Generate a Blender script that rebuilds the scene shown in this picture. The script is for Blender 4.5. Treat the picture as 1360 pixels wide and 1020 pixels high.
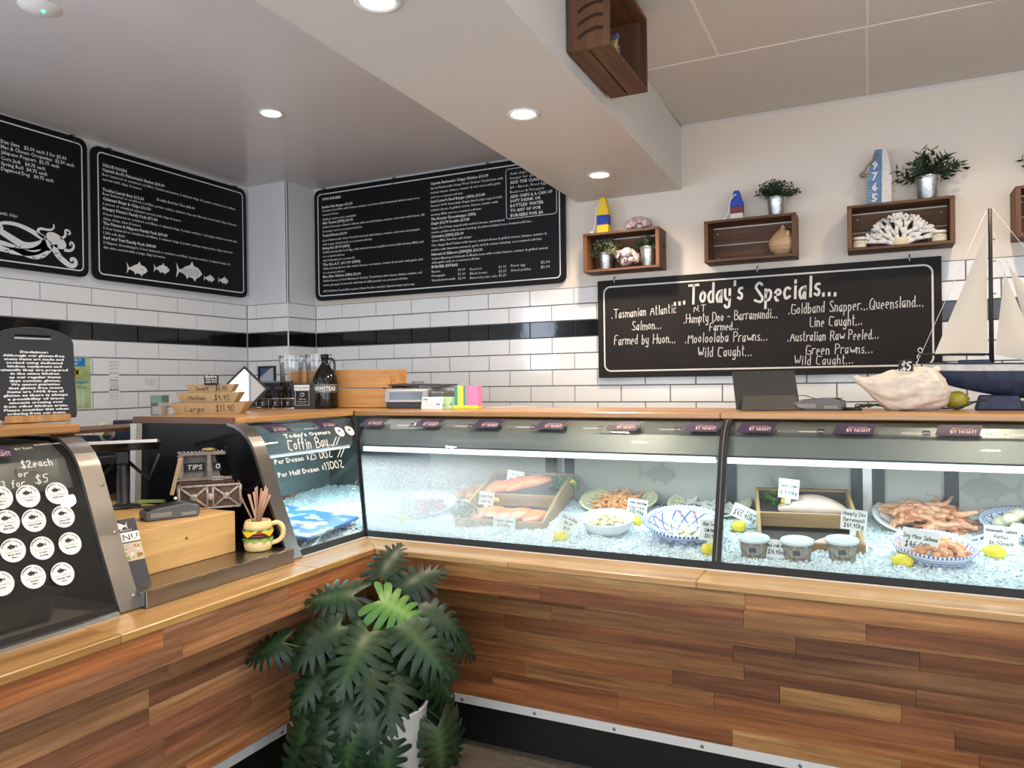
import bpy, bmesh, math, random
from mathutils import Vector, Matrix, Euler, noise
random.seed(11)
PI = math.pi
SC = bpy.context.scene
COL = SC.collection
for o in list(bpy.data.objects): bpy.data.objects.remove(o)

# ------------------------------------------------------------ camera, world, lights, exposure
F = 992.97332
yaw, pitch, roll = 0.44958, -0.00233, -0.01314
CAM = Vector((0.96311, -4.39236, 1.4521))
fw = Vector((-math.sin(yaw)*math.cos(pitch), math.cos(yaw)*math.cos(pitch), math.sin(pitch)))
rt = Vector((math.cos(yaw), math.sin(yaw), 0)); up = rt.cross(fw)
r2 = rt*math.cos(roll)+up*math.sin(roll); u2 = -rt*math.sin(roll)+up*math.cos(roll)
cd = bpy.data.cameras.new('camera'); cam = bpy.data.objects.new('camera', cd); COL.objects.link(cam)
cd.sensor_fit = 'HORIZONTAL'; cd.sensor_width = 36; cd.lens = F*36/1360; cd.clip_start = .02
cam.matrix_world = Matrix(((r2.x,u2.x,-fw.x,CAM.x),(r2.y,u2.y,-fw.y,CAM.y),(r2.z,u2.z,-fw.z,CAM.z),(0,0,0,1)))
SC.camera = cam
SC.view_settings.view_transform = 'Standard'; SC.view_settings.look = 'None'
SC.view_settings.gamma = 1; SC.view_settings.use_curve_mapping = False
SC.view_settings.exposure = 0.32
try: SC.cycles.transparent_max_bounces = 32
except Exception: pass
w = bpy.data.worlds.new('world'); SC.world = w; w.use_nodes = True
bg = w.node_tree.nodes['Background']; bg.inputs[0].default_value = (.80,.88,1,1); bg.inputs[1].default_value = 1.1

def area(name, loc, rot, sx, sy, power, col, spread=PI):
    l = bpy.data.lights.new(name, 'AREA'); l.shape = 'RECTANGLE'; l.size = sx; l.size_y = sy
    l.energy = power; l.color = col; l.spread = spread
    o = bpy.data.objects.new(name, l); o.location = loc; o.rotation_euler = rot; COL.objects.link(o); return o
# daylight through the shop front behind the viewer and the side window
area('daylight_shopfront', (.4,-7.0,1.5), (PI/2,0,0), 5.6, 2.3, 112, (.90,.94,1))
area('daylight_side_window', (3.5,-4.6,1.6), (0,PI/2,0), 2.2, 3.2, 46, (.86,.92,1))
area('kitchen_cool_fill', (-3.1,-4.9,1.4), (0,-PI/2,0), 2.2, 1.0, 70, (.70,.82,1))  # added cool fill for the kitchen side, no door stands here
# LED strips under the canopies of the chilled cases
area('case_led_back', (.45,-1.42,1.136), (0,0,0), 3.3, .03, 10.5, (.74,.94,1))
area('case_led_corner', (-1.36,-1.75,1.136), (0,0,PI/2), .8, .03, 5, (.62,.92,1))

# ------------------------------------------------------------ materials
MATS = {}
def nt(name):
    m = bpy.data.materials.new(name); m.use_nodes = True; t = m.node_tree
    return m, t, t.nodes, t.links, t.nodes['Principled BSDF']
def M(name, col=None, rough=.5, metal=0, emit=None, es=0, bump=0, bscale=200, spec=.5, trans=0, coat=0, var=0, vscale=8, ior=1.45, alpha=1):
    if name in MATS: return MATS[name]
    m, t, n, l, b = nt(name)
    b.inputs['Base Color'].default_value = (*col,1); b.inputs['Roughness'].default_value = rough
    b.inputs['Metallic'].default_value = metal; b.inputs['Specular IOR Level'].default_value = spec
    b.inputs['Transmission Weight'].default_value = trans; b.inputs['Coat Weight'].default_value = coat
    b.inputs['IOR'].default_value = ior; b.inputs['Alpha'].default_value = alpha
    if emit: b.inputs['Emission Color'].default_value = (*emit,1); b.inputs['Emission Strength'].default_value = es
    if bump or var:
        tc = n.new('ShaderNodeTexCoord')
    if bump:
        x = n.new('ShaderNodeTexNoise'); x.inputs['Scale'].default_value = bscale; x.inputs['Detail'].default_value = 3
        bp = n.new('ShaderNodeBump'); bp.inputs['Strength'].default_value = bump; bp.inputs['Distance'].default_value = .01
        l.new(tc.outputs['Object'], x.inputs['Vector']); l.new(x.outputs['Fac'], bp.inputs['Height']); l.new(bp.outputs['Normal'], b.inputs['Normal'])
    if var:
        x = n.new('ShaderNodeTexNoise'); x.inputs['Scale'].default_value = vscale; x.inputs['Detail'].default_value = 4
        r = n.new('ShaderNodeValToRGB'); r.color_ramp.elements[0].position = .3; r.color_ramp.elements[1].position = .7
        r.color_ramp.elements[0].color = tuple(max(0,c*(1-var)) for c in col)+(1,)
        r.color_ramp.elements[1].color = tuple(min(1,c*(1+var)) for c in col)+(1,)
        l.new(tc.outputs['Object'], x.inputs['Vector']); l.new(x.outputs['Fac'], r.inputs[0]); l.new(r.outputs[0], b.inputs['Base Color'])
    MATS[name] = m; return m
def wood(name, c1, c2, axis='x', rough=.45, scale=1.0, rnd=.25, coat=0, streak=1.0, sap=0):
    """long grain along `axis`, each object a little different"""
    if name in MATS: return MATS[name]
    m, t, n, l, b = nt(name)
    tc = n.new('ShaderNodeTexCoord'); oi = n.new('ShaderNodeObjectInfo'); mp = n.new('ShaderNodeMapping')
    s = {'x':(1.2,22,22),'y':(22,1.2,22),'z':(22,22,1.2)}[axis]
    mp.inputs['Scale'].default_value = tuple(v*scale for v in s)
    add = n.new('ShaderNodeVectorMath'); add.operation = 'ADD'
    ml = n.new('ShaderNodeMath'); ml.operation = 'MULTIPLY'; ml.inputs[1].default_value = 37.0
    l.new(oi.outputs['Random'], ml.inputs[0]); l.new(tc.outputs['Object'], add.inputs[0]); l.new(ml.outputs[0], add.inputs[1])
    l.new(add.outputs[0], mp.inputs['Vector'])
    nz = n.new('ShaderNodeTexNoise'); nz.inputs['Scale'].default_value = 1.0; nz.inputs['Detail'].default_value = 6; nz.inputs['Roughness'].default_value = .62; nz.inputs['Distortion'].default_value = .6
    l.new(mp.outputs[0], nz.inputs['Vector'])
    r = n.new('ShaderNodeValToRGB'); e = r.color_ramp.elements
    e[0].position = .32; e[0].color = (*c2,1); e[1].position = .68; e[1].color = (*c1,1)
    l.new(nz.outputs['Fac'], r.inputs[0])
    f2 = n.new('ShaderNodeTexNoise'); f2.inputs['Scale'].default_value = 5.0; f2.inputs['Detail'].default_value = 3
    l.new(mp.outputs[0], f2.inputs['Vector'])
    col = r.outputs[0]
    if sap:
        mp2 = n.new('ShaderNodeMapping'); mp2.inputs['Scale'].default_value = tuple(v*scale*.8 if v>2 else v*.5 for v in s); l.new(add.outputs[0], mp2.inputs['Vector'])
        f3 = n.new('ShaderNodeTexNoise'); f3.inputs['Scale'].default_value = 1.1; f3.inputs['Detail'].default_value = 4; f3.inputs['Distortion'].default_value = .9; l.new(mp2.outputs[0], f3.inputs['Vector'])
        a3 = n.new('ShaderNodeMapRange'); a3.inputs[1].default_value=.56; a3.inputs[2].default_value=.74; a3.inputs[4].default_value=sap; l.new(f3.outputs['Fac'], a3.inputs[0])
        x3 = n.new('ShaderNodeMix'); x3.data_type='RGBA'; l.new(a3.outputs[0], x3.inputs[0]); l.new(col, x3.inputs[6]); x3.inputs[7].default_value=(min(1,c1[0]*1.35),c1[1]*1.65,c1[2]*1.9,1)
        d3 = n.new('ShaderNodeMapRange'); d3.inputs[1].default_value=.42; d3.inputs[2].default_value=.28; d3.inputs[4].default_value=sap; l.new(f3.outputs['Fac'], d3.inputs[0])
        y3 = n.new('ShaderNodeMix'); y3.data_type='RGBA'; l.new(d3.outputs[0], y3.inputs[0]); l.new(x3.outputs[2], y3.inputs[6]); y3.inputs[7].default_value=(c2[0]*.55,c2[1]*.55,c2[2]*.6,1); col = y3.outputs[2]
    hs = n.new('ShaderNodeHueSaturation'); mr = n.new('ShaderNodeMapRange')
    mr.inputs[3].default_value = 1-rnd; mr.inputs[4].default_value = 1+rnd
    l.new(oi.outputs['Random'], mr.inputs[0])
    m2 = n.new('ShaderNodeMapRange'); m2.inputs[1].default_value=.3; m2.inputs[2].default_value=.7; m2.inputs[3].default_value = 1-.14*streak; m2.inputs[4].default_value = 1+.10*streak
    l.new(f2.outputs['Fac'], m2.inputs[0])
    mm = n.new('ShaderNodeMath'); mm.operation='MULTIPLY'; l.new(mr.outputs[0], mm.inputs[0]); l.new(m2.outputs[0], mm.inputs[1])
    l.new(mm.outputs[0], hs.inputs['Value']); l.new(col, hs.inputs['Color']); l.new(hs.outputs[0], b.inputs['Base Color'])
    b.inputs['Roughness'].default_value = rough; b.inputs['Coat Weight'].default_value = coat; b.inputs['Coat Roughness'].default_value = .15
    bp = n.new('ShaderNodeBump'); bp.inputs['Strength'].default_value = .12; bp.inputs['Distance'].default_value = .004
    l.new(nz.outputs['Fac'], bp.inputs['Height']); l.new(bp.outputs[0], b.inputs['Normal'])
    MATS[name] = m; return m
def glass(name, tint=(.93,.97,.96), refl=.06, fog=None, rough=0.0, edge=.25):
    """thin pane: clear transmission + fresnel reflection; optional condensation"""
    if name in MATS: return MATS[name]
    m, t, n, l, b = nt(name); n.remove(b); out = n['Material Output']
    tr = n.new('ShaderNodeBsdfTransparent'); tr.inputs[0].default_value = (*tint,1)
    gl = n.new('ShaderNodeBsdfGlossy'); gl.inputs['Roughness'].default_value = rough
    lw = n.new('ShaderNodeLayerWeight'); lw.inputs[0].default_value = edge
    mr = n.new('ShaderNodeMapRange'); mr.inputs[3].default_value = refl; mr.inputs[4].default_value = .9
    pw = n.new('ShaderNodeMath'); pw.operation='POWER'; pw.inputs[1].default_value = 2.0
    l.new(lw.outputs['Fresnel'], pw.inputs[0]); l.new(pw.outputs[0], mr.inputs[0])
    mx = n.new('ShaderNodeMixShader'); l.new(mr.outputs[0], mx.inputs[0]); l.new(tr.outputs[0], mx.inputs[1]); l.new(gl.outputs[0], mx.inputs[2])
    last = mx
    if fog:
        tc = n.new('ShaderNodeTexCoord'); sx = n.new('ShaderNodeSeparateXYZ'); l.new(tc.outputs['Object'], sx.inputs[0])
        # fog thins along x from x0 to x1
        a = n.new('ShaderNodeMapRange'); a.inputs[1].default_value = fog[0]; a.inputs[2].default_value = fog[1]; a.inputs[3].default_value = 1; a.inputs[4].default_value = 0
        big = n.new('ShaderNodeTexNoise'); big.inputs['Scale'].default_value = 3.0; big.inputs['Detail'].default_value = 4
        fine = n.new('ShaderNodeTexNoise'); fine.inputs['Scale'].default_value = 150; fine.inputs['Detail'].default_value = 1
        l.new(tc.outputs['Object'], big.inputs['Vector']); l.new(tc.outputs['Object'], fine.inputs['Vector'])
        wob = n.new('ShaderNodeMath'); wob.operation='MULTIPLY_ADD'; wob.inputs[1].default_value=.8; wob.inputs[2].default_value=-.4; l.new(big.outputs['Fac'], wob.inputs[0])
        ad = n.new('ShaderNodeMath'); ad.operation='ADD'; l.new(sx.outputs['X'], ad.inputs[0]); l.new(wob.outputs[0], ad.inputs[1]); l.new(ad.outputs[0], a.inputs[0])
        # less in the top third and along the very bottom
        zt = n.new('ShaderNodeMapRange'); zt.inputs[1].default_value=1.14; zt.inputs[2].default_value=1.08; l.new(sx.outputs['Z'], zt.inputs[0])
        zb = n.new('ShaderNodeMapRange'); zb.inputs[1].default_value=.80; zb.inputs[2].default_value=.87; zb.inputs[3].default_value=.75; l.new(sx.outputs['Z'], zb.inputs[0])
        fr = n.new('ShaderNodeMapRange'); fr.inputs[1].default_value=.38; fr.inputs[2].default_value=.6; fr.inputs[3].default_value=.6; fr.inputs[4].default_value=1; l.new(fine.outputs['Fac'], fr.inputs[0])
        k = None
        for s in (a, zt, zb, fr):
            if k is None: k = s.outputs[0]; continue
            q = n.new('ShaderNodeMath'); q.operation='MULTIPLY'; l.new(k, q.inputs[0]); l.new(s.outputs[0], q.inputs[1]); k = q.outputs[0]
        q = n.new('ShaderNodeMath'); q.operation='MULTIPLY'; q.inputs[1].default_value = fog[2]; l.new(k, q.inputs[0])
        df = n.new('ShaderNodeBsdfDiffuse'); df.inputs[0].default_value=(.86,.9,.92,1)
        tl = n.new('ShaderNodeBsdfTranslucent'); tl.inputs[0].default_value=(.86,.92,.95,1)
        ms = n.new('ShaderNodeMixShader'); ms.inputs[0].default_value=.6; l.new(df.outputs[0], ms.inputs[1]); l.new(tl.outputs[0], ms.inputs[2])
        m3 = n.new('ShaderNodeMixShader'); l.new(q.outputs[0], m3.inputs[0]); l.new(mx.outputs[0], m3.inputs[1]); l.new(ms.outputs[0], m3.inputs[2]); last = m3
    l.new(last.outputs[0], out.inputs['Surface']); MATS[name] = m; return m

# ------------------------------------------------------------ mesh helpers
class MB:
    def __init__(s): s.bm = bmesh.new(); s.mi = 0; s.tf = Matrix.Identity(4)
    def add(s, vs, fs, smooth=False):
        nv = [s.bm.verts.new(s.tf @ Vector(v)) for v in vs]
        for f in fs:
            try: fc = s.bm.faces.new([nv[i] for i in f]); fc.material_index = s.mi; fc.smooth = smooth
            except ValueError: pass
        return nv
    def box(s, c, d, rot=None, taper=None):
        x,y,z = d[0]/2, d[1]/2, d[2]/2; tx = 1 if taper is None else taper
        v = [(-x,-y,-z),(x,-y,-z),(x,y,-z),(-x,y,-z),(-x*tx,-y*tx,z),(x*tx,-y*tx,z),(x*tx,y*tx,z),(-x*tx,y*tx,z)]
        R = Euler(rot).to_matrix() if rot else Matrix.Identity(3)
        s.add([R @ Vector(p)+Vector(c) for p in v], [(0,3,2,1),(4,5,6,7),(0,1,5,4),(1,2,6,5),(2,3,7,6),(3,0,4,7)]); return s
    def bb(s, a, b):  # box from corner to corner
        return s.box([(a[i]+b[i])/2 for i in range(3)], [abs(b[i]-a[i]) for i in range(3)])
    def lathe(s, prof, n=24, c=(0,0,0), sx=1, sy=1, smooth=True, cap=True, rot=None, wob=None):
        R = Euler(rot).to_matrix() if rot else Matrix.Identity(3); vs=[]; fs=[]
        for k,(r,z) in enumerate(prof):
            for i in range(n):
                a = 2*PI*i/n; rr = r*(wob(a,k) if wob else 1)
                vs.append(R @ Vector((rr*math.cos(a)*sx, rr*math.sin(a)*sy, z))+Vector(c))
        for k in range(len(prof)-1):
            for i in range(n):
                j=(i+1)%n; fs.append((k*n+i,k*n+j,(k+1)*n+j,(k+1)*n+i))
        if cap:
            fs.append(tuple(range(n-1,-1,-1))); o=(len(prof)-1)*n; fs.append(tuple(range(o,o+n)))
        s.add(vs, fs, smooth); return s
    def tube(s, pts, r, n=8, smooth=True, cap=True):
        pts=[Vector(p) for p in pts]; vs=[]; fs=[]; N=len(pts)
        rs = [r[min(len(r)-1,int(k*len(r)/N))] for k in range(N)] if isinstance(r,(list,tuple)) else [r]*N
        pu=None
        for k,p in enumerate(pts):
            d=(pts[min(k+1,N-1)]-pts[max(k-1,0)]).normalized()
            if pu is None: pu = d.cross(Vector((0,0,1)) if abs(d.z)<.9 else Vector((1,0,0))).normalized()
            pu=(pu-d*pu.dot(d)); pu = pu.normalized() if pu.length>1e-6 else d.orthogonal().normalized()
            q=d.cross(pu)
            for i in range(n):
                a=2*PI*i/n; vs.append(p+(pu*math.cos(a)+q*math.sin(a))*rs[k])
        for k in range(N-1):
            for i in range(n):
                j=(i+1)%n; fs.append((k*n+i,k*n+j,(k+1)*n+j,(k+1)*n+i))
        if cap: fs.append(tuple(range(n-1,-1,-1))); o=(N-1)*n; fs.append(tuple(range(o,o+n)))
        s.add(vs,fs,smooth); return s
    def prism(s, poly, ax, a, b, smooth=False):
        """poly in the two axes other than ax (xyz order), extruded from a to b"""
        def P(p,t): v=[p[0],p[1]]; v.insert(ax,t); return tuple(v)
        n=len(poly); vs=[P(p,a) for p in poly]+[P(p,b) for p in poly]
        fs=[tuple(range(n)),tuple(range(2*n-1,n-1,-1))]+[(i,(i+n),((i+1)%n)+n,(i+1)%n) for i in range(n)]
        s.add(vs,fs,smooth); return s
    def blob(s, c, d, seed=0, amp=.12, fr=2.0, sub=3, rot=None, smooth=True):
        b=bmesh.new(); bmesh.ops.create_icosphere(b,subdivisions=sub,radius=1)
        R = Euler(rot).to_matrix() if rot else Matrix.Identity(3)
        vs=[]; 
        for i,v in enumerate(b.verts):
            v.index=i; k=1+amp*noise.noise(v.co*fr+Vector((seed*7.3,seed*1.7,seed)))*2
            q=v.co*k; vs.append(R @ Vector((q.x*d[0]/2,q.y*d[1]/2,q.z*d[2]/2))+Vector(c))
        fs=[tuple(x.index for x in f.verts) for f in b.faces]; b.free(); s.add(vs,fs,smooth); return s
    def grid(s, fn, nu, nv, smooth=True, closeu=False):
        vs=[fn(i/(nu if closeu else nu-1), j/(nv-1)) for j in range(nv) for i in range(nu)]
        fs=[]
        for j in range(nv-1):
            for i in range(nu if closeu else nu-1):
                k=(i+1)%nu; fs.append((j*nu+i,j*nu+k,(j+1)*nu+k,(j+1)*nu+i))
        s.add(vs,fs,smooth); return s
    def mesh(s, name, mats, weld=False, fix=True, bev=0):
        if weld: bmesh.ops.remove_doubles(s.bm, verts=s.bm.verts, dist=1e-5)
        if bev: bmesh.ops.bevel(s.bm, geom=list(s.bm.edges), offset=bev, segments=1, affect='EDGES', clamp_overlap=True)
        if fix: bmesh.ops.recalc_face_normals(s.bm, faces=s.bm.faces)
        me=bpy.data.meshes.new(name); s.bm.to_mesh(me); s.bm.free()
        for m in (mats if isinstance(mats,(list,tuple)) else [mats]): me.materials.append(m)
        return me
    def obj(s, name, mats, parent=None, loc=(0,0,0), rot=None, **k):
        return ob(name, s.mesh(name, mats, **k), parent, loc, rot)
def ob(name, me, parent=None, loc=(0,0,0), rot=None):
    o=bpy.data.objects.new(name, me); COL.objects.link(o)
    if parent: o.parent=parent
    o.location=loc
    if rot: o.rotation_euler=rot
    if parent and any(k in name for k in ('lettering','print','writing','banner_text','small_text','scribble','title','food_detail')): o['kind']='stuff'
    return o
def thing(name, label, cat, loc=(0,0,0), rotz=0, group=None, mat=None):
    o=bpy.data.objects.new(name,None); COL.objects.link(o); o.empty_display_size=.05
    if mat is not None: o.matrix_world=mat
    else: o.location=loc; o.rotation_euler=(0,0,rotz)
    o['label']=label; o['category']=cat
    if group: o['group']=group
    return o
def tag(o,label,cat,group=None,kind=None):
    o['label']=label; o['category']=cat
    if group: o['group']=group
    if kind: o['kind']=kind
    return o
def frame(loc, right, upv):
    r=Vector(right).normalized(); u=Vector(upv); z=r.cross(u).normalized(); u=z.cross(r)
    return Matrix(((r.x,u.x,z.x,loc[0]),(r.y,u.y,z.y,loc[1]),(r.z,u.z,z.z,loc[2]),(0,0,0,1)))
def copy_tree(o, parent=None):
    c=o.copy(); COL.objects.link(c); c.parent=parent
    for ch in list(o.children): copy_tree(ch,c)
    return c
def smooth_path(pts, it=2):
    P=[Vector(p) for p in pts]
    for _ in range(it):
        Q=[P[0]]
        for a,b in zip(P[:-1],P[1:]): Q+= [a*.75+b*.25, a*.25+b*.75]
        Q.append(P[-1]); P=Q
    return P

# ------------------------------------------------------------ lettering
# hand lettering: one glyph = width + strokes of (x, y) pairs, y in tenths of cap height, b c d below the line
G = {
'A':(8,'004A80 1464'),'B':(7,'0A00 0A4A6856052 055573714000'),'C':(7,'79491A07030150 50'),'D':(7,'0A00 0A4A77734000'),
'E':(6,'6A0A0060 0545'),'F':(6,'6A0A00 0545'),'G':(7,'69491A0703015071747 7444'),'H':(7,'0A00 7A70 0575'),'I':(2,'1A10'),'J':(5,'4A423010 02'),
'K':(6,'0A00 6A0460'),'L':(5,'0A0050'),'M':(8,'000A447A80'),'N':(7,'000A707A'),'O':(8,'3A08022060727658 5A3A'),'P':(6,'0A00 0A4A68563505'),
'Q':(8,'3A070220607278 5A3A 4380'),'R':(7,'0A00 0A4A68564505 3570'),'S':(6,'594A2A08264462503001'),'T':(8,'0A8A 4A40'),'U':(7,'0A022050727A'),
'V':(7,'0A407A'),'W':(9,'0A2047709A'),'X':(7,'0A70 7A00'),'Y':(7,'0A36 7A30'),'Z':(7,'0A7A0070'),
'a':(5,'4526040210203244 4640'),'b':(5,'0A00 0426454220 00'),'c':(5,'45260402102041'),'d':(5,'4A40 452604021020 42'),'e':(5,'03434526040210204 41'),
'f':(4,'3A2A1810 0636'),'g':(5,'4526040210203244 464c3d1d0c'),'h':(5,'0A00 04264540'),'i':(2,'1610 1819'),'j':(3,'262c1d0c 2829'),'k':(5,'0A00 460340'),
'l':(2,'1A10'),'m':(8,'0600 04264440 44668480'),'n':(5,'0600 04264540'),'o':(5,'26040220424526'),'p':(5,'060d 042645422001'),'q':(5,'4526040210203244 464d5c'),
'r':(4,'0600 042646'),'s':(4,'36160433312001'),'t':(4,'1A112030 0737'),'u':(5,'06022042 4640'),'v':(5,'062046'),'w':(7,'0620456086'),'x':(5,'0640 4600'),
'y':(5,'06022042 464c3d1d0c'),'z':(5,'06460040'),'0':(6,'2A080220405258 4A2A'),'1':(3,'082A20'),'2':(6,'082A4A57010060'),'3':(5,'0A4A25443120 01'),
'4':(6,'3A0363 4740'),'5':(5,'4A0A0636432001'),'6':(5,'3A06021030433505'),'7':(5,'0A5A20'),'8':(5,'3518 2A4835022 0303235'),'9':(5,'4535050819393530'),
'$':(6,'59392918264452502001 3B3b'),'.':(2,'0001'),',':(2,'110b'),"'":(2,'1A18'),'-':(5,'0444'),'&':(7,'6018 2A382402 206 2'),'(':(3,'2A070320'),')':(3,'0A27230 0'),
'!':(2,'1A13 1011'),'/':(5,'005A'),'*':(2,'0405'),'%':(7,'007A 1819 6162'),':':(2,'0001 0405'),' ':(4,'')}
YV = {**{str(i):i for i in range(10)}, 'A':10,'B':11,'b':-1,'c':-2.5,'d':-3.6}
def glyph(ch):
    wd, st = G.get(ch, G['-']); out=[]
    for s in st.split():
        if len(s)%2: s=s[:-1]
        out.append([(int(s[i]) if s[i].isdigit() else 0, YV[s[i+1]]) for i in range(0,len(s),2)])
    return wd, out
def strokes(text, h, slant=.12, gap=2.2, jit=.0):
    x=0; res=[]; k=h/10
    for ch in text:
        wd, st = glyph(ch); dy=random.uniform(-jit,jit)*h
        for s in st:
            p=[Vector(((x+a+slant*b)*k, b*k+dy, 0)) for a,b in s]
            if len(p)>2: p=smooth_path(p,1)
            res.append(p)
        x+=wd+gap
    return res, (x-gap)*k
def ribbon(mb, pts, wd, z=0):
    P=[Vector(p) for p in pts]
    if len(P)<2: return
    d0=(P[1]-P[0]).normalized(); P[0]=P[0]-d0*wd*.45; d1=(P[-1]-P[-2]).normalized(); P[-1]=P[-1]+d1*wd*.45
    L=[];R=[]
    for i,p in enumerate(P):
        d=(P[min(i+1,len(P)-1)]-P[max(i-1,0)]); d=d.normalized() if d.length>1e-9 else Vector((1,0,0)); nrm=Vector((-d.y,d.x,0))*wd/2
        L.append(p+nrm); R.append(p-nrm)
    n=len(P); vs=[(v.x,v.y,z+v.z) for v in L+R]
    mb.add(vs,[(i,i+n,i+n+1,i+1) for i in range(n-1)])
def hand(mb, text, x, y, h, width=None, thick=None, align='l', slant=.12, rot=0, jit=.03, z=0):
    st,wd=strokes(text,h,slant,jit=jit); sx = 1 if width is None else width/wd
    wd*=sx; ox = x-(wd/2 if align=='c' else 0); cr,sr=math.cos(rot),math.sin(rot)
    for s in st:
        ribbon(mb, [Vector((ox+(p.x*sx)*cr-p.y*sr, y+p.x*sx*sr+p.y*cr,0)) for p in s], thick or h*.09, z)
_tc={}
def print_mesh(text, bold=0.0):
    if (text,bold) in _tc: return _tc[(text,bold)]
    c=bpy.data.curves.new('t','FONT'); c.body=text; c.size=1; c.offset=bold; c.resolution_u=1; c.space_character=1.04
    o=bpy.data.objects.new('t',c); me=bpy.data.meshes.new_from_object(o)
    vs=[tuple(v.co) for v in me.vertices]; fs=[tuple(p.vertices) for p in me.polygons]
    bpy.data.objects.remove(o); bpy.data.curves.remove(c); bpy.data.meshes.remove(me)
    w0=min((v[0] for v in vs),default=0); w1=max((v[0] for v in vs),default=1)
    _tc[(text,bold)]=(vs,fs,w0,w1); return _tc[(text,bold)]
def prnt(mb, text, x, y, h, width=None, align='l', bold=0.0, slant=0, z=0, rot=0):
    vs,fs,w0,w1=print_mesh(text,bold)
    if not vs: return
    s=h/.70; sx=s if width is None else width/(w1-w0); W=(w1-w0)*sx
    ox=x-(W/2 if align=='c' else W if align=='r' else 0); cr,sr=math.cos(rot),math.sin(rot)
    q=[((v[0]-w0)*sx+slant*v[1]*s, v[1]*s) for v in vs]
    mb.add([(ox+a*cr-b*sr, y+a*sr+b*cr, z) for a,b in q], fs)
def rrect(w,h,r,n=6,x0=0,y0=0):
    out=[]
    for cx,cy,a0 in ((w/2-r,h/2-r,0),(-w/2+r,h/2-r,90),(-w/2+r,-h/2+r,180),(w/2-r,-h/2+r,270)):
        for i in range(n+1):
            a=math.radians(a0+90*i/n); out.append((x0+cx+r*math.cos(a), y0+cy+r*math.sin(a)))
    return out
def border(mb, w,h,r,t,x0=0,y0=0,z=0,n=6):
    A=rrect(w,h,r,n,x0,y0); B=rrect(w-2*t,h-2*t,max(r-t,.0005),n,x0,y0); k=len(A)
    mb.add([(a,b,z) for a,b in A]+[(a,b,z) for a,b in B],[(i,(i+1)%k,(i+1)%k+k,i+k) for i in range(k)])
FISH=[(0,0),(.07,.10),(.16,.17),(.30,.20),(.37,.34),(.44,.22),(.60,.16),(.74,.07),(.83,.04),(.95,.24),(.91,.02),(.95,-.22),(.83,-.03),(.72,-.06),(.62,-.11),(.56,-.22),(.50,-.14),(.34,-.17),(.28,-.26),(.22,-.16),(.10,-.10)]
def fish(mb,x,y,L,flip=False,z=0,rot=0):
    cr,sr=math.cos(rot),math.sin(rot); P=[]
    for a,b in FISH:
        a=(1-a if flip else a)*L; b*=L; P.append((x+a*cr-b*sr,y+a*sr+b*cr,z))
    n=len(P); mb.add(P,[tuple(range(n))])
# ------------------------------------------------------------ shared materials
WALLCOOL=M('wall_paint_cool_lit',(.70,.70,.72),.38,bump=.04,bscale=60)  # same paint as the walls, bluish daylight mixed into its colour
WALLWARM=M('wall_paint_warm_lit',(.70,.625,.55),.38,bump=.04,bscale=60)  # same paint again, warm downlight tint mixed into its colour
CEILG=M('kitchen_ceiling_gloss',(.68,.66,.67),.17,spec=.45,bump=.015,bscale=4)
CEIL=M('ceiling_paint',(.68,.655,.62),.6)
TILEW=M('tile_white',(.80,.80,.80),.10,bump=.05,bscale=9)
TILEB=M('tile_black',(.004,.004,.005),.07,bump=.05,bscale=9)
GROUT=M('grout',(.16,.155,.15),.9)
FLOOR=M('floor_concrete',(.14,.115,.085),.75,bump=.4,bscale=120,var=.25,vscale=40)
STEEL=M('stainless',(.46,.44,.42),.27,1,bump=.02,bscale=40)
STEELW=M('stainless_worn',(.30,.285,.27),.30,1,bump=.03,bscale=25)
STEELD=M('stainless_dark',(.24,.25,.25),.34,1)
ALU=M('aluminium',(.62,.62,.61),.5,.4)
BLACK=M('black_frame',(.008,.008,.009),.35)
BLACKM=M('black_matt',(.012,.012,.013),.7)
BOARD=M('board_black',(.006,.006,.008),.5,spec=.22)
CHALKB=M('chalkboard',(.016,.013,.012),.6,spec=.22,var=.15,vscale=5)
CHALK=M('chalk_white',(.66,.65,.62),.9)
PRINT=M('print_white',(.72,.72,.72),.8)
INK=M('ink_black',(.02,.02,.025),.8)
PLASTB=M('black_plastic',(.02,.021,.023),.38)
PLASTG=M('grey_plastic',(.09,.095,.10),.4)
PAPER=M('paper',(.80,.79,.76),.8)
CARD=M('kraft_card',(.47,.31,.155),.75,var=.06,vscale=30)
STONEW=M('white_ceramic',(.80,.82,.83),.18)
CRATE=wood('crate_wood',(.155,.062,.022),(.055,.020,.008),'x',.6,.8,.15)
CRATEZ=wood('crate_wood_upright',(.17,.070,.024),(.065,.024,.009),'z',.6,.8,.15)
CRATEY=wood('crate_wood_deep',(.17,.070,.024),(.065,.024,.009),'y',.6,.8,.15)
PINE=wood('pine_crate',(.62,.33,.115),(.44,.20,.06),'x',.5,.6,.12)
LEDGEX=wood('ledge_wood_x',(.50,.32,.145),(.31,.17,.065),'x',.28,.9,.07,coat=.3,sap=.3)
LEDGEY=wood('ledge_wood_y',(.50,.29,.095),(.29,.135,.038),'y',.3,.9,.07,coat=.25,sap=.3)
SHELFX=wood('shelf_wood_x',(.50,.27,.10),(.30,.14,.045),'x',.33,.7,.06,coat=.2)
SHELFY=wood('shelf_wood_y',(.52,.28,.10),(.32,.15,.045),'y',.33,.7,.06,coat=.2)
DARKW=wood('dark_shelf_end',(.17,.075,.035),(.10,.04,.018),'x',.4,.7,.05)
BLOCKW=wood('block_wood',(.66,.42,.17),(.50,.28,.095),'y',.42,.5,.05)
GALV=M('galvanised',(.50,.52,.53),.34,1,var=.25,vscale=60)
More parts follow.
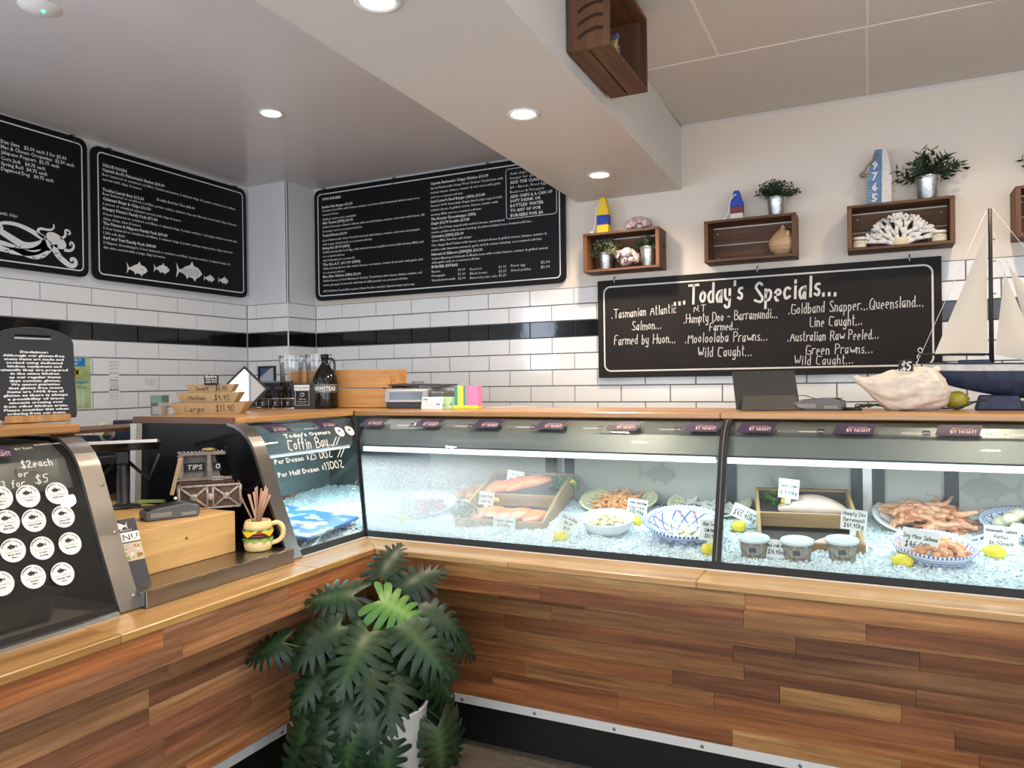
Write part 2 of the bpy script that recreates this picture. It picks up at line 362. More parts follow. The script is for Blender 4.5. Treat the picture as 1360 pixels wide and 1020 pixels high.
ROPE=M('rope',(.60,.52,.40),.9); ROPEW=M('rope_white',(.75,.73,.68),.9); TWINE=M('twine',(.26,.19,.11),.9)
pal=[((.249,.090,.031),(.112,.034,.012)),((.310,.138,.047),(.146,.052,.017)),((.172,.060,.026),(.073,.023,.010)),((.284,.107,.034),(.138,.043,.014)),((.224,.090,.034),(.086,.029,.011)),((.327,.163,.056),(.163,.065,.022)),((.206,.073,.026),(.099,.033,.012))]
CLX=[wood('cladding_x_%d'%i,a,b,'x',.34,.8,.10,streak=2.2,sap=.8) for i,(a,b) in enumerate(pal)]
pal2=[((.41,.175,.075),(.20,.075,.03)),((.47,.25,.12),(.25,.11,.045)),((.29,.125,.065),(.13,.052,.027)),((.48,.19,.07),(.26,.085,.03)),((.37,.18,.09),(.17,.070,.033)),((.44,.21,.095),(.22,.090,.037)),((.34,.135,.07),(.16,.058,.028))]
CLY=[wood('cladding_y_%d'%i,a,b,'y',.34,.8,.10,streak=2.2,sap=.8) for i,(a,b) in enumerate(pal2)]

def struct(name, mb, m, **k):
    o=mb.obj(name,m,**k); o['kind']='structure'; return o
XL=-3.16346; YP=-.29375; XP=-2.774; ZS=1.8354; H=.1025; TW=.30168; XR=3.6; YF=-7.3
ZC=2.905; ZC2=2.94; ZB=2.569
# floor and walls
struct('floor', MB().bb((XL-.1,YF-3,-.08),(XR+.1,.1,0)), FLOOR)
wb=struct('wall_back', MB().bb((XL-.1,.012,0),(XR+.1,.12,3.05)), WALLWARM)
wl=struct('wall_left', MB().bb((XL-.13,YF,0),(XL-.012,.012,3.05)), WALLWARM)
wr=MB(); wr.bb((XR,YF,0),(XR+.1,-6.3,3.05)); wr.bb((XR,-3.0,0),(XR+.1,.1,3.05)); wr.bb((XR,-6.3,2.75),(XR+.1,-3.0,3.05)); wr.bb((XR,-6.3,0),(XR+.1,-3.0,.5))
struct('wall_right', wr, WALLWARM)
wf=MB(); wf.bb((XL-.1,YF-.1,0),(-2.5,YF,3.05)); wf.bb((3.3,YF-.1,0),(XR+.1,YF,3.05)); wf.bb((-2.5,YF-.1,2.7),(3.3,YF,3.05)); wf.bb((-2.5,YF-.1,0),(3.3,YF,.32))
struct('wall_front', wf, WALLWARM)
win=struct('window_1', (lambda m:[m.bb((x-.03,YF-.08,.32),(x+.03,YF-.02,2.7)) for x in (-2.47,-.6,.35,1.3,3.27)] and m)(MB()), BLACK)
win2=struct('window_2', (lambda m:[m.bb((XR+.02,y-.03,.5),(XR+.08,y+.03,2.75)) for y in (-6.27,-4.65,-3.03)] and m)(MB()), BLACK)
for wn,a,b in ((win,(-2.44,YF-.055,.34),(3.24,YF-.048,2.68)),(win2,(XR+.046,-6.24,.52),(XR+.053,-3.06,2.73))):
    MB().bb(a,b).obj('pane',glass('window_glass'),wn)
# ceilings
struct('ceiling', MB().bb((XL-.1,YF,ZC),(-.6,.1,ZC+.12)), CEILG)
c2=struct('ceiling', MB().bb((-.2,YF,ZC2+.008),(XR+.1,.1,ZC2+.12)), CEIL)
bx=[(-.686,.02),(-.036,.02),(.084,-7.3),(-.562,-7.3)]
bk=struct('bulkhead', MB().prism(bx,2,ZB,3.03), M('bulkhead_paint',(.66,.635,.60),.42))
# ceiling sheets of the shop side with narrow recessed joints
ys=[0,-.87,-2.07,-3.27,-4.47,-5.67,-7.3]
for j in range(6):
    xs=[-.03,.955,2.2,3.6] if j==0 else [-.03,.34,.96,1.58,2.2,2.82,3.6]
    for i in range(len(xs)-1):
        MB().bb((xs[i]+.0015,ys[j+1]+.0015,ZC2),(xs[i+1]-.0015,ys[j]-.0015,ZC2+.009)).obj('ceiling_panel',CEIL,c2)
        if i: MB().bb((xs[i]-.006,ys[j+1]+.006,ZC2-.0015),(xs[i]+.006,ys[j]-.006,ZC2)).obj('joint_strip',M('joint_cream',(.86,.84,.80),.6),c2)
    if j: MB().bb((-.03,ys[j]-.006,ZC2-.0018),(3.6,ys[j]+.006,ZC2)).obj('joint_strip',MATS['joint_cream'],c2)
c2['kind']='structure'
struct('trim_1', MB().prism([(0,ZC2),(0,ZC2-.014),(-.014,ZC2)],0,-.03,XR), CEIL)
struct('trim_2', MB().prism([(0,ZC),(0,ZC-.012),(-.012,ZC)],0,XP,-.68), M('trim_white',(.75,.75,.75),.5))
struct('trim_3', MB().prism([(XL,ZC),(XL,ZC-.012),(XL+.012,ZC)],1,YP,YF), MATS['trim_white'])
# corner pillar
pl=struct('pillar', MB().bb((XL-.01,YP+.012,0),(XP-.012,.012,ZC)), WALLWARM)
# plaster above the tiles, flush with tile face
MB().bb((XP,-.001,ZS+2*H),(XR,.013,3.04)).obj('plaster',WALLWARM,wb)
MB().bb((XL-.013,YF,ZS+2*H),(XL+.001,YP,ZC)).obj('plaster',WALLCOOL,wl)
MB().bb((XL,YP-.001,ZS+2*H),(XP+.001,YP+.013,ZC)).obj('plaster',WALLCOOL,pl)
MB().bb((XP-.013,YP-.001,ZS+2*H),(XP+.001,.0,ZC)).obj('plaster',WALLCOOL,pl)
# tiles
_tm={}
def tile_mesh(w,m):
    k=(round(w,4),m.name)
    if k not in _tm:
        b=MB(); x,z,g=w-.0022,H-.0022,.0018
        b.add([(.0022,0,.0022),(x,0,.0022),(x,0,z),(.0022,0,z),(.0022+g,-.009,.0022+g),(x-g,-.009,.0022+g),(x-g,-.009,z-g),(.0022+g,-.009,z-g)],
              [(4,5,6,7),(0,1,5,4),(1,2,6,5),(2,3,7,6),(3,0,4,7)])
        _tm[k]=b.mesh('tile',m,fix=False)
    return _tm[k]
def tiles(wall, u0, u1, off, place, rows):
    for r in rows:
        zt=ZS+r*H; hf=.5 if r%2==0 else 0
        k=math.floor((u0-off)/TW-hf)-1
        while True:
            a=off+(k+hf)*TW; b=a+TW; k+=1
            if a>=u1: break
            a2,b2=max(a,u0),min(b,u1)
            if b2-a2<.012: continue
            o=ob('tile',tile_mesh(b2-a2, TILEB if r==0 else TILEW),wall); place(o,a2,zt-H)
def pback(y): 
    def f(o,u,z): o.location=(u,y,z)
    return f
def pleft(x):
    def f(o,u,z): o.location=(x,u,z); o.rotation_euler=(0,0,PI/2)
    return f
R1=[2,1,0,-1,-2,-3,-4,-5]
tiles(wb, XP, 2.35, -1.47456, pback(.009), R1)
MB().bb((XP,.010,ZS-6*H),(2.35,.013,ZS+2*H)).obj('grout',GROUT,wb)
MB().bb((2.35,0,ZS-6*H),(XR,.013,ZS+2*H)).obj('tile_field',TILEW,wb)
RL=R1+[-6,-7,-8]
tiles(wl, -3.75, YP, -1.95803, pleft(XL-.009), RL)
MB().bb((XL-.013,YF,ZS-9*H),(XL-.0095,YP,ZS+2*H)).obj('grout',GROUT,wl)
MB().bb((XL-.013,YF,ZS-9*H),(XL,-3.75,ZS+2*H)).obj('tile_field',TILEW,wl)
tiles(pl, XL, XP, -2.925, pback(YP+.009), RL)
tiles(pl, YP, 0, -.176, pleft(XP-.009), RL)
g=MB(); g.bb((XL,YP+.010,ZS-9*H),(XP-.010,YP+.013,ZS+2*H)); g.bb((XP-.013,YP+.010,ZS-9*H),(XP-.010,.0,ZS+2*H)); g.obj('grout',GROUT,pl)
g=MB(); g.bb((XP-.004,YP-.004,.9),(XP+.003,YP+.003,ZC)); g.obj('corner_bead',MATS['trim_white'],pl)
MB().bb((XL-.01,YF,0),(XL,YP,ZS-9*H)).obj('lower_wall',WALLWARM,wl)

# recessed downlights and the ceiling sensor
LAMP=M('downlight_glow',(1,1,1),.5,emit=(1,.90,.76),es=26); RIM=M('downlight_rim',(.8,.8,.78),.4)
spots=[((-.323,-2.595),ZB,'round downlight nearest the viewer in the bulkhead soffit',1),((-.335,-1.561),ZB,'middle round downlight in the bulkhead soffit',1),
 ((-.357,-.535),ZB,'round downlight in the bulkhead soffit nearest the tiled wall',1),((-1.911,-1.349),ZC,'round downlight in the glossy kitchen ceiling',1),
 ((1.55,-2.9),ZC2,'',0),((2.8,-1.7),ZC2,'',0),((1.45,-.95),ZC2,'',0),((-2.2,-3.6),ZC,'',0)]
spots=[s for s in spots]
for (x,y),z,lab,vis in spots:
    t=thing('downlight', lab or 'round downlight in the shop ceiling outside the view','ceiling light',(x,y,z),0,'recessed round downlights')
    MB().lathe([(.050,-.001),(.066,-.001),(.068,-.006),(.060,-.008),(.050,-.004)],28,cap=False).obj('trim_ring',RIM,t)
    MB().lathe([(.0005,-.0025),(.0505,-.0025)],28,cap=False).obj('diffuser',LAMP,t)
    l=bpy.data.lights.new('downlight_beam','SPOT'); l.energy=(60 if z<2.7 else 58 if x>0 else 30); l.color=(1,.80,.60) if x>-.9 else (1,.92,.82)
    l.spot_size=math.radians(150); l.spot_blend=.9; l.shadow_soft_size=.045
    lo=bpy.data.objects.new('downlight_beam',l); COL.objects.link(lo); lo.location=(x,y,z-.02)
t=thing('ceiling_sensor','round white emergency fitting with a green pilot light in the kitchen ceiling','sensor',(-1.882,-2.595,ZC))
MB().lathe([(.001,-.018),(.035,-.017),(.062,-.008),(.075,0)],28,cap=False).obj('cover',RIM,t)
MB().lathe([(.001,-.024),(.006,-.023),(.008,-.017)],12,c=(.02,0,0),cap=False).obj('pilot_light',M('green_led',(.1,.9,.3),.4,emit=(.1,1,.35),es=2),t)
# ------------------------------------------------------------ counter base, ledge, cladding
XA=-.96; YA=-1.84          # lower faces
XLg=-.827; YLg=-1.958      # ledge front edges
XE=2.6; YE=-4.15           # where the runs end (outside the frame)
cbk=thing('counter_base','long counter base clad in dark walnut planks under the seafood case','counter',(0,0,0))
clf=thing('counter_base','counter base with paler orange planks running towards the viewer on the left','counter',(0,0,0))
MB().bb((XA-.02,YA+.018,.20),(XE,-1.02,.77)).obj('carcass',BLACKM,cbk)
MB().bb((-1.85,YE,.20),(XA-.018,YA-.0,.77)).obj('carcass',BLACKM,clf)
MB().bb((XA-.1,YA+.10,0),(XE,-1.05,.2)).obj('toe_kick',M('toe_kick',(.004,.004,.004),.5),cbk)
MB().bb((-1.85,YE,0),(XA-.10,YA+.1,.2)).obj('toe_kick',MATS['toe_kick'],clf)
b=MB(); b.bb((XA,YA-.004,.197),(XE,YA+.02,.229)); 
st=b.obj('metal_strip',ALU,cbk)
b=MB(); b.bb((XA-.02,YE,.197),(XA+.004,YA,.229)); stl=b.obj('metal_strip',ALU,clf)
for x in (-.5,-.19,.12,.43,.74,1.05): MB().lathe([(.006,0),(.006,.002),(.003,.0035)],10,c=(x,YA-.004,.212),rot=(PI/2,0,0)).obj('screw',STEELD,st)
for y in (-2.05,-2.35,-2.66,-2.97): MB().lathe([(.006,0),(.006,.002),(.003,.0035)],10,c=(XA+.004,y,.212),rot=(0,PI/2,0)).obj('screw',STEELD,stl)
rnd=random.Random(5)
def cladding(parent, run, c0, c1, z0, z1, face, rows, mats, seams=()):
    hs=(z1-z0)/rows; last=None
    for r in range(rows):
        a=c0-rnd.uniform(0,.5)
        while a<c1:
            L=rnd.choice([.35,.5,.7,.85,1.1]); b2=a+L
            p0,p1=max(a,c0),min(b2,c1); a=b2
            if p1-p0<.03: 
                if p1<=c0: continue
                if p1-p0<.004: continue
            i=rnd.randrange(len(mats)); 
            while i==last: i=rnd.randrange(len(mats))
            last=i; pr=rnd.uniform(0,.0006); e=.0005
            m=MB(); za,zb=z0+r*hs+e*.6,z0+(r+1)*hs-e*.6
            if run=='x': m.bb((p0+e,face-pr,za),(p1-e,face+.018,zb))
            else: m.bb((face-.018,p0+e,za),(face+pr,p1-e,zb))
            m.obj('plank',mats[i],parent,bev=.0004)
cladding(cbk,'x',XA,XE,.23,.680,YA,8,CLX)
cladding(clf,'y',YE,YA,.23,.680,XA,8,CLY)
# projecting upper band
MB().bb((XLg+.01-.02,YLg+.022,.672),(XE,YA+.03,.775)).obj('band_core',BLACKM,cbk)
MB().bb((XA-.03,YE,.672),(XLg-.022,YLg+.03,.775)).obj('band_core',BLACKM,clf)
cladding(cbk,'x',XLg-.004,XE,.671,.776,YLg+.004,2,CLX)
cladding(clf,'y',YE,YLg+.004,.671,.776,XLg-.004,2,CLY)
# timber ledge boards (mitred in the inner corner)
led=thing('timber_ledge','honey coloured timber ledge running in front of the glass cases','worktop',(0,0,.776))
def ledge_board(poly,mat):
    m=MB(); m.prism(poly,2,0,.024); o=m.obj('board',mat,led,bev=.003); return o
g=.0008
xs=[(-1.36,.47-.06),(.41,1.75),(1.75,XE)]
ledge_board([(XLg+g,YLg),(-.80+.03,YLg),(-.80+.03,-1.36),(-1.2,-1.36),(-.999,-1.786)],LEDGEX)
ledge_board([(-.77+g,YLg),(-.24,YLg),(-.24,-1.36),(-.77+g,-1.36)],LEDGEX)
ledge_board([(-.24+g,YLg),(.44,YLg),(.44,-1.36),(-.24+g,-1.36)],LEDGEX)
ledge_board([(.44+g,YLg),(1.75,YLg),(1.75,-1.36),(.44+g,-1.36)],LEDGEX)
ledge_board([(1.75+g,YLg),(XE,YLg),(XE,-1.36),(1.75+g,-1.36)],LEDGEX)
ledge_board([(XLg,YLg-g),(XLg,-2.30),(-1.5,-2.30),(-1.5,-1.36),(-1.2-g,-1.36-g),(-.999-g,-1.786-g)],LEDGEY)
ledge_board([(XLg,-2.30-g),(XLg,-3.07),(-1.5,-3.07),(-1.5,-2.30-g)],LEDGEY)
ledge_board([(XLg,-3.07-g),(XLg,YE),(-1.5,YE),(-1.5,-3.07-g)],LEDGEY)

# ------------------------------------------------------------ curved glass cases
PROF=[(0,.800),(.030,.868),(.062,.94),(.092,1.01),(.118,1.08),(.138,1.13),(.158,1.18),(.176,1.22),(.198,1.25),(.228,1.275),(.262,1.292),(.300,1.300)]
XG=-.997; YG=-1.788
def pz(z):
    for (a,z0),(b,z1) in zip(PROF[:-1],PROF[1:]):
        if z<=z1: return a+(b-a)*(z-z0)/(z1-z0)
    return PROF[-1][0]
def plen():
    s=[0]
    for (a,z0),(b,z1) in zip(PROF[:-1],PROF[1:]): s.append(s[-1]+math.hypot(b-a,z1-z0))
    return s
PL=plen()
def pat(v):  # arc length -> inset, z, outward normal (in, z)
    v=max(0,min(v,PL[-1]-1e-6))
    for i in range(len(PL)-1):
        if v<=PL[i+1]:
            t=(v-PL[i])/(PL[i+1]-PL[i]); a,b=PROF[i],PROF[i+1]; L=PL[i+1]-PL[i]
            return a[0]+(b[0]-a[0])*t, a[1]+(b[1]-a[1])*t, (-(b[1]-a[1])/L, (b[0]-a[0])/L)
def warp(mb, run, off):
    """flat (u, v, h) lettering or sticker -> wrapped on the glass outside"""
    for v in mb.bm.verts:
        i,z,n=pat(v.co.y); i2=i+n[0]*(off+v.co.z); z2=z+n[1]*(off+v.co.z)
        v.co = Vector((v.co.x, YG+i2, z2)) if run=='x' else Vector((XG-i2, v.co.x, z2))
def sheet(run,u0,u1,th,v0=0.0,v1=None,mit0=0,mit1=0,inset=0,z0=None,nseg=22):
    """solid bent strip; mit = 1 cuts that end along the mitre of the inner corner"""
    m=MB(); v1=PL[-1] if v1 is None else v1; vs=[];fs=[]
    vals=sorted(set([v0,v1]+[p for p in PL if v0<p<v1]+[v0+(v1-v0)*k/nseg for k in range(nseg+1)]))
    for v in vals:
        i,z,n=pat(v)
        for h in (inset,inset-th):
            ii=i+n[0]*h; zz=z+n[1]*h
            for e,(u,mt) in enumerate(((u0,mit0),(u1,mit1))):
                if run=='x': U=(XG-ii)+mt if mt else u; vs.append((U,YG+ii,zz))
                else: U=(YG+ii)+mt if mt else u; vs.append((XG-ii,U,zz))
    n=len(vals)
    for k in range(n-1):
        a=k*4; b=a+4
        fs+=[(a,a+1,b+1,b),(a+2,b+2,b+3,a+3),(a,b,b+2,a+2),(a+1,a+3,b+3,b+1)]
    # vertex order per station: outer u0, outer u1, inner u0, inner u1
    outer=[vs[k*4+j] for k in range(n) for j in (0,1)]; inner=[vs[k*4+j] for k in range(n) for j in (2,3)]
    q=[(2*k,2*k+1,2*k+3,2*k+2) for k in range(n-1)]
    flip=(run=='y')
    def wind(fs_,f): return [tuple(reversed(x)) for x in fs_] if f else fs_
    m.add(outer,wind(q,flip),True); m.add(inner,wind(q,not flip),True)
    for j,fl in (((0,2),False),((1,3),True)):
        st=[vs[k*4+jj] for k in range(n) for jj in j]; m.add(st,wind(q,fl!=flip),False)
    m.add([vs[0],vs[1],vs[2],vs[3]],wind([(0,2,3,1)],flip),False); e=(n-1)*4; m.add([vs[e],vs[e+1],vs[e+2],vs[e+3]],wind([(0,1,3,2)],flip),False)
    return m
sea=thing('seafood_display_case','long chilled seafood display case with curved glass and crushed ice','display case',(0,0,0))
oys=thing('oyster_display_case','short corner display case with the daily oyster prices written on its glass','display case',(0,0,0))
hot=thing('food_display_case','curved glass food case at the left edge with round white sauce stickers','display case',(0,0,0))
GF=glass('case_glass_fogged',(.955,.975,.975),.035,fog=(-1.3,-.02,.84)); GC=glass('case_glass',(.955,.975,.975),.035); GH=glass('hot_case_glass',(.90,.91,.90),.075)
XM=.472
sheet('x',-1,XM-.014,.006,.018,None,mit0=.006).obj('curved_glass',GF,sea)
sheet('x',XM+.014,XE,.006,.018).obj('curved_glass',GC,sea)
sheet('y',-2.19,-1,.006,.018,None,mit1=-.006).obj('curved_glass',GC,oys)
sheet('y',YE,-2.945,.006,.018).obj('curved_glass',GH,hot)
sheet('x',XM-.015,XM+.015,.014,0,inset=.004).obj('mullion',BLACK,sea)
sheet('x',XM-.0025,XM+.0015,.004,.03,inset=.0055).obj('mullion_seam',M('rubber_grey',(.10,.10,.10),.5),sea)
sheet('x',-1,-1,.012,0,mit0=.0005,mit1=.012,inset=.003).obj('corner_mullion',BLACK,sea)
sheet('y',-1,-1,.012,0,mit0=-.012,mit1=-.0005,inset=.003).obj('corner_mullion',BLACK,oys)
# bottom frames and sealant
sheet('x',-1,XE,.016,0,.027,mit0=.0005,inset=.005,nseg=2).obj('bottom_frame',BLACK,sea)
sheet('y',-2.19,-1,.016,0,.027,mit1=-.0005,inset=.005,nseg=2).obj('bottom_frame',BLACK,oys)
sheet('y',YE,-2.945,.016,0,.027,inset=.005,nseg=2).obj('bottom_frame',BLACK,hot)
b=MB(); b.bb((XG+.012,YG-.010,.8),(XE,YG+.004,.8028)); b.obj('sealant',M('sealant',(.62,.58,.54),.5),sea)
b=MB(); b.bb((XG-.004,-2.19,.8),(XG+.010,YG-.012,.8028)); b.obj('sealant',MATS['sealant'],oys)
b=MB(); b.prism([(XG-.004,.8),(XG+.016,.8),(XG+.014,.809),(XG+.004,.812)],1,YE,-2.96); b.obj('steel_edge_trim',STEEL,hot)
# steel end bands
def endband(parent,y0,y1):
    sheet('y',y0,y1,.012,0,inset=.010,nseg=26).obj('steel_end_band',STEELW,parent)
endband(oys,-2.262,-2.195); endband(hot,-2.953,-2.885)
for zz in (.84,1.02,1.16): 
    i=pz(zz); MB().lathe([(.006,0),(.006,.003),(.003,.004)],10,c=(XG-i+.011,-2.90,zz),rot=(0,1.2,0)).obj('screw',STEEL,hot)
# side panels: profile filled back to the rear
def sidepoly(xb): return [(XG-i+.0,z) for i,z in PROF]+[(xb,1.300),(xb-.0,.80)]
b=MB(); b.prism(sidepoly(-1.82),1,-2.245,-2.235); b.obj('side_panel',M('side_panel_black',(.004,.004,.0045),.16),oys)
b=MB(); b.prism([(-1.795,1.3),(-1.815,.87),(-1.84,.87),(-1.83,1.3)],1,-2.275,-2.246); b.obj('rear_post',M('cream_post',(.5,.48,.43),.5),oys)
b=MB(); b.prism(sidepoly(-1.86),1,-2.900,-2.888); b.obj('side_panel',M('smoked_panel',(.035,.036,.035),.25),hot)
# canopies (steel hood over the light) and light strips
def hood(run,u0,u1,parent,mit=False,mat=STEELD):
    P=[(.182,1.158),(.186,1.175),(.222,1.243),(.30,1.293),(.62,1.298),(.62,1.16)]
    if run=='y' and parent is oys: P=[(.288,1.160),(.288,1.290),(.62,1.298),(.62,1.16)]
    if run=='x': P2=[(YG+a,z) for a,z in P]; m=MB().prism(P2,0,u0,u1)
    else: P2=[(XG-a,z) for a,z in P]; m=MB().prism(P2,1,u0,u1)
    return m.obj('canopy',mat,parent)
HOOD=M('canopy_grey',(.20,.22,.215),.34,.35,var=.1,vscale=5)
hood('x',-1.17,XE,sea,mat=HOOD); hood('y',-2.19,-1.50,oys,mat=HOOD); hood('y',YE,-2.96,hot,mat=HOOD)
LED=M('led_strip',(1,1,1),.5,emit=(.78,.95,1),es=.68)
LEDO=M('led_strip_dim',(1,1,1),.5,emit=(.72,.93,1),es=.40)
for a,b2 in ((-1.14,XM-.03),(XM+.0,1.56),(1.58,XE)):
    MB().bb((a,YG+.178,1.147),(b2,YG+.21,1.170)).obj('light_strip',LED,sea)
MB().bb((XG-.320,-2.12,1.150),(XG-.288,-1.52,1.166)).obj('light_strip',LEDO,oys)
MB().bb((-1.14,YG+.174,1.170),(XE,YG+.21,1.175)).obj('light_strip_lid',BLACK,sea)
# ribbed LED tube posts, rear sliding doors
RG=M('rear_glass',(.40,.385,.345),.2,var=.04,vscale=3); RF=M('rear_frame',(.05,.055,.06),.3,.6)
YR=-1.02
for a,b2,nm in ((-1.15,-.44,0),(-.40,.36,1),(.42,1.20,2),(1.26,2.1,3)):
    MB().bb((a,YR,.87),(b2,YR+.008,1.16)).obj('sliding_door',RG,sea)
for x in (-.46,-.36,.40,.90,.98,1.235,1.9): MB().bb((x-.022,YR-.012,.86),(x+.022,YR+.012,1.16)).obj('door_frame',RF,sea)
MB().bb((.915,YR-.009,.87),(.955,YR,1.16)).obj('door_stile',STEEL,sea)
MB().bb((-1.75,YR-.02,.845),(XE,YR+.02,.885)).obj('door_track',STEELD,sea)
MB().bb((-1.85,-2.13,.87),(-1.84,-1.0,1.3)).obj('rear_panel',M('rear_panel_grey',(.30,.36,.36),.3,.3),oys)
for y in (-1.92,-1.70): MB().bb((-1.84,y-.02,.87),(-1.825,y+.02,1.28)).obj('rear_post',RF,oys)
MB().bb((-1.85,YR+.02,.80),(XE,-.99,1.3)).obj('rear_shell',STEELD,sea)
# wells under the ice
MB().bb((-1.84,YG+.03,.780),(XE,YR,.800)).obj('ice_well',STEELD,sea)
MB().bb((-1.84,-2.13,.780),(XG-.03,YG+.02,.800)).obj('ice_well',STEELD,oys)
# etched fish on the sliding doors
def etched(u,z,L,flip):
    m=MB(); fish(m,0,0,L,flip); o=m.obj('etched_fish',M('etch',(.31,.30,.27),.5),sea); o.matrix_local=frame((u,YR-.003,z),(1,0,0),(0,0,1)); return o
etched(-.03,1.02,.19,True); etched(1.26,1.015,.22,False); etched(.55,1.0,.2,True)
# crushed ice
def ice_mat():
    m,t,n,l,b=nt('crushed_ice'); b.inputs['Base Color'].default_value=(.80,.89,.92,1); b.inputs['Roughness'].default_value=.22
    b.inputs['Subsurface Weight'].default_value=0; b.inputs['Specular IOR Level'].default_value=.7
    tc=n.new('ShaderNodeTexCoord'); v=n.new('ShaderNodeTexVoronoi'); v.inputs['Scale'].default_value=95
    bp=n.new('ShaderNodeBump'); bp.inputs['Strength'].default_value=.65; bp.inputs['Distance'].default_value=.01
    l.new(tc.outputs['Object'],v.inputs['Vector']); l.new(v.outputs['Distance'],bp.inputs['Height']); l.new(bp.outputs[0],b.inputs['Normal']); return m
ICE=ice_mat()
def icez(x,y): return .815+.09*(max(y,-1.9)+1.77)
def ice_obj(x0,x1,y0,y1,lab,res=.010):
    m=MB(); nx=int((x1-x0)/res); ny=int((y1-y0)/res)
    def fn(u,v):
        x=x0+u*(x1-x0); y=y0+v*(y1-y0)
        z=icez(x,y)+.012*noise.noise(Vector((x*9,y*9,0)))+.010*noise.noise(Vector((x*37,y*37,3)))+.006*noise.noise(Vector((x*95,y*95,5)))
        inn = min(1, max(0,(y-YG-pz(z)*1.0-.004)/.02)) if x>XG+.02 else 1
        return (x,y,z)
    m.grid(fn,nx,ny,smooth=False)
    rr=random.Random(3)
    for _ in range(int((x1-x0)*(y1-y0)*5200)):
        x=rr.uniform(x0,x1); y=y0+(y1-y0)*rr.random()**1.5; s=rr.uniform(.003,.009)
        R=Euler((rr.uniform(0,3),rr.uniform(0,3),rr.uniform(0,3))).to_matrix(); z=icez(x,y)+.012*noise.noise(Vector((x*9,y*9,0)))+.010*noise.noise(Vector((x*37,y*37,3)))+.003
        v=[R@Vector(p)*s+Vector((x,y,z)) for p in ((1,0,0),(-.6,.8,0),(-.6,-.8,0),(0,.1,1),(0,-.1,-.9))]
        m.add(v,[(0,1,3),(1,2,3),(2,0,3),(1,0,4),(2,1,4),(0,2,4)])
    o=m.obj('crushed_ice',ICE,fix=False); tag(o,lab,'ice',kind='stuff')
ice_obj(XG+.005,2.3,YG+.028,YR-.01,'bed of crushed ice filling the long seafood case')
ice_obj(-1.83,XG-.032,-2.13,YG+.02,'crushed ice in the corner oyster case')
ice_obj(-1.83,XG+.002,YG+.03,YR-.01,'crushed ice banked in the corner behind the black glass joint')
# ------------------------------------------------------------ timber shelves on top
def shelf(name,lab,poly,z0,z1,mat,bev=.004):
    t=thing(name,lab,'shelf',(0,0,0)); MB().prism(poly,2,z0,z1).obj('board',mat,t,bev=bev); return t
s1=thing('timber_shelf','long timber shelf on top of the back seafood case','shelf',(0,0,0))
MB().prism([(-1.275,-1.495),(.44,-1.495),(.44,-.985),(-1.86,-.985),(-1.86,-.92)][:3]+[(-1.80,-.985)],2,1.302,1.326).obj('board',SHELFX,s1,bev=.004)
MB().prism([(.4412,-1.495),(XE,-1.495),(XE,-.985),(.4412,-.985)],2,1.302,1.326).obj('board',SHELFX,s1,bev=.004)
s2=thing('timber_shelf','short timber shelf with a dark end on the corner case, behind the straws','shelf',(0,0,0))
MB().prism([(-1.279,-1.499),(-1.285,-2.225),(-1.85,-2.225),(-1.97,-1.95),(-2.22,-1.72),(-2.22,-.985),(-1.803,-.985)],2,1.302,1.326).obj('board',SHELFY,s2,bev=.004)
MB().bb((-1.85,-2.25,1.300),(-1.285,-2.226,1.328)).obj('end_strip',DARKW,s2,bev=.003)
s3=thing('timber_shelf','timber shelf over the left food case carrying the disclaimer board','shelf',(0,0,0))
MB().prism([(-1.272,-2.872),(-1.272,YE),(-1.86,YE),(-1.86,-2.872)],2,1.314,1.340).obj('board',SHELFY,s3,bev=.004)
MB().bb((-1.80,-1.0,1.2),(-1.79,-.99,1.3)).obj('bracket',STEELD,s1)

# ------------------------------------------------------------ hot case interior
HG=M('hot_case_inside',(.26,.255,.23),.45,.2)
MB().bb((-1.85,YE,.80),(-1.84,-2.96,1.31)).obj('rear_panel',HG,hot)
MB().bb((-1.84,YE,.80),(XG-.04,-2.91,.806)).obj('floor_plate',HG,hot)
MB().bb((-1.55,YE,1.05),(-1.54,-3.0,1.12)).obj('inner_rail',STEEL,hot)
def steam_pan(x,y,lab,w=.50,l=.32):
    t=thing('food_pan',lab,'pan',(x,y,.808))
    m=MB(); A=rrect(w,l,.05); 
    rings=[([(a,b) for a,b in rrect(w,l,.05)],.078),([(a,b) for a,b in rrect(w-.03,l-.03,.045)],.076),([(a,b) for a,b in rrect(w-.05,l-.05,.04)],.01),([(a,b) for a,b in rrect(w-.09,l-.09,.03)],.004)]
    vs=[];fs=[];n=len(A)
    for R_,z in rings: vs+=[(a,b,z) for a,b in R_]
    for k in range(3): fs+=[(k*n+i,k*n+(i+1)%n,(k+1)*n+(i+1)%n,(k+1)*n+i) for i in range(n)]
    fs.append(tuple(range(3*n,4*n))); m.add(vs,fs,True); m.obj('pan',STEELD,t)
steam_pan(-1.32,-3.20,'shallow steel pan nearest the steel end band in the left case')
steam_pan(-1.32,-3.54,'second shallow steel pan, at the bottom left corner of the photo')
# stickers on glass
def glass_art(parent,run,name,mat,fn,off=.0008):
    m=MB(); fn(m); warp(m,run,off); return m.obj(name,mat,parent,fix=False)
def disc(m,u,v,r,n=28): m.add([(u+r*math.cos(2*PI*i/n),v+r*math.sin(2*PI*i/n),0) for i in range(n)],[tuple(range(n))])
def arc_text(m,txt,u,v,r,h,a0,a1,bold=.02):
    n=len(txt)
    for i,c in enumerate(txt):
        if c==' ': continue
        a=math.radians(a0+(a1-a0)*(i+.5)/n); prnt(m,c,u+r*math.cos(a),v+r*math.sin(a),h,align='c',bold=bold,rot=a-PI/2)
STK=M('sticker_white',(.82,.81,.79),.5)
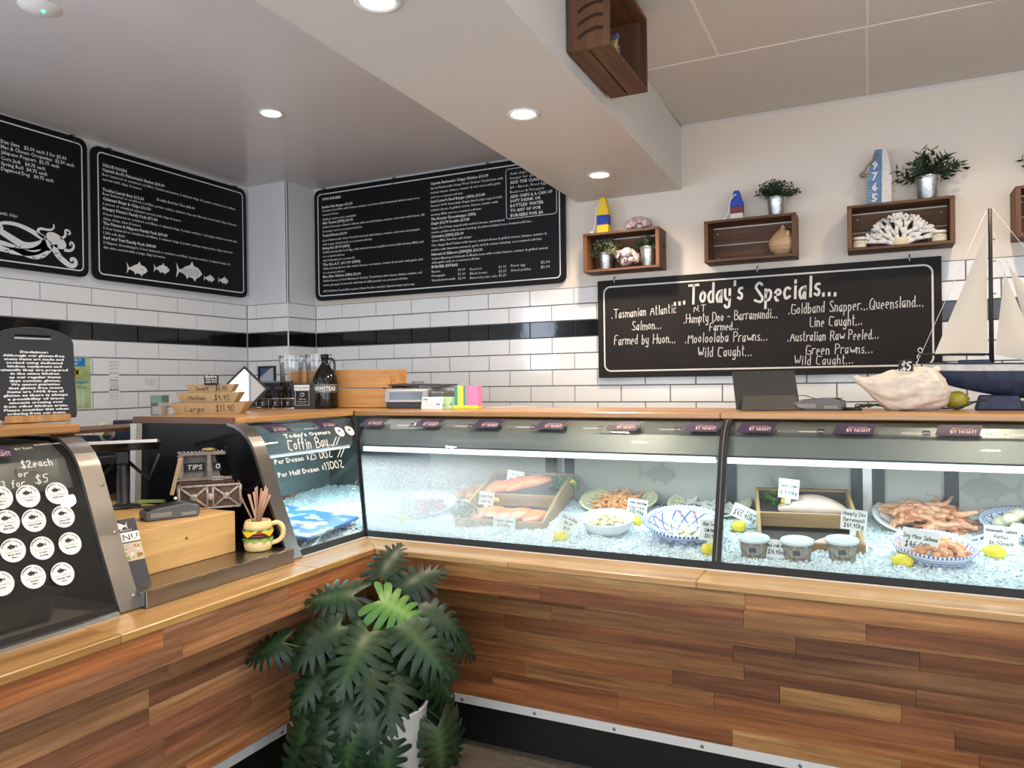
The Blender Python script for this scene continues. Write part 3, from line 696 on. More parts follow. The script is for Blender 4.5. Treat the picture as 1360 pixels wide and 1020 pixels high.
# ------------------------------------------------------------ menu boards
def board_obj(name,label,cat,fr,w,h,r,mat,th=.022,bi=.030,bt=.007,br=.03,group=None):
    t=thing(name,label,cat,mat=fr,group=group)
    m=MB(); m.prism(rrect(w,h,r,8),2,0,th); m.obj('panel',mat,t,bev=.0015)
    m=MB(); border(m,w-2*bi,h-2*bi,br,bt,z=th+.0006,n=8); m.obj('painted_border',PRINT if mat is BOARD else CHALK,t,fix=False)
    return t
def hook(t,x,y,z=.022):
    m=MB(); m.tube(smooth_path([(x,y-.022,z+.004),(x,y-.012,z+.012),(x,y+.012,z+.012),(x,y+.022,z-.004),(x,y+.022,-.007)],1),.0035,6); m.obj('hook',BLACK if t.get('dk') else STEEL,t)
# board 3 (burgers), back wall
fr=frame(((-2.745-.76)/2,-.012,(2.072+2.886)/2),(1,0,0),(0,0,1)); cx,cz=(-2.745-.76)/2,(2.072+2.886)/2
b3=board_obj('menu_board','wide black burger menu board on the back wall, cut across by the bulkhead','menu board',fr,1.985,.814,.045,BOARD)
b3['dk']=1
for x in (-2.66,-2.04,-1.3): hook(b3,x-cx,.395)
m=MB(); Z=.0228
def L3(txt,x,z,x1=None,bold=.0,h=.016,sl=0,t=None):
    prnt(t or m,txt,x-cx,z-cz-h*.5,h,width=(x1-x if x1 else None),bold=bold,slant=sl,z=Z)
X=-2.672
rows=[("GYM'S BURGERS",2.815,-2.50,1),("Rankin Fish Burger $12.50",2.757,-2.395,1),("Crumbed Cod Fillet with lettuce, tomato, red onion with homemade tartare sauce on a",2.729,-1.828,0),("toasted soft bun",2.70,-2.522,0),("Grilled option also available",2.667,-2.366,2),
("Able Tasman [GFA] $12.90",2.640,-2.393,1),("Grilled Tasmanian Atlantic Salmon with cos leaf lettuce, tomato, red onion with lemon, dill",2.609,-1.79,0),("& tarragon aioli on a toasted soft bun",2.579,-2.315,0),("Tropical Breeze $12.90",2.548,-2.448,1),("Spiced Buttermilk Crisp Fried Barramundi with lettuce, tomato, red onion & pineapple",2.513,-1.827,0),("with mango & basil aioli on a toasted soft bun",2.483,-2.229,0),
("Rising Sun $9.90 [GFA]",2.455,-2.427,1),("Grilled Smoky Bacon & Egg, with melted cheese & grilled onions with smokey BBQ and",2.425,-1.801,0),("on a toasted soft bun",2.395,-2.473,0),("Add Hollandaise for an extra $2",2.365,-2.384,2),("The B.L.A.T. $11.90 (GFA)",2.335,-2.332,1),("Grilled Smoky Bacon with melted cheese, cos lettuce, tomato & avocado with garlic aioli",2.305,-1.807,0),("on a toasted soft bun",2.275,-2.475,0),
("Blue Skies Chicken (GFA) $12.90",2.246,-2.329,1),("Grilled Lemon & Herb Marinated Chicken Tenderloins with cheese, lettuce, tomato, red",2.215,-1.816,0),("onion, pineapple & avocado with lime & chilli pescado on a toasted soft bun",2.184,-1.935,0),("ADD Hollandaise Pescado Menu requires ( Gluten Free Buns extra $2 ), Vegetarian burger options may",2.140,-1.878,2)]
for t_,z,x1,k in rows: L3(t_,X,z,x1,bold=.03 if k==1 else 0.012,sl=.2 if k==2 else 0,h=.017 if k==1 else .0145)
X=-1.736
rows=[("Captain Barbossa's Crispy Chicken $13.90",2.812,-1.292,1),("Spiced Buttermilk Crispy Fried Chicken Tenderloins with",2.780,-1.185,0),("melted cheese, lettuce, tomato & red onion with garlic",2.750,-1.204,0),("aioli on a toasted soft bun",2.719,-1.487,0),("Land Lover's Beef Burger (GFA) $13.80",2.690,-1.317,1),("Seared 100% Australian Angus Beef patty topped with",2.660,-1.194,0),
("melted cheese & grilled onions, lettuce, tomato with",2.631,-1.225,0),("smokey BBQ and on a toasted soft bun",2.600,-1.349,0),("The Bounty Cheeseburger (GFA)",2.570,-1.389,1),("Single $12.90 Double $17.80",2.540,-1.437,1),("Angus Beef Patty topped with melted cheese, caramelised",2.508,-1.18,0),("onions, pickles with tomato ketchup & yellow mustard on a toasted soft bun",2.480,-.99,0),
("Columbus [GFA] $22.90",2.451,-1.483,1),("Classic BBQ, American style burger",2.422,-1.423,2),("Two Angus Beef Patties with bacon, melted cheese & grilled onions, lettuce, tomato &",2.391,-.882,0),("pickles with American mustard, garlic aioli & tomato ketchup on a toasted soft bun",2.361,-.918,0),("Haloumi & Skilmore [GFA](V) $16.90",2.330,-1.342,1),("Grilled Marinated Haloumi & Mushrooms with rocket lettuce, tomato & grilled onions",2.300,-.876,0),
("with garlic aioli on a toasted soft bun",2.274,-1.366,0),("BURGER EXTRAS",2.245,-1.53,1),("Bacon",2.213,-1.67,0),("Pineapple",2.184,-1.63,0),("Smashed avocado",2.154,-1.55,0)]
for t_,z,x1,k in rows: L3(t_,X,z,x1,bold=.03 if k==1 else 0.012,sl=.2 if k==2 else 0,h=.017 if k==1 else .0145)
for t_,x,z,x1 in (("$2.20",-1.53,2.211,-1.474),("$1.20",-1.53,2.182,-1.474),("$2.90",-1.53,2.152,-1.474),("Beetroot",-1.438,2.207,-1.35),("Black beans",-1.438,2.178,-1.31),("Battered potato cake",-1.438,2.149,-1.235),("$1.00",-1.225,2.205,-1.17),("$2.25",-1.225,2.177,-1.17),("$2.20",-1.225,2.150,-1.17),("Fried egg",-1.137,2.206,-1.035),("Sliced pickles",-1.137,2.176,-.995),("$2.00",-.925,2.211,-.863),("$3.00",-.925,2.181,-.863)): L3(t_,x,z,x1)
X=-1.135
for t_,z,x1,k in (("Add chips to any",2.799,-.93,2),("burger for $3.00",2.771,-.93,2),("ADD THE CLASSIC",2.742,-.90,1),("$4 - Bacon, Fried Egg,",2.711,-.875,0),("Beetroot & Pineapple",2.681,-.895,0),("ADD CHIPS & A CAN OF",2.651,-.84,1),("SOFT DRINK OR",2.622,-.92,1),("BOTTLED WATER",2.592,-.90,1),("TO ANY OF OUR",2.561,-.92,1),("BURGERS FOR $6",2.529,-.905,1)):
    L3(t_,X,z,x1,bold=.025 if k==1 else .002,sl=.2 if k==2 else 0,h=.019 if k==1 else .016)
m.obj('menu_lettering',PRINT,b3,fix=False)
m=MB(); border(m,.355,.325,.02,.0035,x0=-.988-cx,y0=2.670-cz,z=Z); m.obj('offer_box_outline',PRINT,b3,fix=False)
# board 2 (value packs), left wall
y0,y1,z0,z1=-1.513,-.325,2.090,2.876; cy,cz=(y0+y1)/2,(z0+z1)/2
b2=board_obj('menu_board','black value packs menu board with five white fish along its bottom','menu board',frame((XL+.012,cy,cz),(0,1,0),(0,0,1)),y1-y0,z1-z0,.045,BOARD)
b2['dk']=1
for y in (-1.40,-.42): hook(b2,y-cy,.380)
m=MB()
def L2(txt,y,z,ye=None,bold=0.,h=.016,sl=0): prnt(m,txt,y-cy,z-cz-h*.5,h,width=(ye-y if ye else None),bold=bold,slant=sl,z=Z)
for t_,z,ye,k in (("VALUE PACKS",2.772,-1.289,1),("Captain Rod's Fisherman's Basket $20.00",2.745,-1.02,1),("Beer battered or crumbed cod fillet, 2 battered prawns, 2 calamari rings, & 2 panko crumbed sea scallops",2.716,-.428,0),("served with chips & lemon",2.688,-1.191,0),("Tradies Lunch Box $12.50",2.627,-1.172,1),("Beer battered or crumbed cod fillet, potato scallop, calamari ring, and dim sim served with chips & lemon",2.602,-.42,0),
("Calamari Rings & Chips $16.50",2.573,-1.124,1),("6 pieces of crumbed calamari served with chips & lemon",2.544,-.898,0),("Hungry Pirate's Family Pack $71.80",2.515,-1.076,1),("4 beer battered or crumbed cod fillets, 6 calamari rings, 4 potato scallops, 1 pineapple fritters served with",2.484,-.417,0),("chips, Asian slaw & lemon",2.456,-1.20,0),("The Pirates & Nippers Family Pack $49.80",2.428,-1.002,1),
("2 beer battered or crumbed cod fillets, 2 calamari rings, 2 potato scallops, large potato chips, lemon &",2.400,-.459,0),("1.25lt soft drink",2.371,-1.308,0),("Surf and Turf Family Pack $48.80",2.343,-1.089,1),("2 Nippers cheeseburgers, 2 beer battered or crumbed cod fillets, 2 potato scallops, 2 calamari rings, & 2",2.314,-.48,0),("dim sims served with a large chips & lemon",2.285,-1.024,0)):
    L2(t_,-1.452,z,ye,bold=.03 if k else .012,h=.017 if k else .0145)
L2("Double Rod for Two $40.00",-1.078,2.648,-.783,bold=.02)
m.obj('menu_lettering',PRINT,b2,fix=False)
m=MB()
for y,z,L,s in ((-1.309,2.180,.155,0),(-1.116,2.205,.125,0),(-.952,2.213,.222,0),(-.722,2.190,.098,0),(-.597,2.190,.097,0)): fish(m,y-cy,z-cz,L,True,z=Z)
m.obj('fish_drawings',PRINT,b2,fix=False)
m=MB()
for k in range(9): ribbon(m,[(-.90+.016*k-cy,2.237-cz,0),(-.892+.016*k-cy,2.213-cz,0),(-.90+.016*k-cy,2.190-cz,0)],.0025,Z+.0005)
for y,z in ((-1.19,2.186),(-1.01,2.209),(-.765,2.220),(-.64,2.193),(-.515,2.193)): disc(m,y-cy,z-cz,.004,8)
for v in m.bm.verts: v.co.z=Z+.0006
m.obj('fish_scale_lines',BOARD,b2,fix=False)
# board 1 (sides), cut by the frame edge
y0,y1=-2.75,-1.545; cy=(y0+y1)/2
b1=board_obj('menu_board','black menu board with a white octopus, cut off by the left edge','menu board',frame((XL+.012,cy,(2.092+2.888)/2),(0,1,0),(0,0,1)),y1-y0,.796,.045,BOARD)
cz=(2.092+2.888)/2; b1['dk']=1; hook(b1,-1.63-cy,.385); hook(b1,-2.6-cy,.385)
m=MB()
for t_,z,ye in (("Dim Sims   $2.00 each 3 for $5.00",2.749,-1.67),("Mac & Cheese Croquettes  $2.50 each",2.722,-1.626),("Jalapeno Poppers  $2.75 each",2.694,-1.713),("Corn Jack   $4.75 each",2.662,-1.792),("Spring Roll  $4.75 each",2.634,-1.781),("Dagwood Dog   $4.75 each",2.606,-1.746)): L2(t_,-2.024,z,ye,bold=.015,h=.019)
L2("served with chips",-2.10,2.372,-1.943,h=.018)
m.obj('menu_lettering',PRINT,b1,fix=False)
m=MB()
def blob2(cx_,cy_,a,b,rot=0,n=24,w=0):
    m.add([(cx_+a*math.cos(t)*math.cos(rot)-b*math.sin(t)*math.sin(rot), cy_+a*math.cos(t)*math.sin(rot)+b*math.sin(t)*math.cos(rot), Z) for t in [2*PI*i/n for i in range(n)]],[tuple(range(n))])
def tent(pts,w0,w1):
    P=smooth_path([(a-cy,b-cz,0) for a,b in pts],2); n=len(P); vs=[];
    for i,p in enumerate(P):
        d=(P[min(i+1,n-1)]-P[max(i-1,0)]).normalized(); wv=w0+(w1-w0)*i/(n-1); q=Vector((-d.y,d.x,0))*wv/2; vs+=[(p.x+q.x,p.y+q.y,Z),(p.x-q.x,p.y-q.y,Z)]
    m.add(vs,[(2*i,2*i+1,2*i+3,2*i+2) for i in range(n-1)])
blob2(-1.735-cy,2.275-cz,.062,.036,-.5); blob2(-1.79-cy,2.24-cz,.035,.03)
tent([(-1.79,2.25),(-1.90,2.21),(-1.98,2.25),(-2.06,2.29),(-2.12,2.27)],.05,.02)
tent([(-1.79,2.24),(-1.86,2.19),(-1.95,2.18),(-2.06,2.19),(-2.16,2.17)],.05,.022)
tent([(-1.78,2.23),(-1.82,2.18),(-1.88,2.17),(-1.96,2.20),(-2.05,2.22),(-2.14,2.22)],.05,.018)
tent([(-1.80,2.28),(-1.84,2.30),(-1.83,2.33),(-1.77,2.325),(-1.745,2.345),(-1.75,2.365)],.02,.006)
tent([(-1.80,2.27),(-1.88,2.31),(-1.96,2.33),(-2.04,2.32),(-2.02,2.29)],.03,.01)
tent([(-1.75,2.25),(-1.74,2.21),(-1.70,2.17),(-1.65,2.14),(-1.62,2.16),(-1.63,2.19),(-1.655,2.185),(-1.648,2.17)],.042,.010)
tent([(-1.71,2.29),(-1.68,2.31),(-1.685,2.345),(-1.66,2.345),(-1.652,2.325),(-1.668,2.322)],.016,.007)
tent([(-1.69,2.23),(-1.65,2.23),(-1.63,2.26),(-1.645,2.285),(-1.66,2.27),(-1.65,2.26)],.018,.006)
m.obj('octopus_drawing',PRINT,b1,fix=False)
m=MB(); rr=random.Random(2)
for k in range(60):
    t=k/60; x=-1.70-.42*t; z=2.18+.02*math.sin(t*14)+rr.uniform(-.012,.014); n=8; r=.0035
    m.add([(x-cy+r*math.cos(2*PI*i/n),z-cz+r*math.sin(2*PI*i/n),Z+.0005) for i in range(n)],[tuple(range(n))])
m.obj('octopus_suckers',BOARD,b1,fix=False)
# chalkboard
x0,x1,z0,z1=-.550,1.283,1.472,2.064; cx,cz=(x0+x1)/2,(z0+z1)/2
cb=board_obj('chalkboard',"long chalkboard headed Today's Specials hanging under the wall crates",'chalkboard',frame((cx,-.012,cz),(1,0,0),(0,0,1)),x1-x0,z1-z0,.003,CHALKB,th=.020,bi=.036,bt=.009,br=.045)
for x in (-.44,.39,1.14): hook(cb,x-cx,z1-cz-.002,.020)
m=MB(); Zc=.0212
def HC(txt,x,z,x2,h,th=None,rot=0,sl=.1): hand(m,txt,x-cx,z-cz+(.011 if h<.07 else 0),h,width=x2-x,thick=th or .0042,z=Zc,rot=rot,slant=sl,jit=.04)
HC("...Today's",-.075,1.893,.31,.105,.0135,.02); HC("Specials...",.375,1.885,.80,.105,.0135,.03)
HC(".Tasmanian Atlantic",-.46,1.822,-.067,.052,rot=.03); HC("Salmon...",-.335,1.745,-.155,.052); HC("Farmed by Huon...",-.447,1.660,-.072,.055)
HC("N.T",.035,1.835,.10,.036); HC(".Humpty Doo - Barramundi...",-.022,1.772,.495,.052,rot=.015); HC("Farmed...",.123,1.722,.285,.045); HC(".Mooloolaba Prawns...",-.015,1.655,.442,.055); HC("Wild Caught...",.055,1.573,.357,.055)
HC(".Goldband Snapper...Queensland...",.553,1.795,1.203,.056,rot=.01); HC("Line Caught...",.66,1.72,.918,.052); HC(".Australian Raw Peeled...",.546,1.645,.995,.05); HC("Green Prawns...",.638,1.57,.967,.052); HC("Wild Caught...",.578,1.516,.873,.048)
m.obj('chalk_lettering',CHALK,cb,fix=False)

# ------------------------------------------------------------ crates as wall shelves
def wall_crate(x0,x1,z0,z1,d,label,t_=.014):
    t=thing('wooden_crate',label,'crate',(0,0,0),group='wooden crates hung on the walls')
    w=x1-x0
    MB().bb((x0,-d,z1-t_),(x1,-.002,z1)).obj('top_board',CRATE,t,bev=.0012)
    MB().bb((x0,-d,z0),(x1,-.002,z0+t_)).obj('bottom_board',CRATE,t,bev=.0012)
    e=.022
    MB().bb((x0,-d+.0005,z0+t_),(x0+e,-.004,z1-t_)).obj('end_board',CRATEZ,t,bev=.0012)
    MB().bb((x1-e,-d+.0005,z0+t_),(x1,-.004,z1-t_)).obj('end_board',CRATEZ,t,bev=.0012)
    hh=(z1-z0-2*t_); n=2; 
    for k in range(n):
        a=z0+t_+.006+k*(hh-.012)/n; MB().bb((x0+e,-.012,a+.003),(x1-e,-.004,a+(hh-.012)/n-.003)).obj('back_slat',CRATE,t,bev=.0008)
    m=MB()
    for x in (x0+e+.025,x1-e-.025):
        for z in (z0+t_+.025,z1-t_-.035): m.lathe([(.0045,0),(.0045,.003),(.002,.0045)],10,c=(x,-.012,z),rot=(PI/2,0,0))
    m.obj('screws',ALU,t)
    return t
D=.165
wall_crate(-.592,-.130,2.102,2.334,D,'small wooden wall crate, leftmost of the row, holding two potted plants')
wall_crate(.124,.606,2.104,2.334,D,'wooden wall crate holding only the tan round seashell')
wall_crate(.853,1.334,2.104,2.337,D,'wooden wall crate holding the white coral and two jars')
wall_crate(1.581,2.06,2.106,2.348,D,'wooden wall crate cut off by the right edge of the photo')
CB=.013 # inner floor offset
# bulkhead crate with printed letters on its end
bc=thing('wooden_crate','large wooden crate with dark stamped marks fixed high on the bulkhead face','crate',(.0,0,0),group='wooden crates hung on the walls')
xb=.003; xo=.158; ya,yb=-1.915,-1.44; za,zb=2.615,2.915; t_=.014
MB().bb((xb,ya+.014,za),(xb+.072,yb-.0,za+t_)).obj('side_board',CRATEY,bc,bev=.0015)
MB().bb((xb+.079,ya+.014,za),(xo,yb-.0,za+t_)).obj('side_board',CRATEY,bc,bev=.0015)
MB().bb((xb,ya+.014,zb-t_),(xo,yb,zb)).obj('side_board',CRATEY,bc,bev=.0015)
MB().bb((xb,ya,za),(xo,ya+.014,zb)).obj('end_board',CRATEZ,bc,bev=.0015)
MB().bb((xb,yb,za+.001),(xo,yb+.014,zb)).obj('end_board',CRATEZ,bc,bev=.0015)
MB().bb((xb,ya+.014,za+.016),(xb+.01,yb,zb-.016)).obj('back_slat',CRATEY,bc)
m=MB()
for k,(a,b_) in enumerate((((.05,.10)),((.05,.072)),((.05,.044)),((.06,.02)))):
    z=za+.045+.045*k; ribbon(m,[(.045,.0+z-za,0),(.065,z-za+.012,0),(.105,z-za+.022,0),(.128,z-za+.018,0)],.013)
o=m.obj('stamped_marks',M('stamp_ink',(.03,.012,.006),.8),bc,fix=False); o.matrix_local=frame((xb,ya-.0008,za),(1,0,0),(0,0,1))
# painted wooden fish inside it
t=thing('painted_fish','yellow and blue striped wooden fish inside the bulkhead crate','ornament',(.075,-1.60,za+t_))
YEL=M('yellow_paint',(.55,.42,.12),.6); BLU=M('stripe_blue',(.10,.11,.22),.6)
m=MB(); m.prism([(-.055,.0),(.03,.0),(.045,.05),(.03,.11),(.0,.15),(-.04,.10),(-.06,.04)],0,-.012,.012); m.obj('body',YEL,t,bev=.003)
m=MB()
for k in range(8): m.bb((-.0135,-.012+.001*k,.02+.0145*k),(.0135,.034,.026+.0145*k))
m.obj('stripes',BLU,t)
MB().prism([(-.01,.14),(.028,.15),(.042,.175),(.02,.18),(-.004,.165)],0,-.010,.010).obj('tail',BLU,t,bev=.002)

# buoys -------------------------------------------------------
def buoy(x,y,z,w,d,h,label,bands,rope,slim=.45,rotz=0,lean=0):
    t=thing('wooden_buoy',label,'ornament',(x,y,z),rotz,group=None); t.rotation_euler=(0,lean,rotz)
    hs=.58*h; lev=[0]+[b for b,_ in bands]; 
    for (a,_),(b_,mt) in zip([(0,0)]+bands[:-1],bands):
        m=MB(); zs=sorted(set([a*h,b_*h]+([hs] if a*h<hs<b_*h else []))); vs=[];fs=[]
        for zz in zs:
            k=1 if zz<=hs else 1-(1-slim)*((zz-hs)/(h-hs)); e=.006*k
            for px,py in ((-w/2*k,-d/2),(w/2*k,-d/2),(w/2*k,d/2),(-w/2*k,d/2)): vs.append((px,py,zz))
        for i in range(len(zs)-1): fs+=[(i*4+j,i*4+(j+1)%4,(i+1)*4+(j+1)%4,(i+1)*4+j) for j in range(4)]
        fs+=[(3,2,1,0),tuple((len(zs)-1)*4+j for j in range(4))]; m.add(vs,fs); m.obj('painted_band',mt,t,bev=.002)
    m=MB(); pts=[(0,-d/2-.002,h*.87),(-w*.25,-d/2-.008,h*.80),(-w*.55,-d/2-.004,h*.62),(-w*.62,-d/2,h*.32),(-w*.72,-d/2-.002,.03),(-w*.95,-d/2,.012)]
    m.tube(smooth_path(pts,2),.0035,7); m.blob((-w*.95,-d/2,.012),(.03,.02,.02),3,.25,3,1)
    m.obj('rope_loop',rope,t); return t
PY=M('buoy_yellow',(.82,.56,.02),.5); PB=M('buoy_blue',(.015,.055,.36),.5); PR=M('buoy_maroon',(.17,.035,.04),.55); PW=M('buoy_white',(.68,.65,.60),.55)
buoy(-.482,-.10,2.334,.072,.05,.215,'yellow wooden buoy with one blue band on the leftmost crate',[(.25,PY),(.52,PB),(1,PY)],ROPEW)
buoy(.293,-.09,2.334,.068,.045,.165,'blue wooden buoy with maroon and white bands on the shell crate',[(.24,PW),(.46,PR),(1,PB)],ROPEW,.38)
t=thing('wooden_buoy','tall blue and white wooden buoy numbered 9765 on the coral crate','ornament',(1.009,-.09,2.337)); t.rotation_euler=(0,.02,0)
NB=M('number_blue',(.10,.20,.36),.65,var=.3,vscale=40); NW=M('number_white',(.62,.60,.56),.65,var=.12,vscale=60)
MB().prism([(-.062,0),(.004,0),(.004,.285),(-.028,.285),(-.062,.17)],1,-.02,.02).obj('blue_side',NB,t,bev=.002)
MB().prism([(.004,0),(.050,0),(.050,.16),(.026,.285),(.004,.285)],1,-.02,.02).obj('white_side',NW,t,bev=.002)
m=MB()
for k,c in enumerate("9765"): prnt(m,c,-.028,.185-.055*k,.040,width=.028,align='c',bold=.03)
for k in range(14): m.add([(-.060,.02+.015*k,0),(-.052,.02+.015*k,0),(-.052,.022+.015*k,0),(-.060,.022+.015*k,0)],[(0,1,2,3)])
o=m.obj('number_lettering',PW,t,fix=False); o.matrix_local=frame((0,-.021,0),(1,0,0),(0,0,1))
m=MB(); m.tube(smooth_path([(-.01,-.024,.262),(-.035,-.026,.235),(-.062,-.026,.205),(-.085,-.024,.165)],2),.005,7); m.blob((-.085,-.024,.160),(.034,.03,.03),5,.2,3,2); m.obj('twine_knot',TWINE,t)

# pots ---------------------------------------------------------
LEAFM=[M('leaf_grey_green',(.055,.085,.035),.5,var=.3,vscale=30),M('leaf_dark_green',(.022,.045,.022),.5,var=.3,vscale=30),M('leaf_olive',(.085,.10,.05),.5,var=.25,vscale=30)]
def sprigs(m,rr,R,Ht,n,leafL,leafW,spread=1.0,per=14,low=0):
    for s in range(n):
        a=rr.uniform(0,2*PI); el=rr.uniform(.25+low,1.45); L=Ht*rr.uniform(.7,1.05)
        d=Vector((math.cos(a)*math.cos(el)*spread,math.sin(a)*math.cos(el)*spread,math.sin(el)))
        p0=Vector((math.cos(a)*R*.5*math.cos(el),math.sin(a)*R*.5*math.cos(el),0)); pts=[p0+d*L*t+Vector((0,0,-.25*L*t*t*math.cos(el))) for t in (0,.33,.66,1)]
        m.mi=1; m.tube(pts,.0012,4,cap=False); m.mi=0
        for k in range(per):
            t=.25+.75*k/(per-1); i=min(int(t*3),2); p=pts[i].lerp(pts[i+1],t*3-i)
            a2=k*2.4+rr.uniform(-.4,.4); q=d.orthogonal().normalized(); q.rotate(Matrix.Rotation(a2,3,d)); ld=(q*.85+d*.55).normalized(); sd=ld.cross(d).normalized()
            l=leafL*rr.uniform(.75,1.15); wv=leafW*rr.uniform(.8,1.1); nn=ld.cross(sd)*wv*.25
            m.add([p,p+ld*l*.45+sd*wv/2+nn,p+ld*l,p+ld*l*.45-sd*wv/2+nn,p+ld*l*.5],[(0,1,4),(1,2,4),(2,3,4),(3,0,4)],True)
def bucket_plant(x,y,z,r,h,label,mat,seed,Ht,n,lL,lW,spread=1.0,per=14,low=0):
    t=thing('potted_plant',label,'plant',(x,y,z)); rr=random.Random(seed)
    MB().lathe([(r*.74,0),(r*.76,.002),(r*.86,h*.55),(r*.875,h*.57),(r*.875,h*.60),(r*.885,h*.62),(r*.9,h*.72),(r*.915,h*.74),(r*.92,h*.77),(r*.98,h*.97),(r*1.03,h),(r*.97,h*1.01),(r*.94,h*.93),(r*.8,h*.9)],28).obj('galvanised_pot',GALV,t)
    m=MB(); sprigs(m,rr,r,Ht,n,lL,lW,spread,per,low)
    o=m.obj('foliage',[mat,M('stem_green',(.06,.08,.03),.7)],t,loc=(0,0,h*.9),fix=False); o['kind']='stuff'; return t
zf=2.102+.014
bucket_plant(-.475,-.085,zf,.048,.105,'small grey green plant in a galvanised pot at the left inside the leftmost crate',LEAFM[2],1,.10,26,.034,.017,1.0,11,.0)
bucket_plant(-.215,-.085,zf,.050,.118,'bushy small leaved plant in a galvanised pot at the right inside the leftmost crate',LEAFM[0],2,.085,30,.020,.012,1.0,13,.1)
bucket_plant(.500,-.085,2.334,.052,.105,'dark round leaved plant in a galvanised pot on top of the shell crate',LEAFM[1],3,.125,30,.024,.02,1.0,12,.05)
bucket_plant(1.222,-.085,2.337,.060,.12,'leafy plant in a galvanised pot on top of the coral crate',LEAFM[1],4,.15,30,.045,.019,1.05,11,.05)
bucket_plant(1.76,-.10,2.348,.055,.11,'dark leaved plant mostly beyond the right edge on the last crate',LEAFM[1],5,.14,22,.04,.016,1.1,10,0)
# barnacle clusters
BAR=M('barnacle',(.44,.34,.35),.7,var=.35,vscale=45); BARI=M('barnacle_inside',(.10,.05,.06),.8)
def barnacles(x,y,z,w,d,h,label,seed,n):
    t=thing('barnacle_cluster',label,'ornament',(x,y,z)); rr=random.Random(seed); m=MB()
    m.blob((0,0,h*.42),(w*.55,d*.5,h*.6),seed,.1,2,2)
    for k in range(n):
        a=rr.uniform(0,2*PI); e=rr.uniform(-.15,1.5); dv=Vector((math.cos(a)*math.cos(e),math.sin(a)*math.cos(e),math.sin(e)))
        p=Vector((dv.x*w*.33,dv.y*d*.33,h*.42+dv.z*h*.33)); r=rr.uniform(.013,.019); L=rr.uniform(.022,.034)
        q=dv.to_track_quat('Z','Y').to_euler()
        m.mi=0; m.lathe([(r,0),(r*.95,L*.4),(r*.62,L),(r*.42,L*.98),(r*.3,L*.6)],9,c=p,rot=q,cap=False); m.mi=1; m.lathe([(.0002,L*.6),(r*.32,L*.62)],9,c=p,rot=q,cap=False)
    m.obj('shells',[BAR,BARI],t)
barnacles(-.345,-.10,zf,.15,.10,.125,'pinkish barnacle cluster between the two pots in the leftmost crate',1,46)
barnacles(-.275,-.085,2.334,.17,.10,.070,'pinkish barnacle cluster lying on top of the leftmost crate',2,46)
# tun shell
t=thing('seashell','large round tan seashell in the otherwise empty wall crate','seashell',(.533,-.095,2.118)); t.rotation_euler=(0,0,.3)
SH=M('shell_tan',(.52,.34,.19),.4,var=.15,vscale=12)
m=MB()
def fn(u,v):
    a=u*2*PI; s=v; R=.074*math.sin(PI*min(1,(.06+.94*s)**.8))**.75; rid=1+.018*math.sin(s*46)
    zz=.005+.150*s; lip=1+.10*max(0,math.cos(a-1.0))**6*math.sin(PI*s)
    return (R*rid*lip*math.cos(a),R*.95*rid*lip*math.sin(a),zz)
m.grid(fn,36,40,closeu=True); m.obj('body_whorl',SH,t)
m=MB(); m.blob((.012,-.046,.078),(.030,.02,.12),2,.1,2,2,rot=(0,.12,0)); m.obj('aperture_lip',M('shell_cream',(.72,.56,.36),.35),t)
MB().lathe([(.016,0),(.012,.01),(.006,.018),(.001,.024)],12,c=(0,0,.148)).obj('spire',SH,t)
# white coral
t=thing('coral','branching white coral standing in the wall crate between two jars','coral',(1.098,-.095,2.118))
CW=M('coral_white',(.70,.69,.67),.8,bump=.3,bscale=300); rr=random.Random(9); m=MB()
def branch(p,d,L,r,depth):
    q=p+d*L; m.tube([p,p.lerp(q,.5)+Vector((rr.uniform(-.003,.003),0,0)),q],[r,r*.92,r*.85],7); 
    if depth==0 or q.z>.165: m.blob(q,(r*2.4,r*1.9,r*2.4),rr.randint(0,99),.2,2,1); return
    k=2 if rr.random()<.85 else 3
    for j in range(k):
        a=(j-(k-1)/2)*rr.uniform(.55,.95)+rr.uniform(-.15,.15); nd=d.copy(); nd.rotate(Matrix.Rotation(a,3,'Y')); nd.y+=rr.uniform(-.25,.25); nd.normalize()
        if nd.z<-.05: nd.z=.05; nd.normalize()
        branch(q,nd,L*rr.uniform(.72,.95),r*.84,depth-1)
for a in (-1.2,-.7,-.25,.25,.7,1.15): branch(Vector((math.sin(a)*.02,0,.012)),Vector((math.sin(a),rr.uniform(-.12,.12),math.cos(a))),.050,.0135,3)
m.obj('branches',CW,t)
m=MB(); m.blob((0,0,.022),(.085,.05,.055),4,.2,3,2); m.obj('base',M('coral_base',(.66,.58,.42),.85),t)
for x,lab in ((.908,'small white labelled jar left of the white coral'),(1.27,'small white labelled jar right of the white coral')):
    t=thing('jar',lab,'jar',(x,-.10,2.118))
    MB().lathe([(.030,0),(.032,.003),(.032,.044),(.029,.048)],24).obj('glass_body',M('jar_glass',(.30,.22,.12),.15),t)
    MB().lathe([(.0326,.010),(.0326,.040)],24,cap=False).obj('paper_label',M('label_cream',(.66,.62,.52),.7),t)
    MB().lathe([(.031,.048),(.033,.049),(.033,.059),(.031,.061),(.001,.061)],24).obj('lid',M('lid_white',(.72,.71,.69),.5),t)
    m=MB(); prnt(m,'HONEY' if 0 else '· · ·',0,0,.006,align='c'); m.bb((-.014,.006,-.0002),(.014,.010,0)); m.bb((-.010,-.002,-.0002),(.010,.0,0)); o=m.obj('label_print',M('gold_print',(.45,.30,.08),.5),t,fix=False); o.matrix_local=frame((0,-.0332,.024),(1,0,0),(0,0,1))
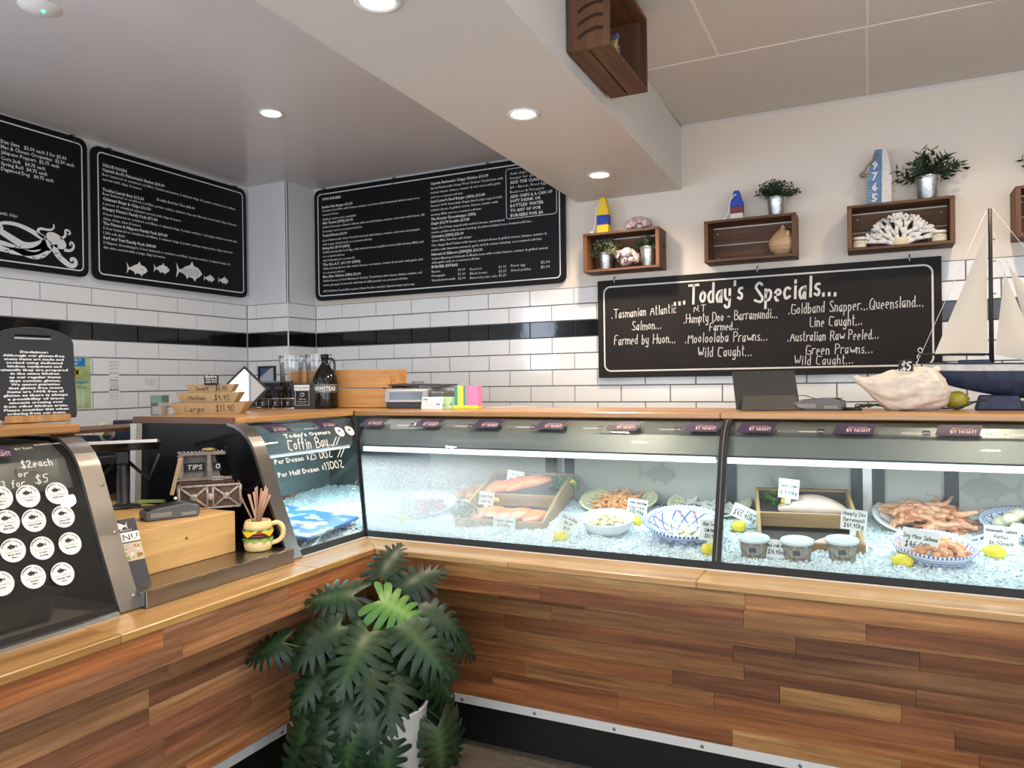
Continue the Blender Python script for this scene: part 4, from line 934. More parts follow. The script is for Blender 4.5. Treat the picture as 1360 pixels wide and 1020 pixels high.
# ------------------------------------------------------------ things stuck or written on the glass
INKB=M('marker_black',(.03,.03,.035),.7)
names=[((-3.186,.391),"Seafood","Sauce"),((-3.114,.384),"Tartare",""),((-3.034,.381),"Garlic Aioli",""),((-3.184,.323),"Smokey","BBQ Aioli"),((-3.115,.314),"Lime & Chilli","Aioli"),((-3.033,.311),"Lemon, Dill","& Tarragon"),
((-3.186,.244),"Mango Basil","Mayo"),((-3.111,.234),"Tomato","Ketchup"),((-3.033,.231),"Mayonnaise",""),((-3.153,.163),"Smokey","BBQ"),((-3.076,.152),"Sriracha Chilli","Sauce"),((-3.265,.395),"Cocktail",""),((-3.262,.33),"Sweet Chilli",""),((-3.262,.25),"Wasabi","Mayo"),((-3.235,.165),"Ranch","")]
for (u,v),a,b_ in names:
    m=MB(); disc(m,u,v,.0325,32); warp(m,'y',.0012); s=m.obj('round_sticker',STK,hot,fix=False)
    m=MB(); arc_text(m,"HOMEMADE SAUCES",u,v,.0245,.0042,162,18,.03); fish(m,u-.014,v+.009,.028); prnt(m,"Famous",u,v+.0015,.0016,align='c'); prnt(m,"Seafood Markets",u,v-.0055,.0036,width=.044,align='c',slant=.25)
    prnt(m,a,u,v-.0135,.0046,align='c',bold=.03); 
    if b_: prnt(m,b_,u,v-.0215,.0046,align='c',bold=.03)
    warp(m,'y',.0018); m.obj('sticker_print',INKB,s,fix=False)
glass_art(hot,'y','marker_writing',CHALK,lambda m:(hand(m,"Cakes",-3.245,.478,.020,width=.075,thick=.0034),hand(m,"$2each",-3.108,.468,.022,width=.088,thick=.003),hand(m,"or",-3.125,.442,.016,width=.025,thick=.003),hand(m,"3 for",-3.175,.414,.020,width=.060,thick=.003),hand(m,"$5",-3.085,.417,.024,width=.038,thick=.003)))
glass_art(oys,'y','printed_lettering',PRINT,lambda m:(prnt(m,"Today's Oysters",-2.065,.476,.019,width=.285,bold=.02),prnt(m,"Per Dozen",-2.170,.372,.020,width=.165,bold=.02),prnt(m,"Per Half Dozen",-2.172,.318,.020,width=.235,bold=.02),prnt(m,"$",-1.985,.374,.017,bold=.02),prnt(m,"$",-1.915,.322,.017,bold=.02)))
glass_art(oys,'y','marker_writing',CHALK,lambda m:(hand(m,"Coffin Bay...",-2.07,.420,.045,width=.285,thick=.0052,slant=.25),hand(m,"25 DOZ",-1.965,.370,.030,width=.135,thick=.0042),hand(m,"13DOZ",-1.898,.318,.030,width=.12,thick=.0042),
   [ribbon(m,[(-1.795+dx,.365+dz,0),(-1.755+dx,.400+dz,0)],.004) for dx,dz in ((0,0),(.022,0),(-.005,.055),(.018,.055))]))
for u in (-1.715,-1.645):
    m=MB(); disc(m,u,.482,.027,28); warp(m,'y',.0012); s=m.obj('round_sticker',STK,oys,fix=False)
    m=MB(); arc_text(m,"HOMEMADE",u,.482,.0195,.0040,155,25,.03); fish(m,u-.011,.486,.022); prnt(m,"Seafood Markets",u,.478,.003,width=.034,align='c'); prnt(m,"Sauce",u,.470,.004,align='c',bold=.03); warp(m,'y',.0018); m.obj('sticker_print',INKB,s,fix=False)
# sponsor banner that runs along the top of the glass
PURP=M('banner_purple',(.022,.012,.045),.5); BAN=glass('banner_film',(.80,.82,.80),.05); PINKT=M('banner_pink',(.55,.38,.36),.6); GREYT=M('banner_grey_text',(.18,.19,.20),.6)
def banner(parent,run,starts,uend):
    for u in starts:
        m=MB(); m.add([(u,.505,0),(u+.125,.505,0),(u+.140,.566,0),(u+.015,.566,0)],[(0,1,2,3)]) if run=='x' else m.add([(u+.015,.510,0),(u+.14,.510,0),(u+.125,.57,0),(u,.57,0)],[(0,1,2,3)])
        bmesh.ops.subdivide_edges(m.bm,edges=m.bm.edges[:],cuts=3,use_grid_fill=True); warp(m,run,.0012); f=m.obj('banner_flag',PURP,parent,fix=False)
        m=MB(); prnt(m,"BY NIGHT",u+.045,.516,.016,width=.075,bold=.025); prnt(m,"Newcastle",u+.05,.536,.009,width=.06,slant=.3); warp(m,run,.002); m.obj('flag_print',PINKT,f,fix=False)
        if u+.31<uend:
            m=MB(); prnt(m,"BY DAY",u+.145,.508,.014,width=.055); warp(m,run,.0015); m.obj('banner_text',GREYT,parent,fix=False)
            m=MB(); prnt(m,"VISIT NEWCASTLE.COM.AU",u+.212,.511,.006,width=.06,bold=.02); warp(m,run,.0015); m.obj('banner_small_text',PRINT,parent,fix=False)
            m=MB(); m.add([(u+.275,.504,0),(u+.297,.504,0),(u+.297,.528,0),(u+.275,.528,0)],[(0,1,2,3)]); warp(m,run,.0015); f=m.obj('banner_logo',PURP,parent,fix=False)
            m=MB(); ribbon(m,[(u+.278,.512,0),(u+.282,.518,0),(u+.286,.512,0),(u+.290,.518,0),(u+.294,.512,0)],.002); warp(m,run,.002); m.obj('logo_wave',PRINT,f,fix=False)
banner(sea,'x',[-1.185,-.885,-.590,-.296,.012,.318],.46); banner(sea,'x',[.512,.835,1.145,1.455,1.765],2.4)
banner(oys,'y',[-2.135,-1.83],-1.65); banner(hot,'y',[-3.235,-3.54],-2.97)
m=MB(); prnt(m,"VISIT NEWCASTLE.COM.AU",-3.035,.552,.006,width=.08,bold=.02); prnt(m,"BY DAY",-3.095,.535,.012,width=.05); warp(m,'y',.0015); m.obj('banner_small_text',PRINT,hot,fix=False)

# ------------------------------------------------------------ steel serving bench between the cases
Y0,Y1=-2.884,-2.20
sb=thing('serving_bench','low stainless steel serving bench between the two curved cases','bench',(0,0,0))
MB().bb((-1.85,Y0,.845),(-.968,-2.268,.850)).obj('top_plate',STEELW,sb)
MB().bb((-.968,Y0-.004,.8005),(-.962,-2.266,.851)).obj('front_plate',STEELW,sb,bev=.0015)
MB().bb((-.975,Y0-.004,.8505),(-.962,-2.266,.8535)).obj('front_lip',STEEL,sb)
MB().bb((-1.85,Y0-.004,.801),(-.97,Y0+.0,.85)).obj('end_plate',STEELW,sb)
MB().bb((-1.84,Y0+.01,.801),(-.975,-2.275,.844)).obj('box_core',STEELD,sb)
pf=thing('timber_riser','pale timber riser block on the steel bench under the card reader','block',(0,0,0))
MB().bb((-1.80,-2.80,.8505),(-1.13,-2.385,.997)).obj('block',BLOCKW,pf,bev=.002)
MB().lathe([(.005,0),(.004,.0006)],12,c=(-1.1298,-2.60,.940),rot=(0,PI/2,0)).obj('knot',M('knot',(.10,.05,.02),.7),pf)
zr=.9975
# card reader
def card_reader(x,y,z,rz,label,sc=1):
    t=thing('card_terminal',label,'card terminal',(x,y,z),rz)
    m=MB(); m.prism([(-.09,.012),(-.085,.0),(.085,.0),(.09,.014),(.088,.038),(.05,.050),(-.06,.040),(-.088,.030)],1,-.042,.042); m.obj('body',PLASTG,t,bev=.004)
    MB().box((.045,0,.0475),(.070,.070,.002),(0,.0,0)).obj('paper_cover',PLASTB,t,bev=.0006)
    MB().box((-.035,-.0,.0435),(.085,.066,.002),(0,-.09,0)).obj('keypad',PLASTB,t,bev=.0006)
    MB().box((-.04,-.0425,.018),(.07,.004,.016)).obj('side_grip',M('grip_light',(.22,.21,.20),.5),t,bev=.001); MB().box((.05,-.0425,.014),(.05,.004,.012)).obj('side_grip',MATS['grip_light'],t,bev=.001)
    return t
card_reader(-1.245,-2.570,zr,1.15,'grey card terminal lying on the timber riser beside the screen stand')
card_reader(.775,-1.23,1.3265,-.15,'dark grey card terminal on the back shelf next to the propped tablet')
MB().blob((0,0,0),(.014,.014,.014),1,.1,2,1)
t=tag(MB().blob((0,0,.006),(.012,.012,.012),1,.08,2,2).obj('button_cap',M('cap_white',(.8,.8,.78),.4),None,(-1.30,-2.50,zr+.047)),'tiny white cap sitting on the card terminal on the riser','cap')
# tip chest
ch=thing('tip_chest','open carved treasure chest for tips with small blackboards in its lid','chest',(-1.30,-2.345,zr),PI/2-.72)
CW1=M('chest_wood',(.10,.055,.035),.7,var=.5,vscale=60); CBONE=M('chest_bone',(.36,.33,.30),.6,var=.4,vscale=80); CGR=M('chest_grey',(.20,.165,.145),.65,var=.3,vscale=50)
w_,d_,h_=.215,.115,.090
MB().bb((-w_/2,-d_/2,0),(w_/2,d_/2,.008)).obj('bottom',CW1,ch)
for a,b_ in (((-w_/2,-d_/2,.008),(w_/2,-d_/2+.008,h_)),((-w_/2,d_/2-.008,.008),(w_/2,d_/2,h_)),((-w_/2,-d_/2+.008,.008),(-w_/2+.008,d_/2-.008,h_)),((w_/2-.008,-d_/2+.008,.008),(w_/2,d_/2-.008,h_))): MB().bb(a,b_).obj('side',CW1,ch,bev=.001)
m=MB(); f=-d_/2-.003
for a,b_ in (((-.10,.008),(-.012,.08)),((-.10,.08),(-.012,.008)),((.10,.008),(.012,.08)),((.10,.08),(.012,.008)),((-.105,.004),(.105,.004)),((-.105,.086),(.105,.086)),((-.105,.004),(-.105,.086)),((.105,.004),(.105,.086)),((-.01,.01),(-.01,.08)),((.01,.01),(.01,.08))):
    m.tube([(a[0],f,a[1]),(b_[0],f,b_[1])],.0042,6)
for x in (-.056,.056,0): m.blob((x,f-.002,.045),(.026,.014,.026),3,.15,2,2)
sy=w_/2+.002
for a,b_ in (((-.045,.01),(.045,.08)),((-.045,.08),(.045,.01))):
    for s in (-1,1): m.tube([(s*sy,a[0],a[1]),(s*sy,b_[0],b_[1])],.004,6)
m.obj('bone_carving',CBONE,ch)
lid=MB(); 
lid.bb((-w_/2,-.004,0),(w_/2,.004,.012)); lid.bb((-w_/2,-.004,.098),(w_/2,.004,.112)); lid.bb((-w_/2,-.004,.012),(-w_/2+.016,.004,.098)); lid.bb((w_/2-.016,-.004,.012),(w_/2,.004,.098)); lid.bb((-.007,-.004,.012),(.007,.004,.098)); lid.bb((-w_/2,.004,0),(w_/2,.045,.008)); lid.bb((-w_/2,.004,.104),(w_/2,.045,.112)); lid.bb((-w_/2,.004,.008),(-w_/2+.006,.045,.104)); lid.bb((w_/2-.006,.004,.008),(w_/2,.045,.104)); lid.bb((-w_/2,.04,.0),(w_/2,.046,.112))
lo=lid.obj('lid',CGR,ch,(0,d_/2+.004,h_+.002),(-.25,0,0),bev=.0008)
m=MB()
for k in range(16):
    for z in (.114,): m.blob((-w_/2+.006+k*.0135,.0,z),(.008,.008,.006),k,.1,2,1)
for k in range(9): m.blob((-w_/2-.002,.0,.004+k*.0135),(.006,.008,.008),k,.1,2,1); m.blob((w_/2+.002,.0,.004+k*.0135),(.006,.008,.008),k,.1,2,1)
m.obj('beaded_edge',CBONE,lo); MB().blob((0,0,.120),(.055,.02,.018),4,.15,2,2).obj('brass_ornament',M('brass',(.35,.27,.12),.4,.8),lo)
for x,s in ((-.052,'TIPS'),(.052,'CHEST')):
    MB().bb((x-.036,.030,.042),(x+.036,.034,.074)).obj('mini_blackboard',BLACKM,lo)
    m=MB(); hand(m,s,0,-.008,.016,width=.052,thick=.003,align='c'); o=m.obj('mini_lettering',CHALK,lo,fix=False); o.matrix_local=frame((x,.0295,.058),(1,0,0),(0,0,1))
MB().box((.03,-.002,.006),(.04,.003,.014)).obj('paper_tag',PAPER,lo)
m=MB(); m.bb((-.001,-.10,0),(.001,.0,.005)); t=tag(MB().box((0,0,0),(.014,.14,.004)).obj('wooden_stick',M('stick',(.40,.28,.16),.7),None),'thin wooden stick leaning in the open tip chest','stick'); t.location=(-1.33,-2.47,1.125); t.rotation_euler=(1.15,0,.3)
# burger mug with straws
mg=thing('burger_mug','ceramic mug shaped like a cheeseburger at the end of the steel bench','mug',(-1.07,-2.335,.8505),-.2)
BUN=M('bun_glaze',(.80,.60,.28),.16); PAT=M('patty_glaze',(.10,.032,.015),.2); CHZ=M('cheese_glaze',(.85,.55,.03),.2); LET=M('lettuce_glaze',(.22,.40,.08),.25); TOM=M('tomato_glaze',(.50,.02,.015),.18)
MB().lathe([(.036,0),(.046,.004),(.050,.018),(.050,.034),(.044,.042)],32).obj('bottom_bun',BUN,mg)
MB().lathe([(.044,.048),(.051,.052),(.052,.060),(.045,.066)],32,wob=lambda a,k:1+.015*math.sin(9*a)).obj('patty',PAT,mg)
MB().lathe([(.044,.076),(.050,.082),(.050,.094),(.046,.105),(.0435,.110),(.040,.110),(.040,.06),(.001,.06)],32,cap=False).obj('top_bun',BUN,mg)
def frill(z,amp,f,mat,nm,r=.0515,th=.007):
    m=MB(); m.grid(lambda u,v:((r+.003*math.sin(f*2*PI*u+v*3))*math.cos(2*PI*u),(r+.003*math.sin(f*2*PI*u+v*3))*math.sin(2*PI*u),z-v*th+amp*math.sin(f*2*PI*u)*v),72,4,closeu=True)
    m.grid(lambda u,v:((r-.008)*math.cos(2*PI*u),(r-.008)*math.sin(2*PI*u),z-v*th*.8),72,2,closeu=True); m.obj(nm,mat,mg)
frill(.048,.006,9,LET,'lower_lettuce',th=.010); frill(.081,.005,10,LET,'upper_lettuce',.0525,.008)
MB().lathe([(.045,.064),(.0535,.066),(.0535,.071),(.045,.073)],32).obj('tomato_slice',TOM,mg)
m=MB()
for a0 in (.2,1.75,3.4,5.0):
    vs=[];n=7
    for i in range(n):
        a=a0+(-.5+i/(n-1))*1.15; dz=.020*(1-abs(2*i/(n-1)-1)); vs+=[(.0555*math.cos(a),.0555*math.sin(a),.076),(.056*math.cos(a),.056*math.sin(a),.074-dz)]
    m.add(vs,[(2*i,2*i+1,2*i+3,2*i+2) for i in range(n-1)],True)
m.obj('cheese_slice',CHZ,mg,fix=False)
hd=smooth_path([(.046,0,.094),(.070,0,.100),(.088,0,.085),(.090,0,.055),(.076,0,.032),(.047,0,.024)],2); MB().tube(hd,.0085,10).obj('handle',BUN,mg,rot=(0,0,.85))
rr=random.Random(4); ST=M('straw_paper',(.46,.30,.21),.7); ST2=M('straw_brown',(.30,.17,.10),.7)
for k in range(15):
    a=rr.uniform(0,2*PI); q=rr.uniform(.004,.030); tl=rr.uniform(.15,.5); a2=a+rr.uniform(-.5,.5)
    p0=Vector((-q*math.cos(a)*.7,-q*math.sin(a)*.7,.062)); L=rr.uniform(.145,.175); d=Vector((math.cos(a2)*math.sin(tl)*1.1,math.sin(a2)*math.sin(tl),math.cos(tl))).normalized()
    p1=p0+d*L; e=max(abs(p1.x),abs(p1.y))
    s=MB().tube([(0,0,0),d*L],.0032,8,cap=True).obj('paper_straw',ST if k%3 else ST2,None,loc=mg.location+p0+Vector((0,0,.001)))
    tag(s,'brown paper straw standing in the burger mug','straw','paper straws in the burger mug')
# screen stand
ps=thing('screen_stand','black point of sale screen on a pole stand, seen edge on','screen',(-1.60,-2.485,zr),-.64)
MB().lathe([(.062,0),(.062,.006),(.03,.012),(.021,.02),(.021,.13),(.019,.135),(.019,.20),(.001,.2)],24).obj('pole',PLASTB,ps)
MB().box((.0,0,.19),(.05,.045,.05)).obj('tilt_joint',PLASTB,ps,bev=.004)
m=MB(); m.box((0,0,0),(.175,.26,.012)); o=m.obj('screen_body',PLASTB,ps,(.0,0,.232),(0,-.22,0),bev=.003)
MB().box((0,0,.0065),(.15,.235,.001)).obj('screen_glass',M('screen_face',(.01,.01,.012),.08),o)
MB().box((.088,0,.002),(.004,.235,.012)).obj('silver_edge',ALU,o,bev=.001)
m=MB()
for s in (-1,1): m.tube([(-.02,s*.02,.17),(.0,s*.09,.10),(.02,s*.125,.20)],.0075,6)
m.obj('bracket_arm',PLASTB,ps)
m=MB(); m.tube(smooth_path([(.04,.02,.01),(.09,.05,.008),(.13,.10,.008),(.17,.09,.010)],2),.004,6); tag(m.obj('power_cable',PLASTB,None,(-1.58,-2.55,zr)),'black cable trailing from the screen stand over the riser','cable')
t=tag(MB().box((0,0,.005),(.11,.018,.010),(0,0,.4)).obj('green_marker',M('marker_green',(.35,.45,.14),.5),None,(-1.60,-2.36,zr)),'pale green marker lying behind the screen stand','marker',)
# menu flyers
fl=thing('menu_flyer','tall narrow menu flyer standing against the steel end band','flyer',mat=frame((-1.045,-2.862,.8515),(.10,1,0),(-.42,.0,1)))
MB().bb((-.052,0,-.001),(.052,.21,0)).obj('card',M('flyer_dark',(.045,.05,.06),.5),fl)
MB().bb((-.052,.138,.0002),(.052,.168,.0006)).obj('title_band',PAPER,fl)
m=MB(); prnt(m,'MENU',0,.143,.019,width=.092,align='c'); m.obj('title_lettering',INKB,fl,fix=False).location.z=.001
m=MB(); fish(m,-.03,.188,.055); prnt(m,'Seafood Markets',-.005,.172,.006,width=.075,align='c'); m2=m.obj('logo_print',PRINT,fl,fix=False); m2.location.z=.0006
m=MB(); rr=random.Random(8)
FD=[M('food_print_%d'%i,c,.6) for i,c in enumerate([(.55,.28,.08),(.70,.62,.50),(.22,.30,.08),(.45,.10,.04)])]
m=MB(); m.bb((-.052,.078,.0002),(.052,.134,.0006)); ph=m.obj('food_photo',M('photo_ground',(.55,.45,.36),.6),fl)
for k in range(4):
    m=MB()
    for j in range(7):
        u,v=rr.uniform(-.045,.045),rr.uniform(.084,.128); disc(m,u,v,rr.uniform(.003,.007),8)
    o=m.obj('food_detail',FD[k],ph,fix=False); o.location.z=.0008+.0001*k
m=MB()
for k in range(9): prnt(m,['Fish & Chips','Grilled Barramundi','Calamari Rings','Burgers','Value Packs','Salads','Oysters','Prawns','Drinks'][k],-.045,.066-.0065*k,.0035)
m.obj('small_print',PRINT,fl,fix=False).location.z=.0006

# ------------------------------------------------------------ back bench and clutter in the kitchen corner
bb=thing('back_bench','dark bench along the left wall behind the screen stand','bench',(0,0,0))
MB().bb((XL+.005,-4.1,1.06),(-2.55,-.80,1.10)).obj('bench_top',STEELD,bb,bev=.002); MB().bb((XL+.02,-4.0,0),(-2.60,-.9,1.06)).obj('cabinet',BLACKM,bb)
MB().bb((XL+.005,-4.1,1.205),(-2.95,-2.0,1.22)).obj('riser_shelf',STEEL,bb); MB().bb((-2.97,-4.1,1.10),(-2.955,-2.0,1.205)).obj('riser_face',STEELD,bb)
NAVY=M('navy_box',(.018,.028,.05),.5)
t=thing('tape_dispenser','dark navy tape dispenser with a yellow labelled roll on the kitchen bench','dispenser',(-2.72,-1.80,1.10),.2)
MB().prism([(-.13,0),(.16,0),(.16,.035),(.05,.10),(-.13,.11)],0,-.05,.05).obj('base',NAVY,t,bev=.004)
MB().lathe([(.038,-.02),(.055,-.02),(.055,.02),(.038,.02)],28,c=(.03,.02,.115),rot=(0,PI/2,0),cap=False).obj('tape_roll',M('tape_cream',(.62,.57,.42),.5),t)
MB().lathe([(.02,-.0215),(.040,-.0215)],24,c=(.03,.02,.115),rot=(0,PI/2,0),cap=False).obj('roll_label',M('label_yellow',(.65,.50,.03),.6),t)
t=thing('navy_box','dark navy box behind the tape dispenser','box',(-2.72,-1.52,1.10)); MB().bb((-.12,-.10,0),(.12,.12,.17)).obj('box',NAVY,t,bev=.004); MB().bb((.1205,-.08,.04),(.122,.10,.10)).obj('front_label',PLASTG,t)
t=thing('paper_stack','stack of white paper bags on the riser shelf at the left','paper',(-3.05,-2.30,1.22)); 
for k in range(4): MB().box((0,.01*k,.006+.012*k),(.16,.5,.010)).obj('bag',PAPER,t)
# second bench with cardboard and boxes, seen under the screen
t=thing('storage_shelf','low timber shelf of takeaway packets seen behind the screen stand','shelf',(-2.25,-2.05,0)); MB().bb((-.15,-.45,.90),(.15,.25,.93)).obj('board',SHELFY,t); MB().bb((-.15,-.45,0),(.15,.25,.90)).obj('cupboard',BLACKM,t); MB().bb((-.15,-.45,1.255),(.15,.25,1.27)).obj('upper_board',DARKW,t); 
for s in (-.44,.24): MB().bb((-.14,s-.006,.93),(.14,s+.006,1.255)).obj('upright',BLACKM,t)
for k in range(5):
    o=tag(MB().box((0,0,.03),(.16,.13,.055),None,.95).obj('food_packet',M('packet_%d'%(k%3),[(.40,.30,.19),(.55,.50,.42),(.28,.20,.14)][k%3],.7),None,(-2.22,-2.40+(k%2)*.16,.931+.06*(k//2)),bev=.004),['brown packet low on the left under the screen','cream packet low on the right under the screen','dark brown packet in the middle left under the screen','brown packet in the middle right under the screen','cream packet topmost under the screen'][k],'packet')
# wall papers
def wall_paper(y0,y1,z0,z1,label,mat,lines,name='paper_note'):
    t=thing(name,label,'notice',mat=frame((XL+.002,(y0+y1)/2,(z0+z1)/2),(0,1,0),(0,0,1)))
    w_,h_=y1-y0,z1-z0; MB().bb((-w_/2,-h_/2,0),(w_/2,h_/2,.0012)).obj('sheet',mat,t)
    m=MB()
    for tx,u,v,hh,ww,bo in lines: prnt(m,tx,u*w_,v*h_,hh,width=ww*w_ if ww else None,align='c',bold=bo)
    if lines: m.obj('print',INKB,t,fix=False).location.z=.0018
    return t
nl=[("Fish delivery",0,.35,.009,.8,0),("Mon & Thurs",0,.15,.009,.8,0),("call first",0,-.05,.009,.7,0),("before 10 am",0,-.3,.009,.8,.02)]
nl2=[("Allergens",0,.40,.009,.8,.02),("fish shellfish",0,.30,.007,.8,0),("egg milk wheat",0,.22,.007,.8,0),("soy sesame nuts",0,.14,.007,.8,.02),("IMPORTANT",0,.02,.010,.9,.04),("please check",0,-.10,.007,.8,0),("with the chef",0,-.20,.007,.7,0),("every order",0,-.32,.007,.7,0)]
wall_paper(-1.405,-1.338,1.515,1.618,'small white note on the tiles, upper one beside the green poster',PAPER,nl)
wall_paper(-1.405,-1.336,1.352,1.508,'longer white note on the tiles directly below the small note',PAPER,nl2)
wall_paper(-1.165,-1.080,1.435,1.505,'single small white note on the tiles nearest the corner pillar',PAPER,nl[:3])
t=wall_paper(-1.80,-1.522,1.333,1.631,'bright green and blue drinks poster behind the disclaimer board',M('poster_green',(.42,.52,.22),.5,var=.45,vscale=7),[],'drinks_poster')
MB().bb((-.10,.095,.0013),(.105,.145,.0018)).obj('blue_panel',M('poster_blue',(.01,.20,.52),.5),t)
m=MB(); prnt(m,"DELICIOUSLY",0,.125,.014,width=.17,align='c',bold=.03); prnt(m,"refreshed!",0,.104,.012,width=.12,align='c',bold=.03); m.obj('poster_title',PRINT,t,fix=False).location.z=.0022
m=MB(); prnt(m,"local, honest!",.04,-.005,.02,width=.16,align='c',bold=.02); prnt(m,"100% local",.05,-.035,.02,width=.12,align='c',bold=.02); m.obj('poster_lettering',MATS['poster_blue'],t,fix=False).location.z=.0022
m=MB(); 
for a in range(9): disc(m,.03+.03*math.cos(a*.7),.06+.018*math.sin(a*.7),.014,12)
m.obj('fruit_picture',M('poster_yellow',(.70,.50,.05),.5),t,fix=False).location.z=.002
m=MB(); m.bb((.055,-.13,0),(.075,-.06,.001)); m.bb((.08,-.13,0),(.10,-.055,.001)); m.obj('bottle_picture',M('poster_bottle',(.55,.65,.50),.4),t).location.z=.0015
# ------------------------------------------------------------ on the left shelves
zs=1.3265; zh=1.3405
# disclaimer board
fr=frame((-1.50,-2.868,zh),(.18,.98,0),(0,0,1))
db=thing('disclaimer_board','black chalkboard sign with an arched top reading Disclaimer, in a timber foot','sign',mat=frame((-1.50,-2.866,zh),(.22,.975,0),(-.09,0,1)))
W2=.118; arch=[(-W2,.012),(W2,.012)]+[(W2,.245)]+[(W2*math.cos(a),.262+.050*math.sin(a)) for a in [PI*i/16 for i in range(1,16)]]+[(-W2,.245)]
hx,hz0,hz1=.055,.274,.289
m=MB(); n=len(arch)
hole=[(hx,hz0),(hx,hz1),(-hx,hz1),(-hx,hz0)]
# panel in pieces around the hand hole
def slab(poly,nm='panel'): m.prism(poly,2,-.006,.006)
slab([(-W2,.012),(W2,.012),(W2,.245),(W2,.262),(-W2,.262),(-W2,.245)]); slab([(-hx,.262),(hx,.262),(hx,hz0),(-hx,hz0)])
top=[(W2*math.cos(a),.262+.050*math.sin(a)) for a in [PI*i/24 for i in range(25)]]
slab([p for p in top if p[0]>=hx]+[(hx,hz1+.021 if 0 else .307),(hx,hz0)][::1]) if 0 else None
R_=[(hx,.262),(W2,.262)]+[p for p in top[1:] if p[0]>hx]+[(hx,.262+.050*math.sqrt(1-(hx/W2)**2))]
slab(R_); slab([(-a,b) for a,b in R_][::-1])
slab([(-hx,hz1),(hx,hz1),(hx,.262+.050*math.sqrt(1-(hx/W2)**2))]+[p for p in top if abs(p[0])<hx]+[(-hx,.262+.050*math.sqrt(1-(hx/W2)**2))])
m.obj('panel',M('sign_black',(.016,.019,.024),.6),db)
e=[(a*1.006,b*1.0) for a,b in [(W2,.02),(W2,.245)]+top+[(-W2,.245),(-W2,.02)]]
m=MB(); m.tube([(a,b,.0) for a,b in e],.0035,6); m.obj('worn_edge',M('worn_edge',(.06,.045,.03),.7,var=.8,vscale=60),db)
m=MB(); lines=["Disclaimer:","Although our gluten-free","menu items are made and","cooked using dedicated","kitchen equipment and","utensils they are prepared","in the same kitchen","as our regular items","that contain gluten.","We cannot guarantee","that gluten free menu","items are 100% free of","gluten as there is always","a possibility of trace","amounts crossing over","from other kitchen areas.","Please consider this when","ordering from our menu."]
for k,s in enumerate(lines): prnt(m,s,.0,.228-.0118*k,.0072,width=.0077*len(s)*.98,align='c',bold=.045)
m.obj('printed_lettering',PRINT,db,fix=False).location.z=.0068
m=MB(); m.bb((-.095,0,-.02),(.095,.028,-.0065)); m.bb((-.095,0,.0065),(.095,.024,.022)); m.bb((-.095,0,-.0065),(.095,.011,.0065)); m.obj('timber_foot',SHELFY,db,bev=.002)
t=thing('wooden_bowl','dark wooden object at the left edge behind the disclaimer board','bowl',(-1.62,-3.06,zh)); MB().lathe([(.03,0),(.05,.01),(.06,.03),(.055,.032),(.045,.012),(.001,.008)],20).obj('bowl',DARKW,t)
# takeaway trays
def tray(x,y,z,w_,d_,h_,rz,label,txt,price,bw=.82):
    t=thing('cardboard_tray',label,'tray',(x,y,z),rz,'stacked kraft trays')
    m=MB(); tw=.002
    a=[(-w_/2*bw,-d_/2*bw),(w_/2*bw,-d_/2*bw),(w_/2*bw,d_/2*bw),(-w_/2*bw,d_/2*bw)]; b_=[(-w_/2,-d_/2),(w_/2,-d_/2),(w_/2,d_/2),(-w_/2,d_/2)]
    vs=[(*p,0) for p in a]+[(*p,h_) for p in b_]+[(p[0]*.985,p[1]*.98,h_) for p in b_]+[(p[0]*.985,p[1]*.98,tw) for p in a]
    fs=[(3,2,1,0),(12,13,14,15)]
    for k in range(4): j=(k+1)%4; fs+=[(k,j,4+j,4+k),(4+k,4+j,8+j,8+k),(8+k,8+j,12+j,12+k)]
    m.add(vs,fs); m.obj('tray_body',CARD,t)
    m=MB(); hand(m,txt,-w_*.30,h_*.25,h_*.45,width=w_*.25,thick=.0022); hand(m,price,w_*.10,h_*.22,h_*.58,width=w_*.24,thick=.0024)
    o=m.obj('marker_lettering',INK,t,fix=False); sl=(d_/2-d_/2*bw)/h_
    o.matrix_local=frame((0,-d_/2*bw-.001,0),(1,0,0),(0,-sl,1)); return t
tx,ty=-1.80,-1.87; rz=.62
tray(tx,ty,zs,.33,.20,.052,rz,'large kraft tray marked Large, bottom of the stack','Large','$13.90')
tray(tx-.005,ty+.0,zs+.053,.275,.165,.045,rz,'middle kraft tray marked Medium','Medium','$9.90')
tray(tx-.005,ty+.01,zs+.099,.215,.13,.036,rz,'small kraft tray marked Small, topmost of the stack','Small','$6.90')
def peg_sign(x,y,z,rz,lines,label,w_=.062,h_=.046,lean=0):
    t=thing('mini_blackboard',label,'sign',(x,y,z)); t.rotation_euler=(lean,0,rz)
    MB().prism(rrect(w_,h_,.006,4),1,-.003,.003).obj('board',BLACKM,t,loc=(0,0,h_/2)) 
    m=MB()
    for k,(s,hh) in enumerate(lines): prnt(m,s,0,h_/2-.012-.011*k,hh,width=w_*.8,align='c',bold=.03)
    o=m.obj('lettering',CHALK,t,fix=False); o.matrix_local=frame((0,-.0036,h_/2),(1,0,0),(0,0,1)); return t
s_=peg_sign(tx+.045,ty-.045,zs+.130,rz,[("Extra",.011),("Chicken",.007),("Salt 50c",.007)],'mini blackboard reading Extra clipped on the small kraft tray')
MB().box((0,.002,.051),(.006,.006,.018)).obj('peg',PINE,s_)
t=thing('salt_shaker','small square glass shaker with a green lid left of the kraft trays','shaker',(-1.905,-2.07,zs),.3)
MB().bb((-.026,-.026,0),(.026,.026,.075)).obj('glass',glass('shaker_glass',(.82,.85,.82),.05),t); MB().bb((-.027,-.027,.055),(.027,.027,.088)).obj('lid',M('shaker_green',(.10,.16,.13),.4),t); MB().bb((-.022,-.022,.004),(.022,.022,.040)).obj('salt',M('salt_pink',(.60,.50,.46),.8),t)
